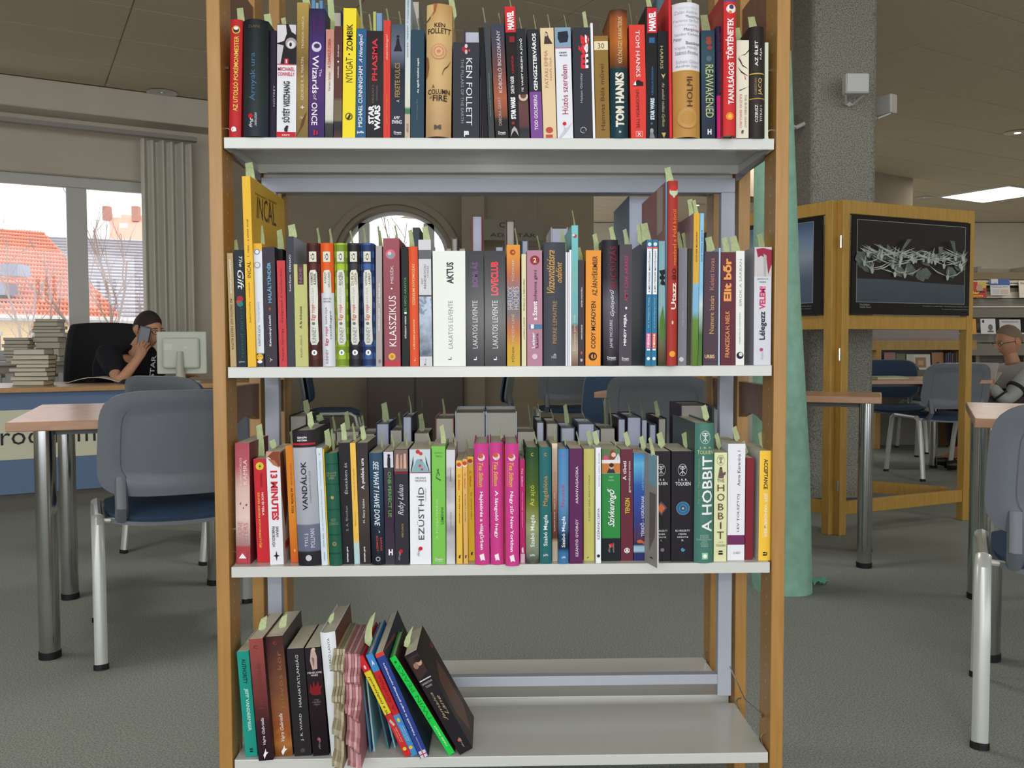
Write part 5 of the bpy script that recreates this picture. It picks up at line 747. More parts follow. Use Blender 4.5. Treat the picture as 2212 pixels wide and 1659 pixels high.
bk(3, 1541.5, 1569, 1543, 1571, 978, (222, 224, 172), 'pale lime paperback with a mounted rider drawing', KNOT(995, .85, (60, 56, 50), (222, 224, 172)) + [D(1012, .5, 2.6, (60, 50, 46)), Pg([(.3, 1030), (.4, 1014), (.6, 1014), (.66, 1022), (.9, 1020), (.86, 1026), (.74, 1028), (.72, 1034), (.3, 1034)], (104, 84, 76)), T('THE', 1043, 1036, .22, .78, (90, 70, 60), 'h'), T('H', 1063, 1048, .24, .78, (96, 40, 40), 'h', -.002), T('O', 1084, 1068, .22, .8, (96, 40, 40), 'h', -.002), T('B', 1105, 1090, .3, .72, (96, 40, 40), 'h', -.002), T('B', 1125, 1110, .3, .72, (96, 40, 40), 'h', -.002), T('I', 1146, 1131, .46, .56, (96, 40, 40), 'h'), T('T', 1168, 1152, .22, .76, (96, 40, 40), 'h', -.002), T('J. R. R.', 1178, 1174, .3, .72, (90, 70, 60), 'h'), T('TOLKIEN', 1185, 1180, .12, .9, (90, 70, 60), 'h'), R(1194, 1197, (40, 30, 30), .36, .66), R(1199, 1203, (40, 30, 30), .34, .68)], Y=.008)
bk(3, 1571.5, 1607, 1572, 1611.5, 959, (230, 230, 238), 'white paperback with a purple band near the foot', [R(1157, 1178, (112, 44, 92)), T('LEV TOLSZTOJ', 1150, 1068, .54, .72, (66, 58, 76)), T('Anna Karenina 1', 1050, 974, .54, .72, (66, 58, 76)), T('GABO', 1198, 1193, .34, .76, (140, 140, 150), 'h')], yb=1212, Y=.016)
bk(3, 1609, 1626, 1612, 1629.5, 989, (130, 32, 44), 'plain dark red cloth book without lettering', [], yb=1210, Y=.02)
bk(3, 1638, 1665, 1641, 1669, 974, (250, 200, 60), 'golden-yellow paperback, last before the post, black and white capitals', [T('ACCEPTANCE', 992, 1058, .34, .66, (40, 32, 28), 'd', .02), T('JEFF VANDERMEER', 1066, 1164, .34, .66, (246, 230, 196), 'd', .03), R(1195, 1198, (30, 26, 26), .34, .58), R(1200, 1203, (30, 26, 26), .34, .6), R(1195, 1203, (30, 26, 26), .62, .68)], yb=1214, Y=.012, side=[('L', 'A', (206, 206, 200))])
# ---------------- lowest shelf
bk(4, 530, 557, 511.5, 537, 1408, (24, 152, 136), 'turquoise paperback, first at the post, leaning left', [T('AUTHORITY', 1424, 1478, .34, .68, (22, 40, 40), 'd', .015), T('JEFF VANDERMEER', 1488, 1580, .34, .7, (170, 222, 206), 'd', .03), R(1618, 1621, (20, 30, 30), .4, .66), R(1623, 1626, (20, 30, 30), .4, .66)])
bk(4, 558.5, 590, 537.5, 567, 1381, [(0, (40, 20, 34)), (.3, (58, 26, 36)), (.5, (104, 48, 46)), (1, (156, 70, 66))], 'wine-red thick paperback jutting past the lip, white script author', [T('C', 1402, 1395, .3, .6, (110, 40, 40), 'h', .03), T('Hollóember', 1530, 1430, .36, .7, (124, 50, 46)), T('Vajra Gabriella', 1608, 1550, .4, .66, (226, 214, 220), 'u', .008, .3), Pg([(.36, 1630), (.5, 1622), (.56, 1616), (.6, 1624), (.74, 1624), (.56, 1630), (.44, 1638)], WH)], yb=1642, Y=-.006, dep=.15, noise=.3, ns=30, side=[('R', 'A', (40, 26, 32))])
bk(4, 595, 633, 573, 611, 1376, [(0, (130, 74, 30)), (.12, (176, 110, 46)), (.2, (150, 76, 34)), (.4, (140, 82, 50)), (.7, (106, 62, 46)), (1, (60, 30, 34))], 'rust-brown thick paperback leaning left, white script author', [T('C', 1394, 1387, .4, .6, (150, 60, 40), 'h', .03), T('Bűvös kör', 1530, 1408, .5, .8, (150, 96, 46)), T('Vajra Gabriella', 1602, 1542, .4, .66, (232, 216, 206), 'u', .008, .3), Pg([(.36, 1624), (.5, 1616), (.56, 1610), (.6, 1618), (.74, 1618), (.56, 1624), (.44, 1632)], WH)], yb=1634, dep=.15, noise=.35, ns=30, side=[('R', 'A', (66, 60, 56))])
bk(4, 636, 674, 619.5, 655.5, 1402, (38, 34, 38), 'black paperback with long white serif title', [T('J. R. WARD', 1598, 1540, .44, .62, (206, 206, 206)), T('HALHATATLANSÁG', 1526, 1416, .44, .64, (206, 206, 206)), D(1618, .5, 5, (70, 70, 60))], yb=1630, dep=.135)
bk(4, 675.5, 712, 658.5, 691, 1400, [(0, (24, 16, 22)), (.5, (34, 20, 26)), (1, (36, 30, 36))], 'black paperback with a bare torso photo and red ink splash', [Pg([(.4, 1404), (.6, 1402), (.74, 1420), (.7, 1446), (.4, 1448), (.28, 1428)], (190, 160, 150)), D(1404, .56, 4, (196, 170, 160)), Pg([(.4, 1420), (.56, 1424), (.5, 1444)], (120, 96, 90)), T('PENELOPE', 1455.5, 1451.5, .08, .96, (214, 206, 206), 'h', .012), T('WARD', 1461, 1457, .28, .72, (214, 206, 206), 'h', .012), Pg([(.1, 1494), (.2, 1476), (.3, 1486), (.42, 1470), (.52, 1484), (.7, 1470), (.74, 1484), (.94, 1480), (.8, 1492), (.84, 1500), (.5, 1502), (.26, 1500)], (130, 24, 30)), T('drága\nmegváltó\nmagyar', 1524, 1509, .24, .76, (130, 120, 120), 'h'), D(1596, .44, 3.4, (190, 50, 70)), T('fing', 1618, 1590, .4, .56, (150, 140, 150), 'u', 0, .4)], yb=1632, dep=.135)
bk(4, 716, 748, 691, 724, 1366, (226, 230, 234), 'tall white hardback half hidden by the die-cut board books', [T('RSEAKO LANYA', 1450, 1378, .46, .62, (90, 86, 92))], r=.005, hard=True, yb=1637, dep=.17, side=[('R', 'A', (112, 60, 40))])
bk(4, 875, 889, 768, 786, 1421, [(0, (206, 40, 42)), (.42, (206, 40, 42)), (.425, (226, 206, 40)), (.845, (226, 206, 40)), (.85, (208, 36, 44)), (1, (208, 36, 44))], 'slanting yellow and red hardback lettered Itt a Csíkimanó!', [D(1444, .5, 4.6, (226, 190, 190), .5), T('Itt a (csik)manó!', 1546, 1464, .24, .7, (60, 40, 20), 'u', .01, .2), Pg([(.2, 1558), (.5, 1554), (.8, 1568), (.5, 1570)], (190, 180, 170)), T('Ian Whybrow', 1602, 1574, .3, .48, (240, 190, 190)), T('Axel Scheffler', 1604, 1572, .58, .76, (240, 190, 190)), D(1618, .5, 4, (240, 200, 50))], yb=1634, Y=.0, dep=.19, hard=True)
bk(4, 888, 903, 788, 806, 1416, [(0, (66, 140, 206)), (.4, (66, 140, 206)), (.405, (200, 34, 40)), (.83, (200, 34, 40)), (.835, (60, 136, 206)), (1, (60, 136, 206))], 'slanting light blue and red hardback with a sail emblem', [Pg([(.3, 1440), (.5, 1428), (.7, 1440), (.5, 1436)], WH), T('A Graffaló', 1536, 1462, .28, .7, (150, 24, 20), 'u', .01), D(1556, .5, 5, (230, 200, 50), .6), T('Julia Donaldson', 1600, 1566, .3, .5, (190, 220, 240)), T('Axel Scheffler', 1602, 1568, .58, .76, (190, 220, 240)), D(1614, .5, 4, (240, 200, 50))], yb=1632, Y=.002, dep=.19, hard=True)
bk(4, 907, 927, 808, 830, 1414, (40, 62, 140), 'slanting navy paperback with a white exam-guide title and small flag', [R(1414, 1422, (220, 60, 40)), T('Felkészítő az angol gazdasági nyelvvizsgára', 1596, 1436, .36, .62, (222, 228, 240), 'u', .015), T('Némethné Hock Ildikó', 1636, 1600, .44, .58, (190, 196, 220)), R(1630, 1646, (206, 206, 220), .1, .9), R(1637, 1639, (190, 30, 50), .1, .9), R(1630, 1646, (190, 30, 50), .45, .55)], yb=1645, Y=-.006, dep=.24, side=[('R', 'A', (26, 34, 66)), ('R', 'P', [(824, 1406), (852, 1366), (857, 1372), (828, 1412)], (150, 60, 50))])
bk(4, 968.5, 984, 838.5, 857, 1423, (24, 206, 70), 'slanting vivid green hardback lettered TWIN PEAKS', [D(1434, .5, 3, (20, 120, 50)), T('TWIN PEAKS', 1560, 1442, .22, .82, (16, 140, 56), 'u', -.006), T('MARK FROST', 1614, 1570, .4, .66, (196, 246, 206), 'u', .01)], yb=1632, Y=.004, dep=.15, hard=True, side=[('R', 'A', (60, 22, 24))])
bk(4, 990, 1024, 868.5, 905, 1418, (34, 30, 36), 'slanting black romance paperback, rightmost, with gold script title', [Pg([(.1, 1424), (.95, 1424), (.95, 1462), (.1, 1470)], (60, 40, 40)), D(1440, .7, 8, (196, 150, 130), .8), D(1444, .4, 7, (150, 110, 96), .8), D(1434, .72, 7, (40, 26, 26), 1.0), R(1472, 1474, (206, 206, 206), .06, .96), T('SAMANTHA', 1482, 1478, .12, .9, (190, 186, 190), 'h'), T('YOUNG', 1489, 1485, .26, .74, (190, 186, 190), 'h'), T('Jamaica', 1560, 1500, .3, .54, (180, 160, 120), 'u', 0, .4), T('Lane', 1550, 1510, .58, .8, (180, 160, 120), 'u', 0, .4), D(1602, .5, 3.6, (206, 90, 60)), T('fing', 1618, 1596, .5, .64, (160, 160, 160), 'u', 0, .4)], yb=1628, Y=.006, dep=.135, side=[('R', 'A', (44, 32, 32)), ('R', 'P', [(942, 1424), (960, 1450), (1000, 1520), (1018, 1580), (985, 1540), (950, 1470)], (108, 66, 50)), ('R', 'P', [(930, 1384), (936, 1396), (934, 1402), (927, 1392)], (130, 50, 44))])
# thin picture booklets splayed between the board books and the slanting ones
for i, (a, c_, y, cc, ds) in enumerate(((799, 782, 1472, (70, 130, 170), 'first thin splayed blue picture booklet'), (807, 790, 1464, (150, 206, 220), 'second thin splayed booklet, pale turquoise'), (838, 800, 1452, (60, 120, 130), 'third thin splayed booklet, dark teal and steeply tilted'), (852, 808, 1446, (120, 196, 214), 'fourth thin splayed booklet, aqua against the slanting books'))):
    bk(4, a, a + 3.4, c_, c_ + 3.4, y, cc, ds, [], yb=1632, Y=.02 + .006 * i, dep=.15, side=[('R', 'A', [(0, (40, 60, 90)), (.3, (120, 160, 190)), (.6, (150, 60, 60)), (1, (90, 150, 110))])] if i % 2 == 0 else ())
# die-cut board books with scalloped, stepped leaves
def board_book(x0b, x0t, n, c, cd_, desc, yt, Y0, amp, ph, wpx):
    pb = U(x0b, 1655, Y0); pt = U(x0t, yt, Y0); z = ZS[4]
    lean = math.atan2(pt.x - pb.x, pt.z - z); h = (pt.z - z) / math.cos(lean)
    root = empty('board_book', (pb.x, Y0, z + 0.001), 0, lean)
    tag(root, desc + ' on the lowest shelf', 'book', 'books on the lowest shelf')
    k = (pb - CAM).dot(_fw) / F_PX; w = wpx * k / n
    for i in range(n):
        pts = [(0.17, 0.0), (0.17, h)]; m = 40
        for j in range(m + 1):
            v = 1 - j / m; s_ = v * 3.6 + ph + i * 0.02
            q = s_ - math.floor(s_); y = amp * (1 if q < 0.55 else 0) * min(1, 6 * q, 6 * abs(0.55 - q) if q < 0.55 else 0)
            y = -y - 0.006 * i * (v < .5) + 0.02 * v
            pts.append((y, h * v))
        g = G(); g.prism(pts, i * w * 1.0, (i + 0.86) * w, axis='X'); g.build('board_leaf', mat(c if i % 2 == 0 else cd_, 0.5, noise=.12, nscale=60), root)
    g = G()
    for zz in (0.3, 0.62, 0.85):
        g.tube([(0.0, -0.004 , h * zz), (n * w, -0.004, h * zz)], 0.0018, 6)
    return root
board_book(722, 716, 4, (150, 140, 108), (176, 164, 132), 'tan die-cut board book with thick scalloped leaves', 1412, -.018, .022, .1, 26)
board_book(752, 741, 5, (172, 104, 112), (206, 156, 158), 'pink die-cut board book with thick scalloped leaves', 1417, -.02, .016, .45, 34)
# ---------------- books on the far side of the rack: their fore-edges face us
def back(row, xl, xr, yt, cov, desc, dep=.14, hard=True, pg=None, Y=.335, lean=0):
    z = ZS[row]; yb_ = CYP + F_PX * 0.0  # placeholder row foot, from the shelf plane
    P0 = U((xl + xr) / 2, yt, Y)
    # foot in pixels of the point on the shelf straight below
    q = Vector((P0.x, Y, z)) - CAM; yb_ = CYP - F_PX * q.dot(_up) / q.dot(_fw)
    xs = CXP + F_PX * q.dot(_rt) / q.dot(_fw) - (xl + xr) / 2
    return bk(row, xl + xs, xr + xs, xl, xr, yt, cov, desc, [], yb=yb_, Y=Y, dep=dep, hard=hard, flip=True, pages=pg or PAGEG, full=True, grp='books on the far side of the rack')
back(3, 625, 663, 897, (40, 40, 44), 'book with pages to us behind the rose paperback group, black cover', .14)
back(3, 664, 690, 912, (70, 72, 78), 'grey book behind the black head cap of the thick grey hardback', .12)
back(3, 712, 725, 936, (150, 150, 150), 'thin low book, pages to us, behind the ice-blue paperback', .12, False)
back(3, 727, 775, 933, (120, 120, 122), 'thick low paperback, pages to us, behind the green cloth-look hardback', .13, False)
back(3, 777, 809, 938, (130, 126, 120), 'low pale paperback behind the brown-black one, pages to us', .13, False)
back(3, 812, 841, 914, (50, 60, 100), 'white-paged hardback in dark blue behind the navy paperback', .14, True, PAGEW)
back(3, 843, 868, 930, (90, 80, 80), 'short grey-paged book behind the lone-figure paperback', .13, False)
back(3, 869, 890, 899, (40, 36, 60), 'tall narrow white-paged hardback in near-black covers', .14, True, PAGEW)
back(3, 895, 926, 936, (40, 36, 36), 'short grey-paged paperback behind the bridge-photo book', .13, False)
back(3, 940, 981, 902, (130, 62, 44), 'grey-paged hardback in red-brown covers', .14)
back(3, 983, 1047, 889, (176, 190, 206), 'very thick pale-covered hardback, fore-edge to us, nearest the post side', .16)
back(3, 1049, 1117, 889, (186, 198, 212), 'very thick pale-covered hardback behind the magenta trio', .16)
back(3, 1118, 1156, 933, (150, 140, 130), 'low grey-paged paperback beside the very thick pale pair', .12, False)
back(3, 1158, 1176, 911, (34, 30, 30), 'narrow white-paged hardback in black behind the teal title', .15, True, PAGEW)
back(3, 1179, 1206, 913, (60, 60, 66), 'grey-paged hardback in charcoal behind the thin beige spine', .15)
back(3, 1211, 1242, 923, (80, 100, 116), 'white-paged hardback in slate blue behind the purple spine', .14, True, PAGEW)
back(3, 1248, 1285, 914, (60, 76, 104), 'thick white-paged hardback in steel blue with coloured head edge', .15, True, PAGEW)
back(3, 1287, 1295, 929, (170, 176, 190), 'slim low white-paged book behind the thin white spine', .13, False, PAGEW)
back(3, 1297, 1328, 926, (110, 100, 90), 'low grey-paged paperback behind the portraits', .12, False)
back(3, 1334, 1352, 904, (32, 28, 32), 'slim white-paged hardback in black behind the burgundy spine', .15, True, PAGEW)
back(3, 1354, 1386, 900, (40, 40, 70), 'thick tall white-paged hardback behind the starry blue spine', .15, True, PAGEW)
back(3, 1387, 1397, 908, (180, 184, 200), 'slim white-paged book next to the thick tall one', .13, False, PAGEW)
back(3, 1402, 1418, 916, (90, 96, 120), 'slim white-paged hardback in blue-grey covers above the swung booklet', .14, True, PAGEW)
back(3, 1421, 1440, 903, (36, 32, 34), 'grey-paged hardback in black beside the tall sea-green hardback', .15)
back(3, 1543, 1557, 882, (190, 196, 196), 'tall pale white-paged hardback beside the steel upright', .16, True, PAGEW)
back(3, 1470, 1532, 874, (66, 60, 90), 'large dark patterned picture book lying behind the sea-green hardback', .12)
back(2, 891, 906, 491, (44, 50, 56), 'dark slate book sticking up against the arched window', .14, False, mat((70, 80, 88), .7))
back(2, 1019, 1042, 465, (150, 40, 56), 'tall white-paged hardback in red covers above the black pair', .16, True, PAGEW)
back(2, 1093, 1112, 476, (90, 40, 46), 'grey-topped hardback in maroon covers above the amber spine', .16, True, PAGEG)
back(2, 976, 988, 513, (110, 112, 118), 'narrow grey book above the very thick white paperback', .13, True)
back(2, 964, 975, 537, (100, 104, 110), 'low dark book peeping over the very thick white paperback', .13, False)
back(2, 992, 1005, 537, (110, 100, 90), 'low book peeping over the end of the white paperback', .13, False)
back(2, 1069, 1088, 531, (60, 40, 40), 'low white-paged hardback peeping over the red-titled black one', .13, True, PAGEW)
back(2, 1127, 1141, 518, (90, 120, 130), 'white-paged slim book above the thin cream paperback', .14, True, PAGEW)
back(2, 1190, 1227, 491, (190, 190, 186), 'white-paged hardback in pale covers above the gold-script book', .16, True, PAGEW)
back(2, 1357, 1416, 424, (70, 100, 120), 'large picture book standing behind the blue pair, black beast on cover', .22, True, PAGEW, Y=.30)
back(1, 1003, 1040, 66, (50, 40, 90), 'white-paged hardback above the rose-sprig book', .15, True, PAGEW)
back(1, 673, 681, 0, (80, 140, 190), 'first thin light blue picture book above the purple paperback', .2, False, mat((90, 150, 200), .6))
back(1, 682, 688, 6, (150, 180, 180), 'middle thin pale picture book above the purple paperback', .2, False, mat((150, 180, 180), .6))
back(1, 690, 697, 1, (80, 140, 190), 'third thin light blue picture book above the purple paperback', .2, False, mat((90, 150, 200), .6))
back(1, 716, 738, 24, (30, 36, 90), 'dark blue hardback above the narrow brown paperback', .16, True)
back(1, 806, 812, 25, (200, 210, 90), 'thin lime picture book above the black paperback', .18, False, mat((196, 206, 100), .6))
back(1, 813, 825, 28, (110, 150, 200), 'thin blue picture book above the black paperback', .18, False, mat((120, 160, 205), .6))
back(1, 888, 905, 4, (120, 120, 116), 'smoky grey book above the plain dark teal paperback', .16, False)
back(1, 1418, 1444, -8, (60, 96, 106), 'tall teal picture book behind the gold-emblem paperback', .2, True, mat((70, 100, 110), .6))
# ---------------- green paper slips
for (r_, lst) in ((1, [(521, 17, 48, 14), (580, 30, 60, 15), (606, 38, 52, 10), (664, -2, 20, 16), (704, -4, 40, 14), (718, 37, 55, 12), (771, -2, 60, 9), (797, 30, 64, 8), (840, 18, 50, 8), (867, 24, 50, 5), (908, 39, 64, 6), (984, -4, 18, 14), (1049, 16, 48, 8), (1083, 28, 52, 5), (1106, -6, 15, 4), (1128, 38, 62, 5), (1161, 32, 62, 6), (1193, 30, 60, 5), (1231, 32, 60, 6), (1272, 25, 50, 10), (1308, 52, 78, 8), (1366, 8, 54, 5), (1386, 34, 56, 9), (1406, -2, 15, 14), (1430, 48, 68, 8), (1499, -4, 10, 14), (1543, 32, 62, 22), (1611, 60, 86, 16), (1636, 36, 59, 22), (1657, 57, 92, 13)]),
                  (2, [(497, 521, 547, 13), (540, 352, 381, 17), (564, 490, 527, 12), (596, 498, 533, 12), (626, 487, 511, 16), (690, 494, 526, 8), (716, 496, 526, 9), (751, 500, 526, 6), (782, 493, 526, 9), (812, 490, 531, 9), (824, 500, 531, 9), (858, 488, 516, 8), (890, 498, 533, 10), (922, 491, 518, 14), (1118, 494, 540, 6), (1167, 511, 541, 8), (1222, 500, 545, 10), (1243, 456, 487, 9), (1256, 537, 562, 12), (1291, 507, 541, 12), (1330, 492, 519, 12), (1361, 497, 528, 11), (1387, 486, 518, 20), (1406, 484, 518, 20), (1448, 363, 391, 18), (1477, 503, 536, 11), (1489, 505, 537, 10), (1503, 432, 461, 16), (1514, 434, 461, 10), (1544, 514, 544, 20), (1577, 515, 545, 18), (1601, 512, 542, 20), (1655, 507, 534, 16)]),
                  (3, [(547, 921, 955, 13), (575, 954, 976, 12), (618, 935, 965, 9), (672, 894, 930, 12), (692, 898, 934, 14), (697, 932, 968, 12), (721, 930, 978, 8), (744, 918, 957, 10), (762, 918, 957, 8), (786, 924, 957, 10), (826, 940, 978, 4), (851, 942, 975, 5), (879, 938, 972, 7), (929, 938, 971, 7), (958, 922, 964, 10), (984, 940, 975, 5), (1012, 952, 987, 4), (1083, 925, 956, 5), (1130, 950, 990, 4), (1162, 936, 966, 6), (1199, 920, 958, 7), (1224, 936, 970, 8), (1256, 936, 969, 8), (1281, 935, 970, 11), (1301, 935, 968, 12), (1333, 942, 971, 5), (1360, 937, 971, 12), (1394, 946, 980, 12), (1417, 948, 985, 11), (1430, 938, 975, 16), (1487, 938, 975, 15), (1533, 879, 914, 15), (1562, 940, 978, 12), (1602, 925, 959, 14), (1620, 957, 989, 13), (1661, 937, 974, 15), (663, 867, 897, 12), (723, 902, 936, 8), (751, 892, 933, 10), (783, 900, 935, 9), (833, 873, 914, 13), (865, 894, 930, 9), (888, 858, 899, 6), (912, 897, 936, 11), (960, 864, 902, 9), (1146, 875, 911, 7), (1167, 874, 911, 6), (1195, 886, 913, 6), (1225, 877, 923, 10), (1264, 893, 914, 5), (1308, 866, 904, 9), (1330, 865, 904, 9), (1361, 868, 900, 8), (1396, 865, 903, 9), (1421, 869, 903, 10)]),
                  (4, [(568, 1338, 1381, 14), (612, 1334, 1376, 14), (716, 1330, 1366, 10), (798, 1336, 1417, 16), (890, 1362, 1412, 15)])):
    for (x, y0, y1, wd) in lst: slip(r_, x - (2 if wd > 8 else 3), y0, y1, wd, xb=x)
# ================================================================ furniture
TABW = wood('beech_laminate', (178, 132, 98), (194, 148, 112), (2, 2, 8), .25)
SHELL = mat((108, 114, 122), .45, 0, .4, 'grey_chair_plastic', noise=.03, nscale=60)
FRAME = mat((190, 194, 188), .3, .2, .5, 'pale_grey_painted_tube', coat=.3)
PADB = mat((58, 78, 104), .9, 0, .1, 'blue_upholstery', noise=.25, nscale=300)
def table(cx, cy, rz, lx, ly, lab, z=.73, th=.028, ins=.09, lr=.03, ped=False):
    """origin at the floor under the near corner; +x along, +y away"""
    t = empty('library_table', (cx, cy, 0), rz); tag(t, lab, 'table', 'beech tables with chrome legs')
    g = G(); g.box(0, 0, z - th, lx, ly, z); g.build('tabletop', TABW, t, bevel=.003)
    g = G(); g.box(ins, ins, z - th - .02, lx - ins, ly - ins, z - th); g.build('underframe', mat((90, 90, 92), .5), t)
    for x in (ins, lx - ins):
        for y in (ins, ly - ins):
            g = G(); g.lathe([(lr, .02), (lr, z - th)], (x, y), 24); lg = g.build('leg', CHROME, t, smooth=True)
            g = G(); g.lathe([(lr + .002, 0), (lr + .002, .022)], (x, y), 24); g.build('foot_cap', RUB, lg, smooth=True)
    return t
ta = P3(11, 908, 2.57)
table(ta.x, ta.y, .36, .70, .86, 'beech table with thick chrome legs beside the reading chair and desk')
tb = P3(1283, 845, 4.1); te = P3(1905, 863, 3.6)
an = math.atan2(te.y - tb.y, te.x - tb.x)
table(tb.x, tb.y, an, (te - tb).length, .42, 'beech table whose corner shows between the rack and the poster stand', ins=.06)
tb = P3(2105, 908, 2.56); table(tb.x, tb.y, -.47, 1.3, .8, 'beech table cut off by the picture edge behind the large grey chair', ins=.05, lr=.034)
tb = P3(1780, 823, 6.0); table(tb.x, tb.y, .02, P3(2150, 823, 6).x - tb.x, .7, 'far beech table where the old man sits reading', z=.70, lr=.028)
def make_chair(sc=1.0):
    """faces +y (its back shell is towards -y)"""
    c = empty('visitor_chair', (0, 0, 0))
    def back(u, v, off=0.0):
        q = 2 * u - 1; w = .25 * (1 - .06 * v); x = w * q
        return (x, -.215 - .05 * v + .045 * q * q * 1.0 + off, .50 + .32 * v)
    N = 14
    def outline(u, v, k):            # superellipse mapped square -> rounded panel
        a = 2 * u - 1; b = 2 * v - 1
        e = 5.0; m = max(abs(a), abs(b), 1e-6); n_ = (abs(a) ** e + abs(b) ** e) ** (1 / e) or 1e-6
        s_ = m / n_; return (a * s_ * k + 1) / 2, (b * s_ * k + 1) / 2
    g = G(); g.grid(lambda u, v: back(*outline(u, v, 1.0), 0 - (.010 if max(abs(2 * u - 1), abs(2 * v - 1)) > .74 else 0)), 22, 18, thick=-.014); g.build('back_shell', SHELL, c, smooth=True)
    g = G(); g.grid(lambda u, v: back(*outline(u, v, .93), .016 + .022 * (1 - max(abs(2 * u - 1), abs(2 * v - 1)) ** 4)), 14, 12, thick=.012); g.build('backrest', PADB, c, smooth=True)
    g = G(); g.grid(lambda u, v: back(.5 + (u - .5) * .34, .30 + v * .34, -.013), 4, 4, thick=.004); g.build('grip_recess', SHELL, c, smooth=True)
    g = G(); rg = []
    for t in range(49):
        a = 2 * PI * t / 48; u_, v_ = outline((1 + max(-1, min(1, 1.5 * math.cos(a)))) / 2, (1 + max(-1, min(1, 1.5 * math.sin(a)))) / 2, .76); q_ = back(u_, v_, -.0165); rg.append(q_)
    g.tube(rg, .0022, 5, cap=False); g.build('moulded_seam', mat((84, 88, 96), .6), c, smooth=True)
    def seat(u, v, dz=0, k=1.0):
        a, b = outline(u, v, k); a = 2 * a - 1; b = 2 * b - 1
        return (.235 * a, .21 * b + .0, .445 + dz - .02 * (1 - a * a) + (.0 if b < .6 else -.02 * (b - .6)))
    g = G(); g.grid(lambda u, v: seat(u, v, -.012, 1.0), 14, 14, thick=.012); g.build('seat_shell', SHELL, c, smooth=True)
    g = G(); g.grid(lambda u, v: seat(u, v, .03 * (1 - max(abs(2 * u - 1), abs(2 * v - 1)) ** 5) + .002, .97), 14, 14, thick=.02); g.build('seat', PADB, c, smooth=True)
    for s in (-1, 1):
        for (yf, yt) in ((-.25, -.19), (.25, .17)):
            g = G(); g.tube([(s * .250, yf, .012), (s * .249, (yf + yt) / 2, .25), (s * .25, yt, .415), (s * .248, yt * .8, .435)], .0125, 10, rx=1.5)
            lg = g.build('leg', FRAME, c, smooth=True)
            g = G(); g.tube([(s * .250, yf - .001, 0), (s * .250, yf + .001, .016)], .015, 8, rx=1.4); g.build('foot_cap', RUB, lg)
        g = G(); g.tube([(s * .248, -.16, .435), (s * .248, .14, .435)], .0125, 8); g.build('side_tube', FRAME, c, smooth=True)
        g = G(); g.tube([(s * .18, -.10, .428), (s * .185, -.20, .432), (s * .185, -.235, .47), (s * .185, -.215, .56)], .014, 8, rx=1.3); g.build('back_bracket', SHELL, c, smooth=True)
    for y in (-.165, .14):
        g = G(); g.tube([(-.248, y, .425), (0, y, .418), (.248, y, .425)], .008, 8); g.build('cross_tube', FRAME, c, smooth=True)
    return c
ch0 = make_chair()
used = [False]
def chair(px, D, rz, lab, sc=1.0):
    if used[0]: c = copy_tree(ch0)
    else: c = ch0; used[0] = True
    p = P3(px, 800, D); c.location = (p.x, p.y, 0); c.rotation_euler = (0, 0, rz); c.scale = (sc, sc, sc)
    tag(c, lab, 'chair', 'grey and blue visitor chairs')
    return c
chair(384, 2.91, .43, 'large grey-backed chair partly hidden by the rack, beside the chrome-legged table', 1.0)
chair(436, 4.15, -.5, 'grey-backed chair top showing before the computer monitor')
chair(2381, 2.10, -.5, 'large grey chair cropped by the picture edge, nearest on that side', 1.0)
chair(2028, 6.25, .06, 'grey-backed chair framed by the poster stand, seat and legs in view')
chair(1928, 7.1, 2.9, 'blue-padded chair facing us across the far table')
chair(2030, 7.75, 3.2, 'second blue-padded chair facing us, half behind the grey-backed one')
chair(720, 6.9, -1.45, 'chair in side view through the rack, its back to the steel upright')
chair(1040, 6.9, 1.5, 'chair in side view behind the thick pale hardbacks')
chair(1224, 7.1, .05, 'dim chair seen from behind above the steel-blue hardback')
chair(1458, 4.02, -.52, 'rounded chair back showing above the tall white-paged hardback', 1.0)
chair(1322, 4.75, 2.7, 'blue-padded chair beyond the table, peeping left of the rounded chair back')
chair(2232, 6.75, 1.35, 'blue chair under the reading old man')
# ---------------------------------------------------------------- information desk
DM = Matrix.Translation(P3(0, 1000, 5.08).xy.to_3d()) @ Matrix.Rotation(.49, 4, 'Z')
def dg(): g = G(); g.M = DM; return g
dsk = empty('information_desk', (0, 0, 0)); tag(dsk, 'blue-fronted information desk with beech top and cream lettered band', 'desk')
BLUE = mat((98, 122, 160), .6, 0, .3, 'blue_laminate'); zt_ = .715
g = dg(); g.box(-1.2, -.03, zt_ - .03, 1.50, .78, zt_); g.build('desk_top', wood('desk_beech', (176, 130, 74), (194, 148, 88), (1, 8, 8), .35), dsk, bevel=.004)
g = dg(); g.box(-1.2, 0, .10, 1.48, .02, zt_ - .03); g.build('front_panel', BLUE, dsk)
g = dg(); g.box(-1.2, .03, 0, 1.45, .06, .10); g.build('plinth', mat((96, 92, 84), .7), dsk)
g = dg(); g.box(1.46, 0, .0, 1.48, .75, zt_ - .03); g.build('end_panel', BLUE, dsk)
g = dg(); g.box(-1.2, -.004, .30, 1.42, -.0005, .585); bd = g.build('lettered_band', mat((214, 214, 184), .6), dsk)
vs, fs = text_mesh('Irodalom utca', 0.0)
x0t, x1t = -.03, .80
g = dg(); g.add([(x0t + (x1t - x0t) * x, -.0065, .385 + .105 * y) for x, y in vs], fs); g.build('band_lettering', mat((26, 24, 40), .6), bd)
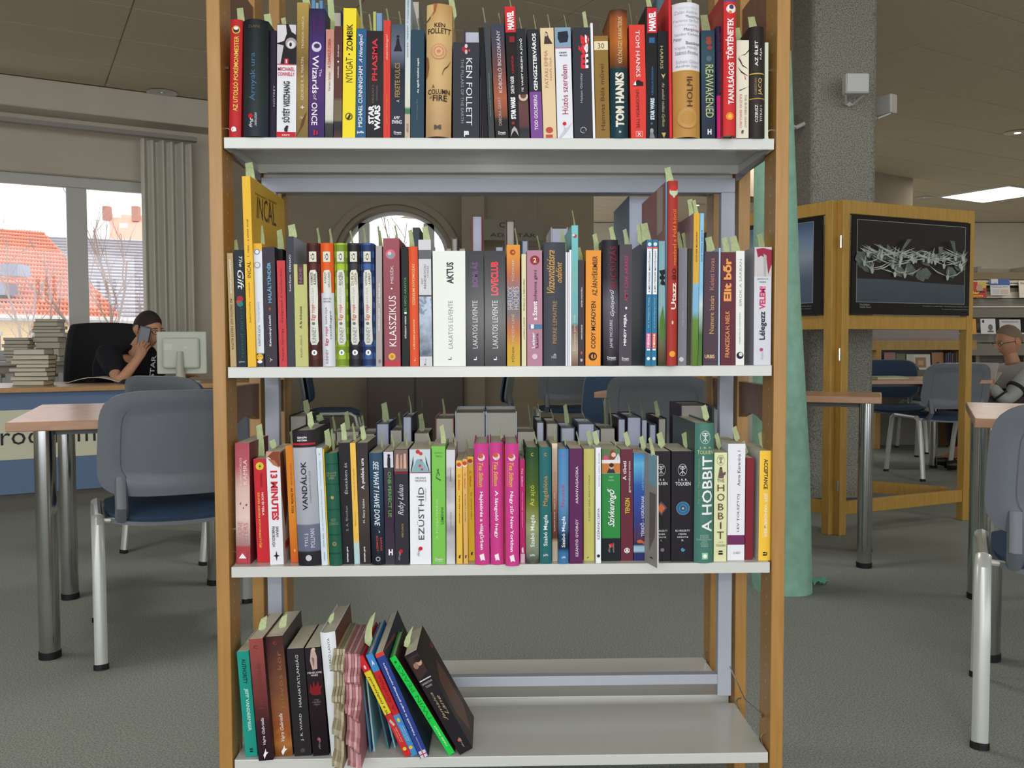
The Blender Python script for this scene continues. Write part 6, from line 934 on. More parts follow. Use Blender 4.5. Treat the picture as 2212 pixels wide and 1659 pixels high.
# ---- things on the desk
def DL(x, y, z=zt_): return DM @ Vector((x, y, z))
def flat_book(loc, rz, lx, ly, th, cov, lab, grp, pg=PAGES):
    b = empty('stacked_book', loc, rz); tag(b, lab, 'book', grp)
    g = G(); t = min(.0025, th * .2); g.box(-lx / 2, -ly / 2, 0, lx / 2, ly / 2, t); g.box(-lx / 2, -ly / 2, th - t, lx / 2, ly / 2, th); g.box(-lx / 2, ly / 2 - t, t, lx / 2, ly / 2, th - t); g.build('cover', mat(cov, .5), b)
    g = G(); g.box(-lx / 2 + .003, -ly / 2 + .003, t, lx / 2 - .003, ly / 2 - t, th - t); g.build('page_block', pg, b); return b
# three stacks: (px, D, z of the foot, [(thickness, colour)...])
rnd = random.Random(4)
COLS = [(60, 50, 48), (120, 60, 50), (40, 50, 70), (150, 140, 110), (70, 80, 60), (90, 60, 90), (50, 46, 50), (160, 120, 70)]
ORD = ['lowest', 'second', 'third', 'fourth', 'fifth', 'sixth', 'seventh', 'eighth', 'ninth', 'tenth']
for (px, D, zf, ths, nm) in ((72, 5.45, zt_, (.030, .024, .028, .024, .022, .026, .030, .034), 'front stack on the desk'), (42, 7.05, zs, (.040, .020, .026, .028, .024, .030, .020), 'stack on the sill beside the front stack'), (108, 7.15, zs - .14, (.045, .06, .05, .04, .035, .026, .024, .034, .022), 'stack on the sill near the office chair')):
    p = P3(px, 700, D); z = zf if 'sill' not in nm else zs
    if zf == zt_: p = P3(px, 700, 5.45)
    for i, th in enumerate(ths[:10]):
        flat_book((p.x + rnd.uniform(-.012, .012), p.y + rnd.uniform(-.01, .01), z), .1 + rnd.uniform(-.12, .12), .20 + rnd.uniform(-.025, .02), .14, th, COLS[(i * 3 + int(px)) % 8], '%s book from the bottom in the %s' % (ORD[i], nm), nm)
        z += th + .0003
        if z > zf + .30 and zf > .8: break
# open book and mouse on the desk
ob = empty('open_book', P3(220, 830, 5.75) * 1.0); ob.location.z = zt_; tag(ob, 'open book lying on the desk before the man', 'book')
g = G(); g.grid(lambda u, v: (.17 * (2 * u - 1), .11 * (2 * v - 1), .006 + .035 * abs(math.sin(PI * u * 1.0)) * (1 if u < .98 else .3)), 14, 3, thick=.004); g.build('pages', PAGES, ob, smooth=True)
g = G(); g.box(-.175, -.115, 0, .175, .115, .004); g.build('cover', mat((60, 50, 60), .6), ob)
ms = G(); ms.grid(lambda u, v: (.03 * (2 * u - 1), .05 * (2 * v - 1), .003 + .028 * max(0, (1 - (2 * u - 1) ** 2) * (1 - (2 * v - 1) ** 2)) ** .5), 8, 8); m_ = ms.build('computer_mouse', mat((40, 40, 44), .3), smooth=True); p = P3(272, 830, 5.6); m_.location = (p.x, p.y, zt_); tag(m_, 'dark computer mouse on the desk by the man\'s elbow', 'mouse')
# monitor seen from behind
mo = empty('computer_monitor', (0, 0, 0)); p = P3(393, 800, 5.75); mo.location = (p.x, p.y, zt_); mo.rotation_euler = (0, 0, .12)
tag(mo, 'pale grey computer monitor seen from behind on the desk', 'monitor')
MG = mat((206, 212, 200), .5)
g = G(); g.box(-.155, .0, .055, .155, .03, .33); g.build('screen_housing', MG, mo, bevel=.008)
g = G(); g.box(-.115, -.035, .09, .115, .0, .29); g.build('rear_casing', MG, mo, bevel=.02, seg=3)
g = G(); g.tube([(0, -.045, .20), (0, -.06, .10), (0, -.03, .01)], [.035, .045, .06], 12, rx=.5); g.build('stand', MG, mo, smooth=True)
g = G(); g.lathe([(.12, 0), (.12, .01), (.04, .02)], (0, -.02), 24); g.build('base', MG, mo, smooth=True)
g = G(); g.box(-.10, -.0365, .21, -.05, -.0352, .25); g.box(.02, -.0365, .22, .045, -.0352, .235); g.build('label_sticker', mat((226, 226, 222), .6), mo)
# black office chair
oc = empty('office_chair', (0, 0, 0)); p = P3(235, 800, 6.2); oc.location = (p.x, p.y, 0); oc.rotation_euler = (0, 0, .5); tag(oc, 'tall black mesh office chair behind the man at the desk', 'chair')
BLK = mat((26, 26, 30), .8, 0, .3)
g = G()
def ocb(u, v):
    a = 2 * u - 1; w = (.27 - .06 * v ** 3) if v > .25 else .24 + .1 * v
    return (w * a, .06 * a * a * -1 + -.0 + .05 * v, .50 + .62 * v - .02 * a * a * (1 if v > .9 else 0))
g.grid(ocb, 16, 18, thick=.06); g.build('backrest', BLK, oc, smooth=True, bevel=.02, seg=3)
g = G(); g.box(-.25, -.48, .42, .25, -.02, .50); g.build('seat', BLK, oc, bevel=.03, seg=3)
g = G(); g.lathe([(.03, .08), (.03, .42)], (0, -.25), 12); g.build('gas_column', BLK, oc)
for k in range(5):
    a = 2 * PI * k / 5; g = G(); g.tube([(0, -.25, .10), (.28 * math.cos(a), -.25 + .28 * math.sin(a), .07)], .02, 8); ft = g.build('base_arm', BLK, oc)
    g = G(); g.lathe([(.02, 0.0), (.028, .02), (.028, .045), (.02, .06)], (.28 * math.cos(a), -.25 + .28 * math.sin(a)), 10); g.build('castor', BLK, ft)
# ================================================================ poster stand of pine frames
PINE = wood('varnished_pine', (176, 134, 52), (196, 152, 70), (8, 8, .9), .4)
def pt2(px, py): q = UZ(px, py, 0.0); return q
A, B = UZ(1806, 1156, 0), UZ(2086, 1122, 0)
ZT = 1.655
def frame_panel(parent, A, B, z0, z1, zr, poster=None):
    d = Vector((B.x - A.x, B.y - A.y, 0)); Lg = d.length; d.normalize(); an = math.atan2(d.y, d.x)
    M = Matrix.Translation((A.x, A.y, 0)) @ Matrix.Rotation(an, 4, 'Z')
    def mk(nm, *bx_, m=PINE, bv=.003):
        g = G(); g.M = M; g.box(*bx_); return g.build(nm, m, parent, bevel=bv)
    mk('post', 0, -.02, 0, .045, .025, ZT); mk('post', Lg - .045, -.02, 0, Lg, .025, ZT)
    mk('rail', .045, -.017, ZT - .065, Lg - .045, .022, ZT); mk('rail', .045, -.017, zr - .07, Lg - .045, .022, zr)
    mk('rail', .045, -.012, .10, Lg - .045, .02, .165)
    return M, Lg, an
st = empty('poster_stand', (0, 0, 0)); tag(st, 'folding pine display stand with framed wildlife posters', 'display stand')
zr = P3(1815, 682, 4.4).z
M1, L1, an1 = frame_panel(st, A, B, 0, 0, zr)
C_ = Vector((A.x - .50, A.y + .77, 0)); A2 = Vector((A.x - .022, A.y + .008, 0))
M2, L2, an2 = frame_panel(st, C_, A2, 0, 0, zr)
E_ = Vector((B.x - .86, B.y + .62, 0)); B2 = Vector((B.x - .02, B.y + .045, 0))
g = G(); dd = (B2 - E_); M3 = Matrix.Translation(E_) @ Matrix.Rotation(math.atan2(dd.y, dd.x), 4, 'Z'); g.M = M3; g.box(0, -.012, .10, dd.length - .05, .02, .165); g.build('rail', PINE, st)
for z in (.25, .9, 1.45):
    g = G(); g.tube([(A.x - .005, A.y - .026, z - .03), (A.x - .005, A.y - .026, z + .03)], .005, 8); g.build('hinge', CHROME, st)
def poster(M, Lg, kind, lab):
    PM = M @ Matrix.Translation((.05, -.022, 0)); w_ = Lg - .10; z1, z0 = ZT - .07, zr + .005
    p = empty('framed_poster', PM @ Vector((w_ / 2, 0, z0))); p.rotation_euler = (0, 0, M.to_euler().z); tag(p, lab, 'poster')
    def Q(u, v, o): return ((u - .5) * w_, -o, v * (z1 - z0))
    g = G(); g.add([Q(0, 0, 0), Q(1, 0, 0), Q(1, 1, 0), Q(0, 1, 0), Q(0, 0, .012), Q(1, 0, .012), Q(1, 1, .012), Q(0, 1, .012)], [(3, 2, 1, 0), (4, 5, 6, 7), (0, 1, 5, 4), (1, 2, 6, 5), (2, 3, 7, 6), (3, 0, 4, 7)]); g.build('frame', mat((14, 14, 18), .25), p)
    g = G(); lay = [.013]
    def poly(pts, c, m=None): lay[0] += .00015; g.add([Q(u, v, lay[0]) for u, v in pts], [tuple(range(len(pts)))], m or mat(c, .3))
    if kind == 'birds':
        poly([(.03, .12), (.955, .12), (.955, .955), (.03, .955)], (150, 160, 160)); poly([(.034, .125), (.951, .125), (.951, .95), (.034, .95)], (34, 28, 32))
        poly([(.034, .125), (.951, .125), (.951, .33), (.6, .34), (.3, .36), (.034, .36)], None, mat([(0, (58, 72, 84)), (.5, (74, 88, 100)), (1, (60, 70, 80))], .3, noise=.5, nscale=14))
        r2 = random.Random(5); lt = mat((176, 186, 174), .4, noise=.3, nscale=40); md = mat((96, 108, 104), .4, noise=.3, nscale=40)
        for k in range(20):
            u = .06 + .88 * r2.random(); v = .40 + .22 * r2.random()
            poly([(u - .05, v), (u - .03, v + .06 + .08 * r2.random()), (u + .01, v + .07), (u + .05, v + .01), (u + .02, v - .05), (u - .03, v - .03)], None, md)
        for k in range(34):                       # spread-winged white birds: two long wings, a body and a neck
            u = .06 + .86 * r2.random(); v = .38 + .26 * r2.random(); s_ = .06 + .06 * r2.random(); up = r2.uniform(.4, 1.3)
            u0, u1 = max(.036, u - s_ * 1.8), min(.949, u + s_ * 1.8)
            poly([(u0, v + s_ * up), ((u + u0) / 2, v + s_ * .5), (u, v), ((u + u0) / 2 + .004, v + s_ * .5 - .018)], None, lt)
            poly([(u1, v + s_ * up * .8), ((u + u1) / 2, v + s_ * .3), (u, v - .004), ((u + u1) / 2 - .004, v + s_ * .3 - .018)], None, lt)
            poly([(u - .014, v), (u, v + .02), (u + .016, v), (u + .006, v - .04), (u - .006, v - .04)], None, lt)
            poly([(u, v + .015), (u + .006, v + .06), (u + .016, v + .075), (u + .012, v + .06), (u + .006, v + .012)], None, lt)
        for (u, v, du, dv) in ((.36, .66, .06, .12), (.82, .66, -.03, .13), (.68, .60, .01, .12)):
            poly([(u, v), (u + .015, v), (min(.945, u + du + .03), v + dv), (u + du - .01, v + dv)], None, md)
        for s_, a, b_, c, d in (('Haddelen', .03, .11, .085, .105), ('Saleb Bert', .03, .12, .06, .08), ('Csodálatos madárvilág · természetfotó kiállítás 2017', .55, .95, .085, .098), ('a városi könyvtárban', .72, .95, .055, .068)):
            lay[0] += .00015; vs, fs = text_mesh(s_); g.add([Q(a + (b_ - a) * x, c + (d - c) * y, lay[0]) for x, y in vs], fs, mat((150, 156, 156), .4))
    else:
        poly([(.03, .12), (.94, .12), (.94, .955), (.03, .955)], (150, 160, 170)); poly([(.034, .125), (.936, .125), (.936, .95), (.034, .95)], None, mat([(0, (70, 86, 116)), (.35, (82, 98, 128)), (.6, (140, 156, 176)), (.8, (110, 140, 176)), (1, (60, 90, 124))], .3, noise=.25, nscale=3))
        poly([(.55, .60), (.62, .57), (.74, .48), (.72, .50), (.64, .54), (.56, .56)], (60, 70, 84)); poly([(.4, .62), (.56, .60), (.56, .56), (.46, .58)], (60, 70, 84))
        for s_, a, b_, c, d in (('természetfotó kiállítás', .55, .93, .085, .098), ('a városi könyvtárban', .62, .93, .055, .068)):
            lay[0] += .00015; vs, fs = text_mesh(s_); g.add([Q(a + (b_ - a) * x, c + (d - c) * y, lay[0]) for x, y in vs], fs, mat((130, 136, 140), .4))
    g.build('print', None, p)
poster(M1, L1, 'birds', 'dark framed poster of white birds beating their wings over water')
poster(M2, L2, 'sky', 'blue framed poster of a lone bird, half hidden by the green paper')
# ---------------------------------------------------------------- turquoise paper cone
g = G(); n = 40; PX = lambda a: P3(a, 800, 3.36).x
prof = [(PX(1696), .113, 0), (PX(1690), .106, .5), (PX(1676), .088, 1.1), (PX(1668), .077, 1.6), (PX(1661), .068, 2.05)]
vs = []; fs = []
for k, (cx_, r_, z) in enumerate(prof):
    for j in range(n):
        a = 2 * PI * j / n; rr = r_ * (1 + .03 * math.sin(5 * a + k))
        vs.append((cx_ + rr * math.cos(a), Y0c + 3.36 + rr * math.sin(a), z))
for k in range(len(prof) - 1):
    for j in range(n): fs.append((k * n + j, k * n + (j + 1) % n, (k + 1) * n + (j + 1) % n, (k + 1) * n + j))
g.add(vs, fs); o = g.build('paper_cone', mat((146, 196, 174), .8, 0, .2, 'turquoise_crepe_paper', noise=.12, nscale=25, bump=.3), smooth=True); tag(o, 'tall tapering column of turquoise crepe paper standing on the carpet', 'paper column')
p = UZ(1766, 1262, 0); g = G(); g.grid(lambda u, v: (p.x + .06 * (u - .4), p.y + .05 * (v - .5), .004 + .02 * abs(math.sin(5 * u + 3 * v))), 6, 5, thick=.002); o = g.build('paper_scrap', mat((120, 200, 176), .8), smooth=True); tag(o, 'crumpled turquoise paper scrap at the foot of the paper column', 'paper')
# ---------------------------------------------------------------- magazine shelving along the far side
ms = empty('magazine_shelving', (0, 0, 0)); tag(ms, 'long grey magazine shelving behind the reading man', 'shelving'); D9 = 9.2
xa, xb = P3(1700, 600, D9).x, P3(2330, 600, D9).x; yf = Y0c + D9
gm = mat((128, 122, 112), .6); wm_ = mat((222, 212, 192), .5); olive = mat((128, 112, 80), .6)
def zz(py): return P3(2100, py, D9).z
g = G(); g.box(xa, yf + .32, 0, xb, yf + .36, zz(575)); g.build('back_panel', gm, ms)
for (pt_, pb_, m_, nm) in ((588, 604, olive, 'header_board'), (628 - 6, 630, olive, 'top_rail'), (646, 660, gm, 'shelf_front'), (664, 686, gm, 'shelf_front'), (722, 740, gm, 'shelf_front'), (742, 768, gm, 'shelf_front'), (800, 812, gm, 'shelf_front')):
    g = G(); g.box(xa, yf, zz(pb_), xb, yf + .30, zz(pt_)); g.build(nm, m_, ms)
for (pt_, pb_) in ((606, 611), (613, 617), (661, 664), (719, 722)):
    g = G(); g.box(xa, yf - .012, zz(pb_), xb, yf, zz(pt_)); g.build('shelf_edge', wm_, ms)
g = G(); g.box(xa, yf + .01, zz(644), xb, yf + .3, zz(630)); g.build('display_slope', wm_, ms)
for k in range(7):
    x = xa + (xb - xa) * k / 6; g = G(); g.box(x - .02, yf + .05, 0, x + .02, yf + .32, zz(575)); g.build('upright', gm, ms)
def mag(px0, px1, py0, py1, D, cov, lab, extra=(), tilt=-.12):
    a, b = P3(px0, py1, D), P3(px1, py0, D); m = empty('magazine', ((a.x + b.x) / 2, a.y, a.z), 0, 0, tilt); w_, h_ = b.x - a.x, b.z - a.z; tag(m, lab, 'magazine', 'magazines and leaflets on display')
    g = G(); g.box(-w_ / 2, 0, 0, w_ / 2, .008, h_); g.build('pages', PAGEG, m)
    g = G(); g.box(-w_ / 2, -.0012, 0, w_ / 2, -.0001, h_); g.build('cover', mat(cov, .4), m)
    g = G(); lay = .0015
    for it in extra:
        lay += .0002
        if it[0] == 'r': g.add([(-w_ / 2 + it[1] * w_, -lay, it[2] * h_), (-w_ / 2 + it[3] * w_, -lay, it[2] * h_), (-w_ / 2 + it[3] * w_, -lay, it[4] * h_), (-w_ / 2 + it[1] * w_, -lay, it[4] * h_)], [(0, 1, 2, 3)], mat(it[5], .4))
        elif it[0] == 'o': g.add([(-w_ / 2 + w_ * it[1] + it[3] * w_ * math.cos(t * PI / 8), -lay, it[2] * h_ + it[3] * w_ * 1.3 * math.sin(t * PI / 8)) for t in range(16)], [tuple(range(16))], mat(it[4], .4))
        else: vs, fs = text_mesh(it[6], .02); g.add([(-w_ / 2 + w_ * (it[1] + (it[3] - it[1]) * x), -lay, h_ * (it[2] + (it[4] - it[2]) * y)) for x, y in vs], fs, mat(it[5], .4))
    if g.v: g.build('cover_print', None, m)
DM_ = D9 - .06
mag(2094, 2132, 608, 643, DM_, (196, 40, 40), 'red and yellow history magazine with a portrait face', [('r', .5, .6, 1, 1, (206, 176, 60)), ('o', .62, .58, .2, (190, 146, 120)), ('r', .42, .3, .9, .42, (60, 40, 36)), ('t', .02, .22, .6, .42, (240, 220, 40), 'itler'), ('t', .02, .02, .8, .18, (240, 220, 40), 'anyanyelve'), ('t', .02, .72, .2, .96, WH, '3.')])
mag(2140, 2183, 602, 638, DM_, (214, 210, 206), 'blue-headed white catalogue beside the red magazine', [('r', 0, .62, 1, 1, (50, 90, 160)), ('r', .05, .7, .4, 1, (206, 206, 216)), ('t', .05, .64, .36, .78, (50, 90, 160), 'adó'), ('t', .05, .46, .9, .56, (90, 120, 170), 'Catalunya 2019'), ('r', .1, .1, .45, .36, (190, 190, 200)), ('r', .52, .1, .9, .36, (206, 180, 160))])
mag(2202, 2240, 606, 643, DM_, (228, 220, 200), 'cream magazine cut by the picture edge', [('t', .1, .8, .9, .92, (90, 90, 80), 'Elektron')])
mag(2086, 2110, 688, 721, DM_, (226, 150, 50), 'orange booklet just past the stand post')
mag(2119, 2152, 688, 721, DM_, (214, 214, 216), 'white magazine with a small grey tree emblem', [('o', .18, .82, .08, (40, 40, 60)), ('r', .45, .1, .85, .2, (90, 94, 100)), ('o', .65, .42, .16, (100, 104, 110)), ('r', .62, .2, .68, .42, (90, 94, 100))])
mag(2160, 2206, 690, 722, DM_, (196, 196, 198), 'pale magazine behind the reader\'s head', [('r', .1, .8, .9, .9, (150, 150, 156))])
# low pine magazine rack
mr = empty('low_magazine_rack', (0, 0, 0)); tag(mr, 'low pine-topped magazine rack seen through the poster stand', 'magazine rack'); D7 = 7.9
z = lambda py: P3(1980, py, D7).z; X = lambda px: P3(px, 760, D7).x; yf = Y0c + D7
g = G(); g.box(X(1860), yf, z(756), X(2110), yf + .3, z(735)); g.build('top_board', PINE, mr)
g = G(); g.box(X(1860), yf, z(816), X(2110), yf + .3, z(800)); g.build('shelf', gm, mr)
g = G(); g.box(X(1860), yf + .28, 0, X(2110), yf + .3, z(756)); g.build('back_panel', gm, mr)
for a_, b_ in ((1892, 1903), (2070, 2080)): g = G(); g.box(X(a_), yf - .01, 0, X(b_), yf + .28, z(756)); g.build('side_post', PINE, mr)
g = G(); g.box(X(1860), yf + .31, z(735), X(2110), yf + .34, z(706)); g.build('label_board', mat((150, 148, 146), .6), mr)
for (a_, b_, y0_, y1_, c, lab, ex) in ((1911, 1936, 761, 799, (170, 120, 112), 'pinkish leaflet on the low pine rack', [('r', 0, 0, 1, .35, (226, 222, 218)), ('t', .1, .1, .6, .25, (150, 40, 40), 'Life')]), (1937, 1957, 764, 799, (110, 120, 80), 'green leaflet beside the pinkish one', []), (1959, 1976, 765, 799, (214, 210, 200), 'narrow white leaflet on the low pine rack', []), (1972, 2011, 765, 799, (230, 226, 220), 'white-bordered magazine with a brown picture', [('r', .15, .15, .75, .8, (176, 130, 90)), ('r', .3, .3, .6, .6, (206, 170, 130))]), (2014, 2040, 761, 799, (176, 120, 70), 'brown travel magazine on the low pine rack', [('o', .5, .3, .2, (90, 60, 40))])):
    mag(a_, b_, y0_, y1_, D7 + .04, c, lab, ex)
for i in range(7):
    x0_, x1_ = 2042 + i * 4.6, 2046 + i * 4.6; a_, b_ = P3(x0_, 799, D7 + .02), P3(x1_, 763 - (i % 3), D7 + .02)
    g = G(); g.box(a_.x, a_.y, a_.z, b_.x, a_.y + .2, b_.z); o = g.build('folder', mat([(70, 60, 90), (90, 80, 110), (50, 60, 80), (110, 90, 90), (60, 50, 60), (140, 130, 120), (40, 40, 50)][i], .5)); tag(o, 'thin %s folder in the upright row on the low pine rack' % ['violet', 'lilac-grey', 'slate blue', 'dusty mauve', 'brown-grey', 'pale beige', 'near-black'][i], 'folder', 'dark folders on the low pine rack')
p = P3(1915, 822, 6.2); flat_book((p.x, p.y, .7003), .1, .24, .18, .02, (150, 160, 60), 'lime green booklet lying on the far table', 'things on the far table')
# dim pieces of furniture seen between the second and third shelves
g = G(); a_, b_ = P3(796, 0, 8.1), P3(1000, 0, 8.1); dc = empty('dark_cabinet', (a_.x, a_.y - .35, 0)); tag(dc, 'low dark brown cabinet behind the side-view chairs', 'cabinet')
g = G(); g.box(0, 0, 0, b_.x - a_.x, .35, .78); g.build('body', mat((66, 54, 44), .6), dc)
for k in range(2):
    w2 = (b_.x - a_.x) / 2; g = G(); g.box(k * w2 + .01, -.015, .05, (k + 1) * w2 - .01, 0, .75); dr = g.build('door', mat((72, 58, 46), .5), dc); g = G(); g.tube([(k * w2 + (.06 if k else w2 - .06), -.03, .40), (k * w2 + (.06 if k else w2 - .06), -.03, .48)], .005, 6); g.build('handle', CHROME, dr)
pb_ = empty('pine_box', P3(1500, 850, 5.6)); pb_.location.z = 0; tag(pb_, 'orange pine crate glimpsed through the rack beside the chair back', 'crate')
for k in range(5): g = G(); g.box(-.25, 0, .1 + k * .14, .16, .02, .22 + k * .14); g.build('plank', PINE, pb_)
g = G(); g.box(-.25, .02, .1, -.21, .4, .78); g.box(.12, .02, .1, .16, .4, .78); g.box(-.25, .36, 0, .16, .4, .78); g.box(-.25, 0.0, 0, -.21, .04, .1); g.box(.12, 0.0, 0, .16, .04, .1); g.build('carcass', PINE, pb_)
# ================================================================ people
SKINM = mat((206, 150, 118), .5, 0, .4, 'skin'); SKIN2 = mat((196, 138, 106), .5, 0, .4, 'older_skin')
def skin(name, V, E_, m, parent, lv=2):
    me = bpy.data.meshes.new(name); ks = list(V); me.from_pydata([V[k][0] for k in ks], [(ks.index(a), ks.index(b)) for a, b in E_], []); me.materials.append(m)
    o = bpy.data.objects.new(name, me); COL.objects.link(o); o.parent = parent
    md = o.modifiers.new('skin', 'SKIN'); md.use_smooth_shade = True
    sv = me.skin_vertices[0].data
    for i, k in enumerate(ks):
        r = V[k][1]; sv[i].radius = r if isinstance(r, tuple) else (r, r); sv[i].use_root = (i == 0)
    s = o.modifiers.new('smooth', 'SUBSURF'); s.levels = lv; s.render_levels = lv
    return o
def head(parent, loc, yaw, pitch, roll, m, hairm, glasses, older=False, sc=1.0):
    """built facing -y, about the middle of the skull"""
    M = Matrix.Translation(loc) @ Matrix.Rotation(yaw, 4, 'Z') @ Matrix.Rotation(pitch, 4, 'X') @ Matrix.Rotation(roll, 4, 'Y') @ Matrix.Scale(sc, 4)
    def f(u, v, grow=0.0):
        th = 2 * PI * u; ph = PI * v; d = Vector((math.sin(th) * math.sin(ph), -math.cos(th) * math.sin(ph), -math.cos(ph)))
        fr = max(0, -d.y); k = Vector((d.x * .076, d.y * .096, d.z * .118))
        if d.z < 0: k.x *= 1 - .28 * (-d.z) ** 1.4; k.y *= (1 - .10 * (-d.z)) if d.y < 0 else (1 - .42 * (-d.z) ** .8)
        gs = lambda cx, cz, sx, sz, a: a * math.exp(-((d.x - cx) / sx) ** 2 - ((d.z - cz) / sz) ** 2) * (1 if d.y < 0 else 0)
        k.y -= gs(0, -.18, .13, .16, .024) + gs(0, -.05, .1, .2, .008) + gs(0, .14, .5, .1, .006) + gs(0, -.50, .22, .07, .006) + gs(0, -.86, .3, .14, .010)
        k.y += gs(-.36, .0, .16, .10, .010) + gs(.36, .0, .16, .10, .010)
        if grow: k *= 1 + grow
        return M @ k
    g = G(); g.grid(lambda u, v: f(u, v), 44, 36); hd = g.build('head', m, parent, smooth=True)
    def hair(u, v):
        # only the skull cap: keep v above a hairline that drops at the back
        th = 2 * PI * u; front = (1 + math.cos(th)) / 2
        v0 = .40 + .28 * front ** 1.2 if not older else .42 + .32 * front
        vv = v0 + (1 - v0) * v; return f(u, vv, .05 + .05 * min(1, v * 5) + .012 * math.sin(40 * u + 23 * v))
    g = G(); g.grid(hair, 44, 16, thick=.004); g.build('hair', hairm, parent, smooth=True)
    for s in (-1, 1):
        g = G(); g.grid(lambda u, v: M @ Vector((s * (.074 + .012 * math.sin(PI * v)), .008 + .020 * (2 * u - 1) * (math.sin(PI * v) ** .5 if 0 < v < 1 else 0) + .006, -.030 + .062 * v)), 8, 10, thick=.006); g.build('ear', m, hd, smooth=True)
        g = G(); g.M = M @ Matrix.Translation((s * .030, -.084, .004)); g.lathe([(.0005, -.009), (.007, -.007), (.0095, 0), (.007, .007), (.0005, .009)], n=12); g.build('eye', mat((226, 222, 214), .2), hd, smooth=True)
        g = G(); g.M = M @ Matrix.Translation((s * .030, -.0935, .004)); g.add([(.004 * math.cos(t * PI / 5), 0, .004 * math.sin(t * PI / 5)) for t in range(10)], [tuple(range(10))]); g.build('iris', mat((40, 28, 22), .2), hd)
        g = G(); g.M = M; g.tube([(s * .014, -.099, .024), (s * .032, -.097, .029), (s * .048, -.086, .024)], [.002, .0032, .0016], 6); g.build('eyebrow', hairm, hd, smooth=True)
    g = G(); g.M = M; g.tube([(-.022, -.090, -.060), (-.008, -.101, -.057), (0, -.102, -.058), (.008, -.101, -.057), (.022, -.090, -.060)], [.001, .004, .003, .004, .001], 8); g.build('mouth', mat((168, 96, 84), .4), hd, smooth=True)
    if glasses:
        gl_ = G(); gl_.M = M
        for s in (-1, 1):
            gl_.tube([(s * (.033 + .022 * math.cos(t * PI / 7)), -.106 + .008 * abs(math.cos(t * PI / 7)), .002 + .015 * math.sin(t * PI / 7)) for t in range(15)], .0018, 5)
            gl_.tube([(s * .055, -.100, .004), (s * .080, -.05, .006), (s * .084, .008, .002)], .0018, 5)
        gl_.tube([(-.011, -.108, .004), (.011, -.108, .004)], .0018, 5)
        gl_.build('eyeglasses', mat((26, 24, 26), .3), parent)
    return M
def fingers(V, E_, root, wrist, dirv, palmn, side, curl, ln=.075, r=.0085, pre='f'):
    """five finger chains rooted in the palm; dirv: along the fingers, side: towards the thumb, palmn: out of the palm"""
    for i, (off, k) in enumerate(((.030, .88), (.010, 1.0), (-.010, .94), (-.029, .74))):
        b = wrist + dirv * .075 + side * off; V[pre + '%da' % i] = (b, r * 1.15); E_.append((root, pre + '%da' % i)); prev = pre + '%da' % i; d = dirv.copy(); p = b
        for j in range(3):
            d = (d + palmn * curl[i] * (.9 if j == 0 else 1.0)).normalized(); p = p + d * ln * k * (.44, .32, .24)[j]; key = pre + '%d%s' % (i, 'bcd'[j]); V[key] = (p, r * (1 - .12 * (j + 1))); E_.append((prev, key)); prev = key
    b = wrist + dirv * .020 + side * .034; V[pre + 'ta'] = (b, r * 1.25); E_.append((root, pre + 'ta')); prev = pre + 'ta'; d = (dirv * .6 + side * .7 + palmn * .5).normalized(); p = b
    for j in range(2):
        p = p + d * (.036, .028)[j]; V[pre + 't' + 'bc'[j]] = (p, r * (1.05 - .15 * j)); E_.append((prev, pre + 't' + 'bc'[j])); prev = pre + 't' + 'bc'[j]; d = (d + dirv * .5).normalized()
# --- man on the telephone behind the desk, turned to the picture's right
B_ = P3(300, 800, 6.0); man = empty('person', (B_.x, B_.y, 0)); tag(man, 'man in a black t-shirt holding a phone to his ear at the desk', 'person')
V_ = lambda x, y, z: Vector((x, y, z))
def pxl(px, py, dy): q = P3(px, py, 6.0 + dy); return V_(q.x - B_.x, q.y - B_.y, q.z)
pel = V_(-.20, .06, .50); wst = V_(-.17, .05, .66); chs = V_(-.10, .03, .825); nk = pxl(292, 762, .02); hdc = pxl(319, 713, 0)
shn, shf = V_(-.14, -.155, .895), V_(.0, .17, .885)
elb = pxl(258, 826, -.30); wr_ = pxl(302, 770, -.20); elf = V_(.10, .24, .66); wrf = V_(.26, .10, .745)
Vd = {'pel': (pel, (.15, .12)), 'wst': (wst, (.15, .12)), 'chs': (chs - V_(0, 0, .03), (.115, .085)), 'nkb': (nk - V_(.02, 0, .03), .05), 'nk': (nk + V_(.015, 0, .04), .052), 'hd': (hdc - V_(.01, 0, .04), .05),
      'shn': (shn - V_(0, 0, .02), .044), 'elb': (elb, .042), 'wr': (wr_, .028), 'shf': (shf - V_(0, 0, .02), .044), 'elf': (elf, .042), 'wrf': (wrf, .028),
      'hpn': (pel + V_(.05, -.09, -.02), .095), 'knn': (V_(.24, -.12, .47), .07), 'ann': (V_(.20, -.12, .08), .045), 'ton': (V_(.33, -.12, .035), .04),
      'hpf': (pel + V_(.05, .10, -.02), .095), 'knf': (V_(.24, .14, .47), .07), 'anf': (V_(.20, .14, .08), .045), 'tof': (V_(.33, .14, .035), .04)}
Ed = [('pel', 'wst'), ('wst', 'chs'), ('chs', 'nkb'), ('nkb', 'nk'), ('nk', 'hd'), ('chs', 'shn'), ('shn', 'elb'), ('elb', 'wr'), ('chs', 'shf'), ('shf', 'elf'), ('elf', 'wrf'), ('pel', 'hpn'), ('hpn', 'knn'), ('knn', 'ann'), ('ann', 'ton'), ('pel', 'hpf'), ('hpf', 'knf'), ('knf', 'anf'), ('anf', 'tof')]
hv = (pxl(317, 736, -.12) - wr_).normalized(); pm = wr_ + hv * .045; Vd['pm'] = (pm, (.032, .018)); Ed.append(('wr', 'pm'))
fingers(Vd, Ed, 'pm', wr_, hv, V_(.2, .9, .1).normalized(), V_(-.5, .1, .6).normalized(), (.25, .3, .4, .5), pre='r')
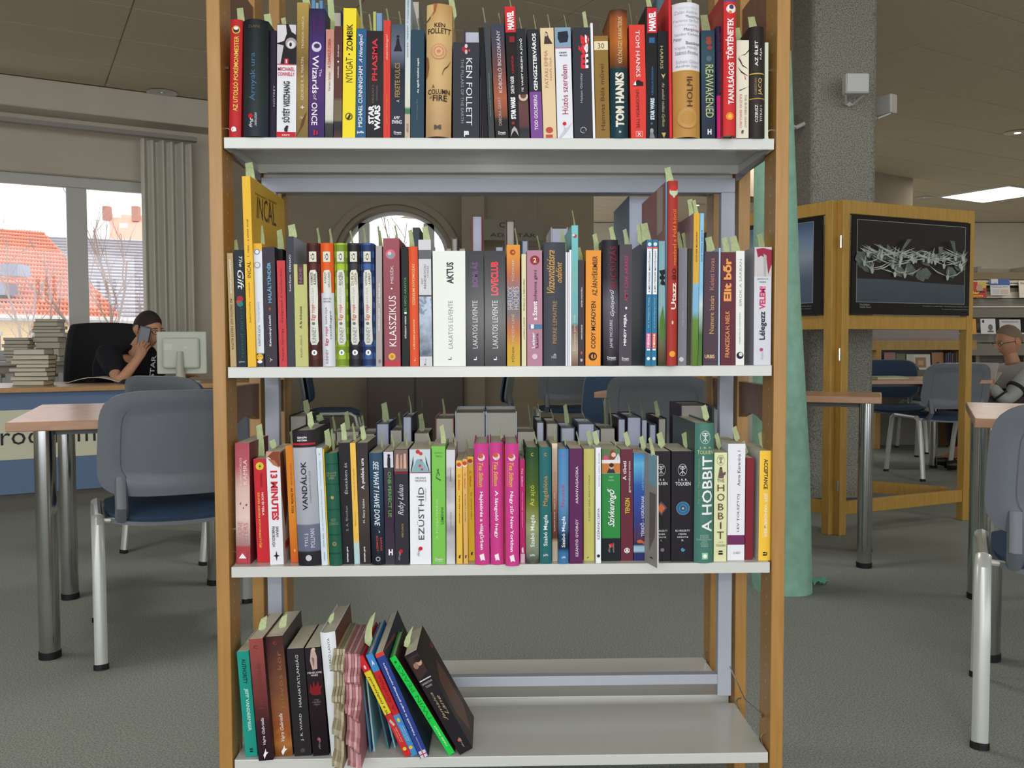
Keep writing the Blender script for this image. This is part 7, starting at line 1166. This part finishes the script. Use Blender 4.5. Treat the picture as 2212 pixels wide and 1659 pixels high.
hv2 = V_(.8, -.5, .1).normalized(); pm2 = wrf + hv2 * .045; Vd['pm2'] = (pm2, (.032, .018)); Ed.append(('wrf', 'pm2'))
fingers(Vd, Ed, 'pm2', wrf, hv2, V_(0, 0, -1), V_(-.5, -.8, .1).normalized(), (.1, .12, .14, .16), pre='l')
skin('body', Vd, Ed, SKINM, man)
TS = mat((30, 32, 40), .85, 0, .2, 'black_cotton')
skin('t_shirt', {'pel': (pel, (.165, .135)), 'wst': (wst, (.165, .135)), 'chs': (chs, (.19, .145)), 'nk': (nk - V_(.03, 0, .045), .092), 'shn': (shn, .082), 'an': (shn.lerp(elb, .72), .060), 'shf': (shf, .082), 'af': (shf.lerp(elf, .72), .058)},
     [('pel', 'wst'), ('wst', 'chs'), ('chs', 'nk'), ('chs', 'shn'), ('shn', 'an'), ('chs', 'shf'), ('shf', 'af')], TS, man)
skin('trousers', {'pel': (pel - V_(0, 0, .01), (.16, .13)), 'hpn': Vd['hpn'][:1] + (.108,), 'knn': (Vd['knn'][0], .082), 'ann': (V_(.20, -.12, .13), .062), 'hpf': Vd['hpf'][:1] + (.108,), 'knf': (Vd['knf'][0], .082), 'anf': (V_(.20, .14, .13), .062)},
     [('pel', 'hpn'), ('hpn', 'knn'), ('knn', 'ann'), ('pel', 'hpf'), ('hpf', 'knf'), ('knf', 'anf')], mat((50, 56, 72), .9), man)
head(man, hdc, 1.15, .18, 0, SKINM, mat((44, 32, 28), .8), True, sc=1.02)
vs, fs = text_mesh('STAR', .02); g = G(); c1, c2 = pxl(322, 816, -.17), pxl(338, 768, -.19)
g.add([(c1.x + (.03 * (1 - y)) + .02 * x, c1.y - .0 , c1.z + (c2.z - c1.z) * x) for x, y in vs], fs); g.build('shirt_lettering', mat((170, 172, 180), .7), man)
ph = empty('mobile_phone', tuple(V_(B_.x, B_.y, 0) + pxl(311, 727, -.115)), .35, .22); tag(ph, 'dark mobile phone held to the seated man\'s ear', 'phone')
g = G(); g.box(-.034, -.006, -.065, .034, .006, .068); g.build('housing', mat((40, 46, 58), .25), ph, bevel=.004)
g = G(); g.box(-.029, -.0072, -.055, .029, -.0062, .055); g.build('back_cover', mat((60, 70, 86), .2), ph)
# --- older man reading at the far table, turned to the picture's left
B2_ = P3(2185, 800, 6.6); old = empty('person', (B2_.x, B2_.y, 0)); tag(old, 'older man with glasses in a grey striped sweater reading a magazine', 'person')
def q2(px, py, dy): q = P3(px, py, 6.6 + dy); return V_(q.x - B2_.x, q.y - B2_.y, q.z)
pel = q2(2200, 880, 0); pel.z = .50; wst = V_(.09, 0, .62); chs = q2(2196, 812, 0); nk = q2(2186, 782, 0); hdc = q2(2180, 738, 0)
shn, shf = chs + V_(.0, -.17, .03), chs + V_(-.01, .17, .03); elb = q2(2172, 868, -.20); wr_ = q2(2132, 826, -.13); elf = q2(2150, 866, .18); wrf = q2(2124, 824, .02)
V2 = {'pel': (pel, (.15, .14)), 'wst': (wst, (.15, .14)), 'chs': (chs, (.16, .135)), 'nkb': (nk - V_(-.01, 0, .02), .06), 'nk': (nk + V_(-.005, 0, .03), .05), 'hd': (hdc - V_(0, 0, .05), .05), 'shn': (shn, .058), 'elb': (elb, .043), 'wr': (wr_, .027), 'shf': (shf, .058), 'elf': (elf, .043), 'wrf': (wrf, .027),
      'hpn': (pel + V_(-.06, -.09, -.02), .095), 'knn': (pel + V_(-.46, -.11, .0), .07), 'ann': (V_(pel.x - .42, -.11, .08), .045), 'ton': (V_(pel.x - .56, -.11, .035), .04), 'hpf': (pel + V_(-.06, .10, -.02), .095), 'knf': (pel + V_(-.46, .11, .0), .07), 'anf': (V_(pel.x - .42, .11, .08), .045), 'tof': (V_(pel.x - .56, .11, .035), .04)}
hv = V_(-.55, .1, .8).normalized(); V2['pm'] = (wr_ + hv * .045, (.032, .018)); E2 = Ed[:19] + [('wr', 'pm')]
fingers(V2, E2, 'pm', wr_, hv, V_(-.5, .6, 0).normalized(), V_(.3, .1, .8).normalized(), (.3, .35, .4, .45), pre='r')
V2['pm2'] = (wrf + hv * .045, (.032, .018)); E2.append(('wrf', 'pm2')); fingers(V2, E2, 'pm2', wrf, hv, V_(-.5, -.6, 0).normalized(), V_(.3, -.1, .8).normalized(), (.3, .35, .4, .45), pre='l')
skin('body', V2, E2, SKIN2, old)
SW = mat((170, 172, 168), .95, 0, .1, 'grey_knit', noise=.15, nscale=200)
skin('sweater', {'pel': (pel + V_(0, 0, .02), (.165, .15)), 'wst': (wst, (.168, .152)), 'chs': (chs, (.175, .148)), 'nk': (nk - V_(0, 0, .03), .078), 'shn': (shn, .074), 'elb': (elb, .060), 'wr': (elb.lerp(wr_, .85), .042), 'shf': (shf, .074), 'elf': (elf, .060), 'wrf': (elf.lerp(wrf, .85), .042)},
     [('pel', 'wst'), ('wst', 'chs'), ('chs', 'nk'), ('chs', 'shn'), ('shn', 'elb'), ('elb', 'wr'), ('chs', 'shf'), ('shf', 'elf'), ('elf', 'wrf')], SW, old)
m_ = shn.lerp(elb, .55); dd_ = (elb - shn).normalized(); g = G(); g.tube([m_ - dd_ * .012, m_ + dd_ * .012], .072, 20); g.build('sleeve_stripe', mat((36, 34, 38), .9), old, smooth=True)
m_ = elb.lerp(wr_, .3); dd_ = (wr_ - elb).normalized(); g = G(); g.tube([m_ - dd_ * .008, m_ + dd_ * .008], .060, 20); g.build('sleeve_stripe', mat((36, 34, 38), .9), old, smooth=True)
skin('trousers', {'pel': (pel, (.158, .145)), 'hpn': V2['hpn'][:1] + (.108,), 'knn': (V2['knn'][0], .082), 'ann': (V2['ann'][0] + V_(0, 0, .05), .062), 'hpf': V2['hpf'][:1] + (.108,), 'knf': (V2['knf'][0], .082), 'anf': (V2['anf'][0] + V_(0, 0, .05), .062)},
     [('pel', 'hpn'), ('hpn', 'knn'), ('knn', 'ann'), ('pel', 'hpf'), ('hpf', 'knf'), ('knf', 'anf')], mat((52, 48, 46), .9), old)
head(old, hdc, -1.5, .22, 0, SKIN2, mat((130, 112, 92), .9), True, True, sc=1.0)
mg = empty('open_magazine', tuple(V_(B2_.x, B2_.y, 0) + q2(2117, 824, -.06)), .5, .38); tag(mg, 'open magazine held up by the reading older man', 'magazine')
g = G(); g.box(-.004, -.11, -.12, 0, .10, .15); g.build('cover', mat([(0, (190, 60, 44)), (.45, (206, 110, 70)), (.55, (206, 200, 190)), (1, (200, 196, 190))], .4), mg)
g = G(); g.box(.0005, -.105, -.115, .006, .095, .145); g.build('pages', PAGEG, mg)
g = G(); g.M = Matrix.Rotation(.5, 4, 'Y'); g.box(.006, -.108, -.118, .012, .10, .12); g.build('right_leaf', PAGEG, mg)

def shoe(parent, p, d, m):
    """p at the ankle on the floor, d the way the foot points"""
    a = math.atan2(d[1], d[0]); g = G(); g.M = Matrix.Translation((p[0], p[1], 0)) @ Matrix.Rotation(a, 4, 'Z')
    g.grid(lambda u, v: (-.075 + .27 * v, (.048 - .012 * abs(2 * v - 1) ** 2) * math.cos(2 * PI * u) * (1 if .02 < v < .98 else .5), max(.004, .045 + (.058 - .03 * v) * math.sin(2 * PI * u))), 18, 12)
    g.build('shoe', m, parent, smooth=True)
LEA = mat((36, 32, 30), .4)
for s_ in (-.12, .14): shoe(man, (.21, s_), (1, 0), LEA)
for s_ in (-.11, .11): shoe(old, (V2['ann'][0].x, s_), (-1, 0), LEA)
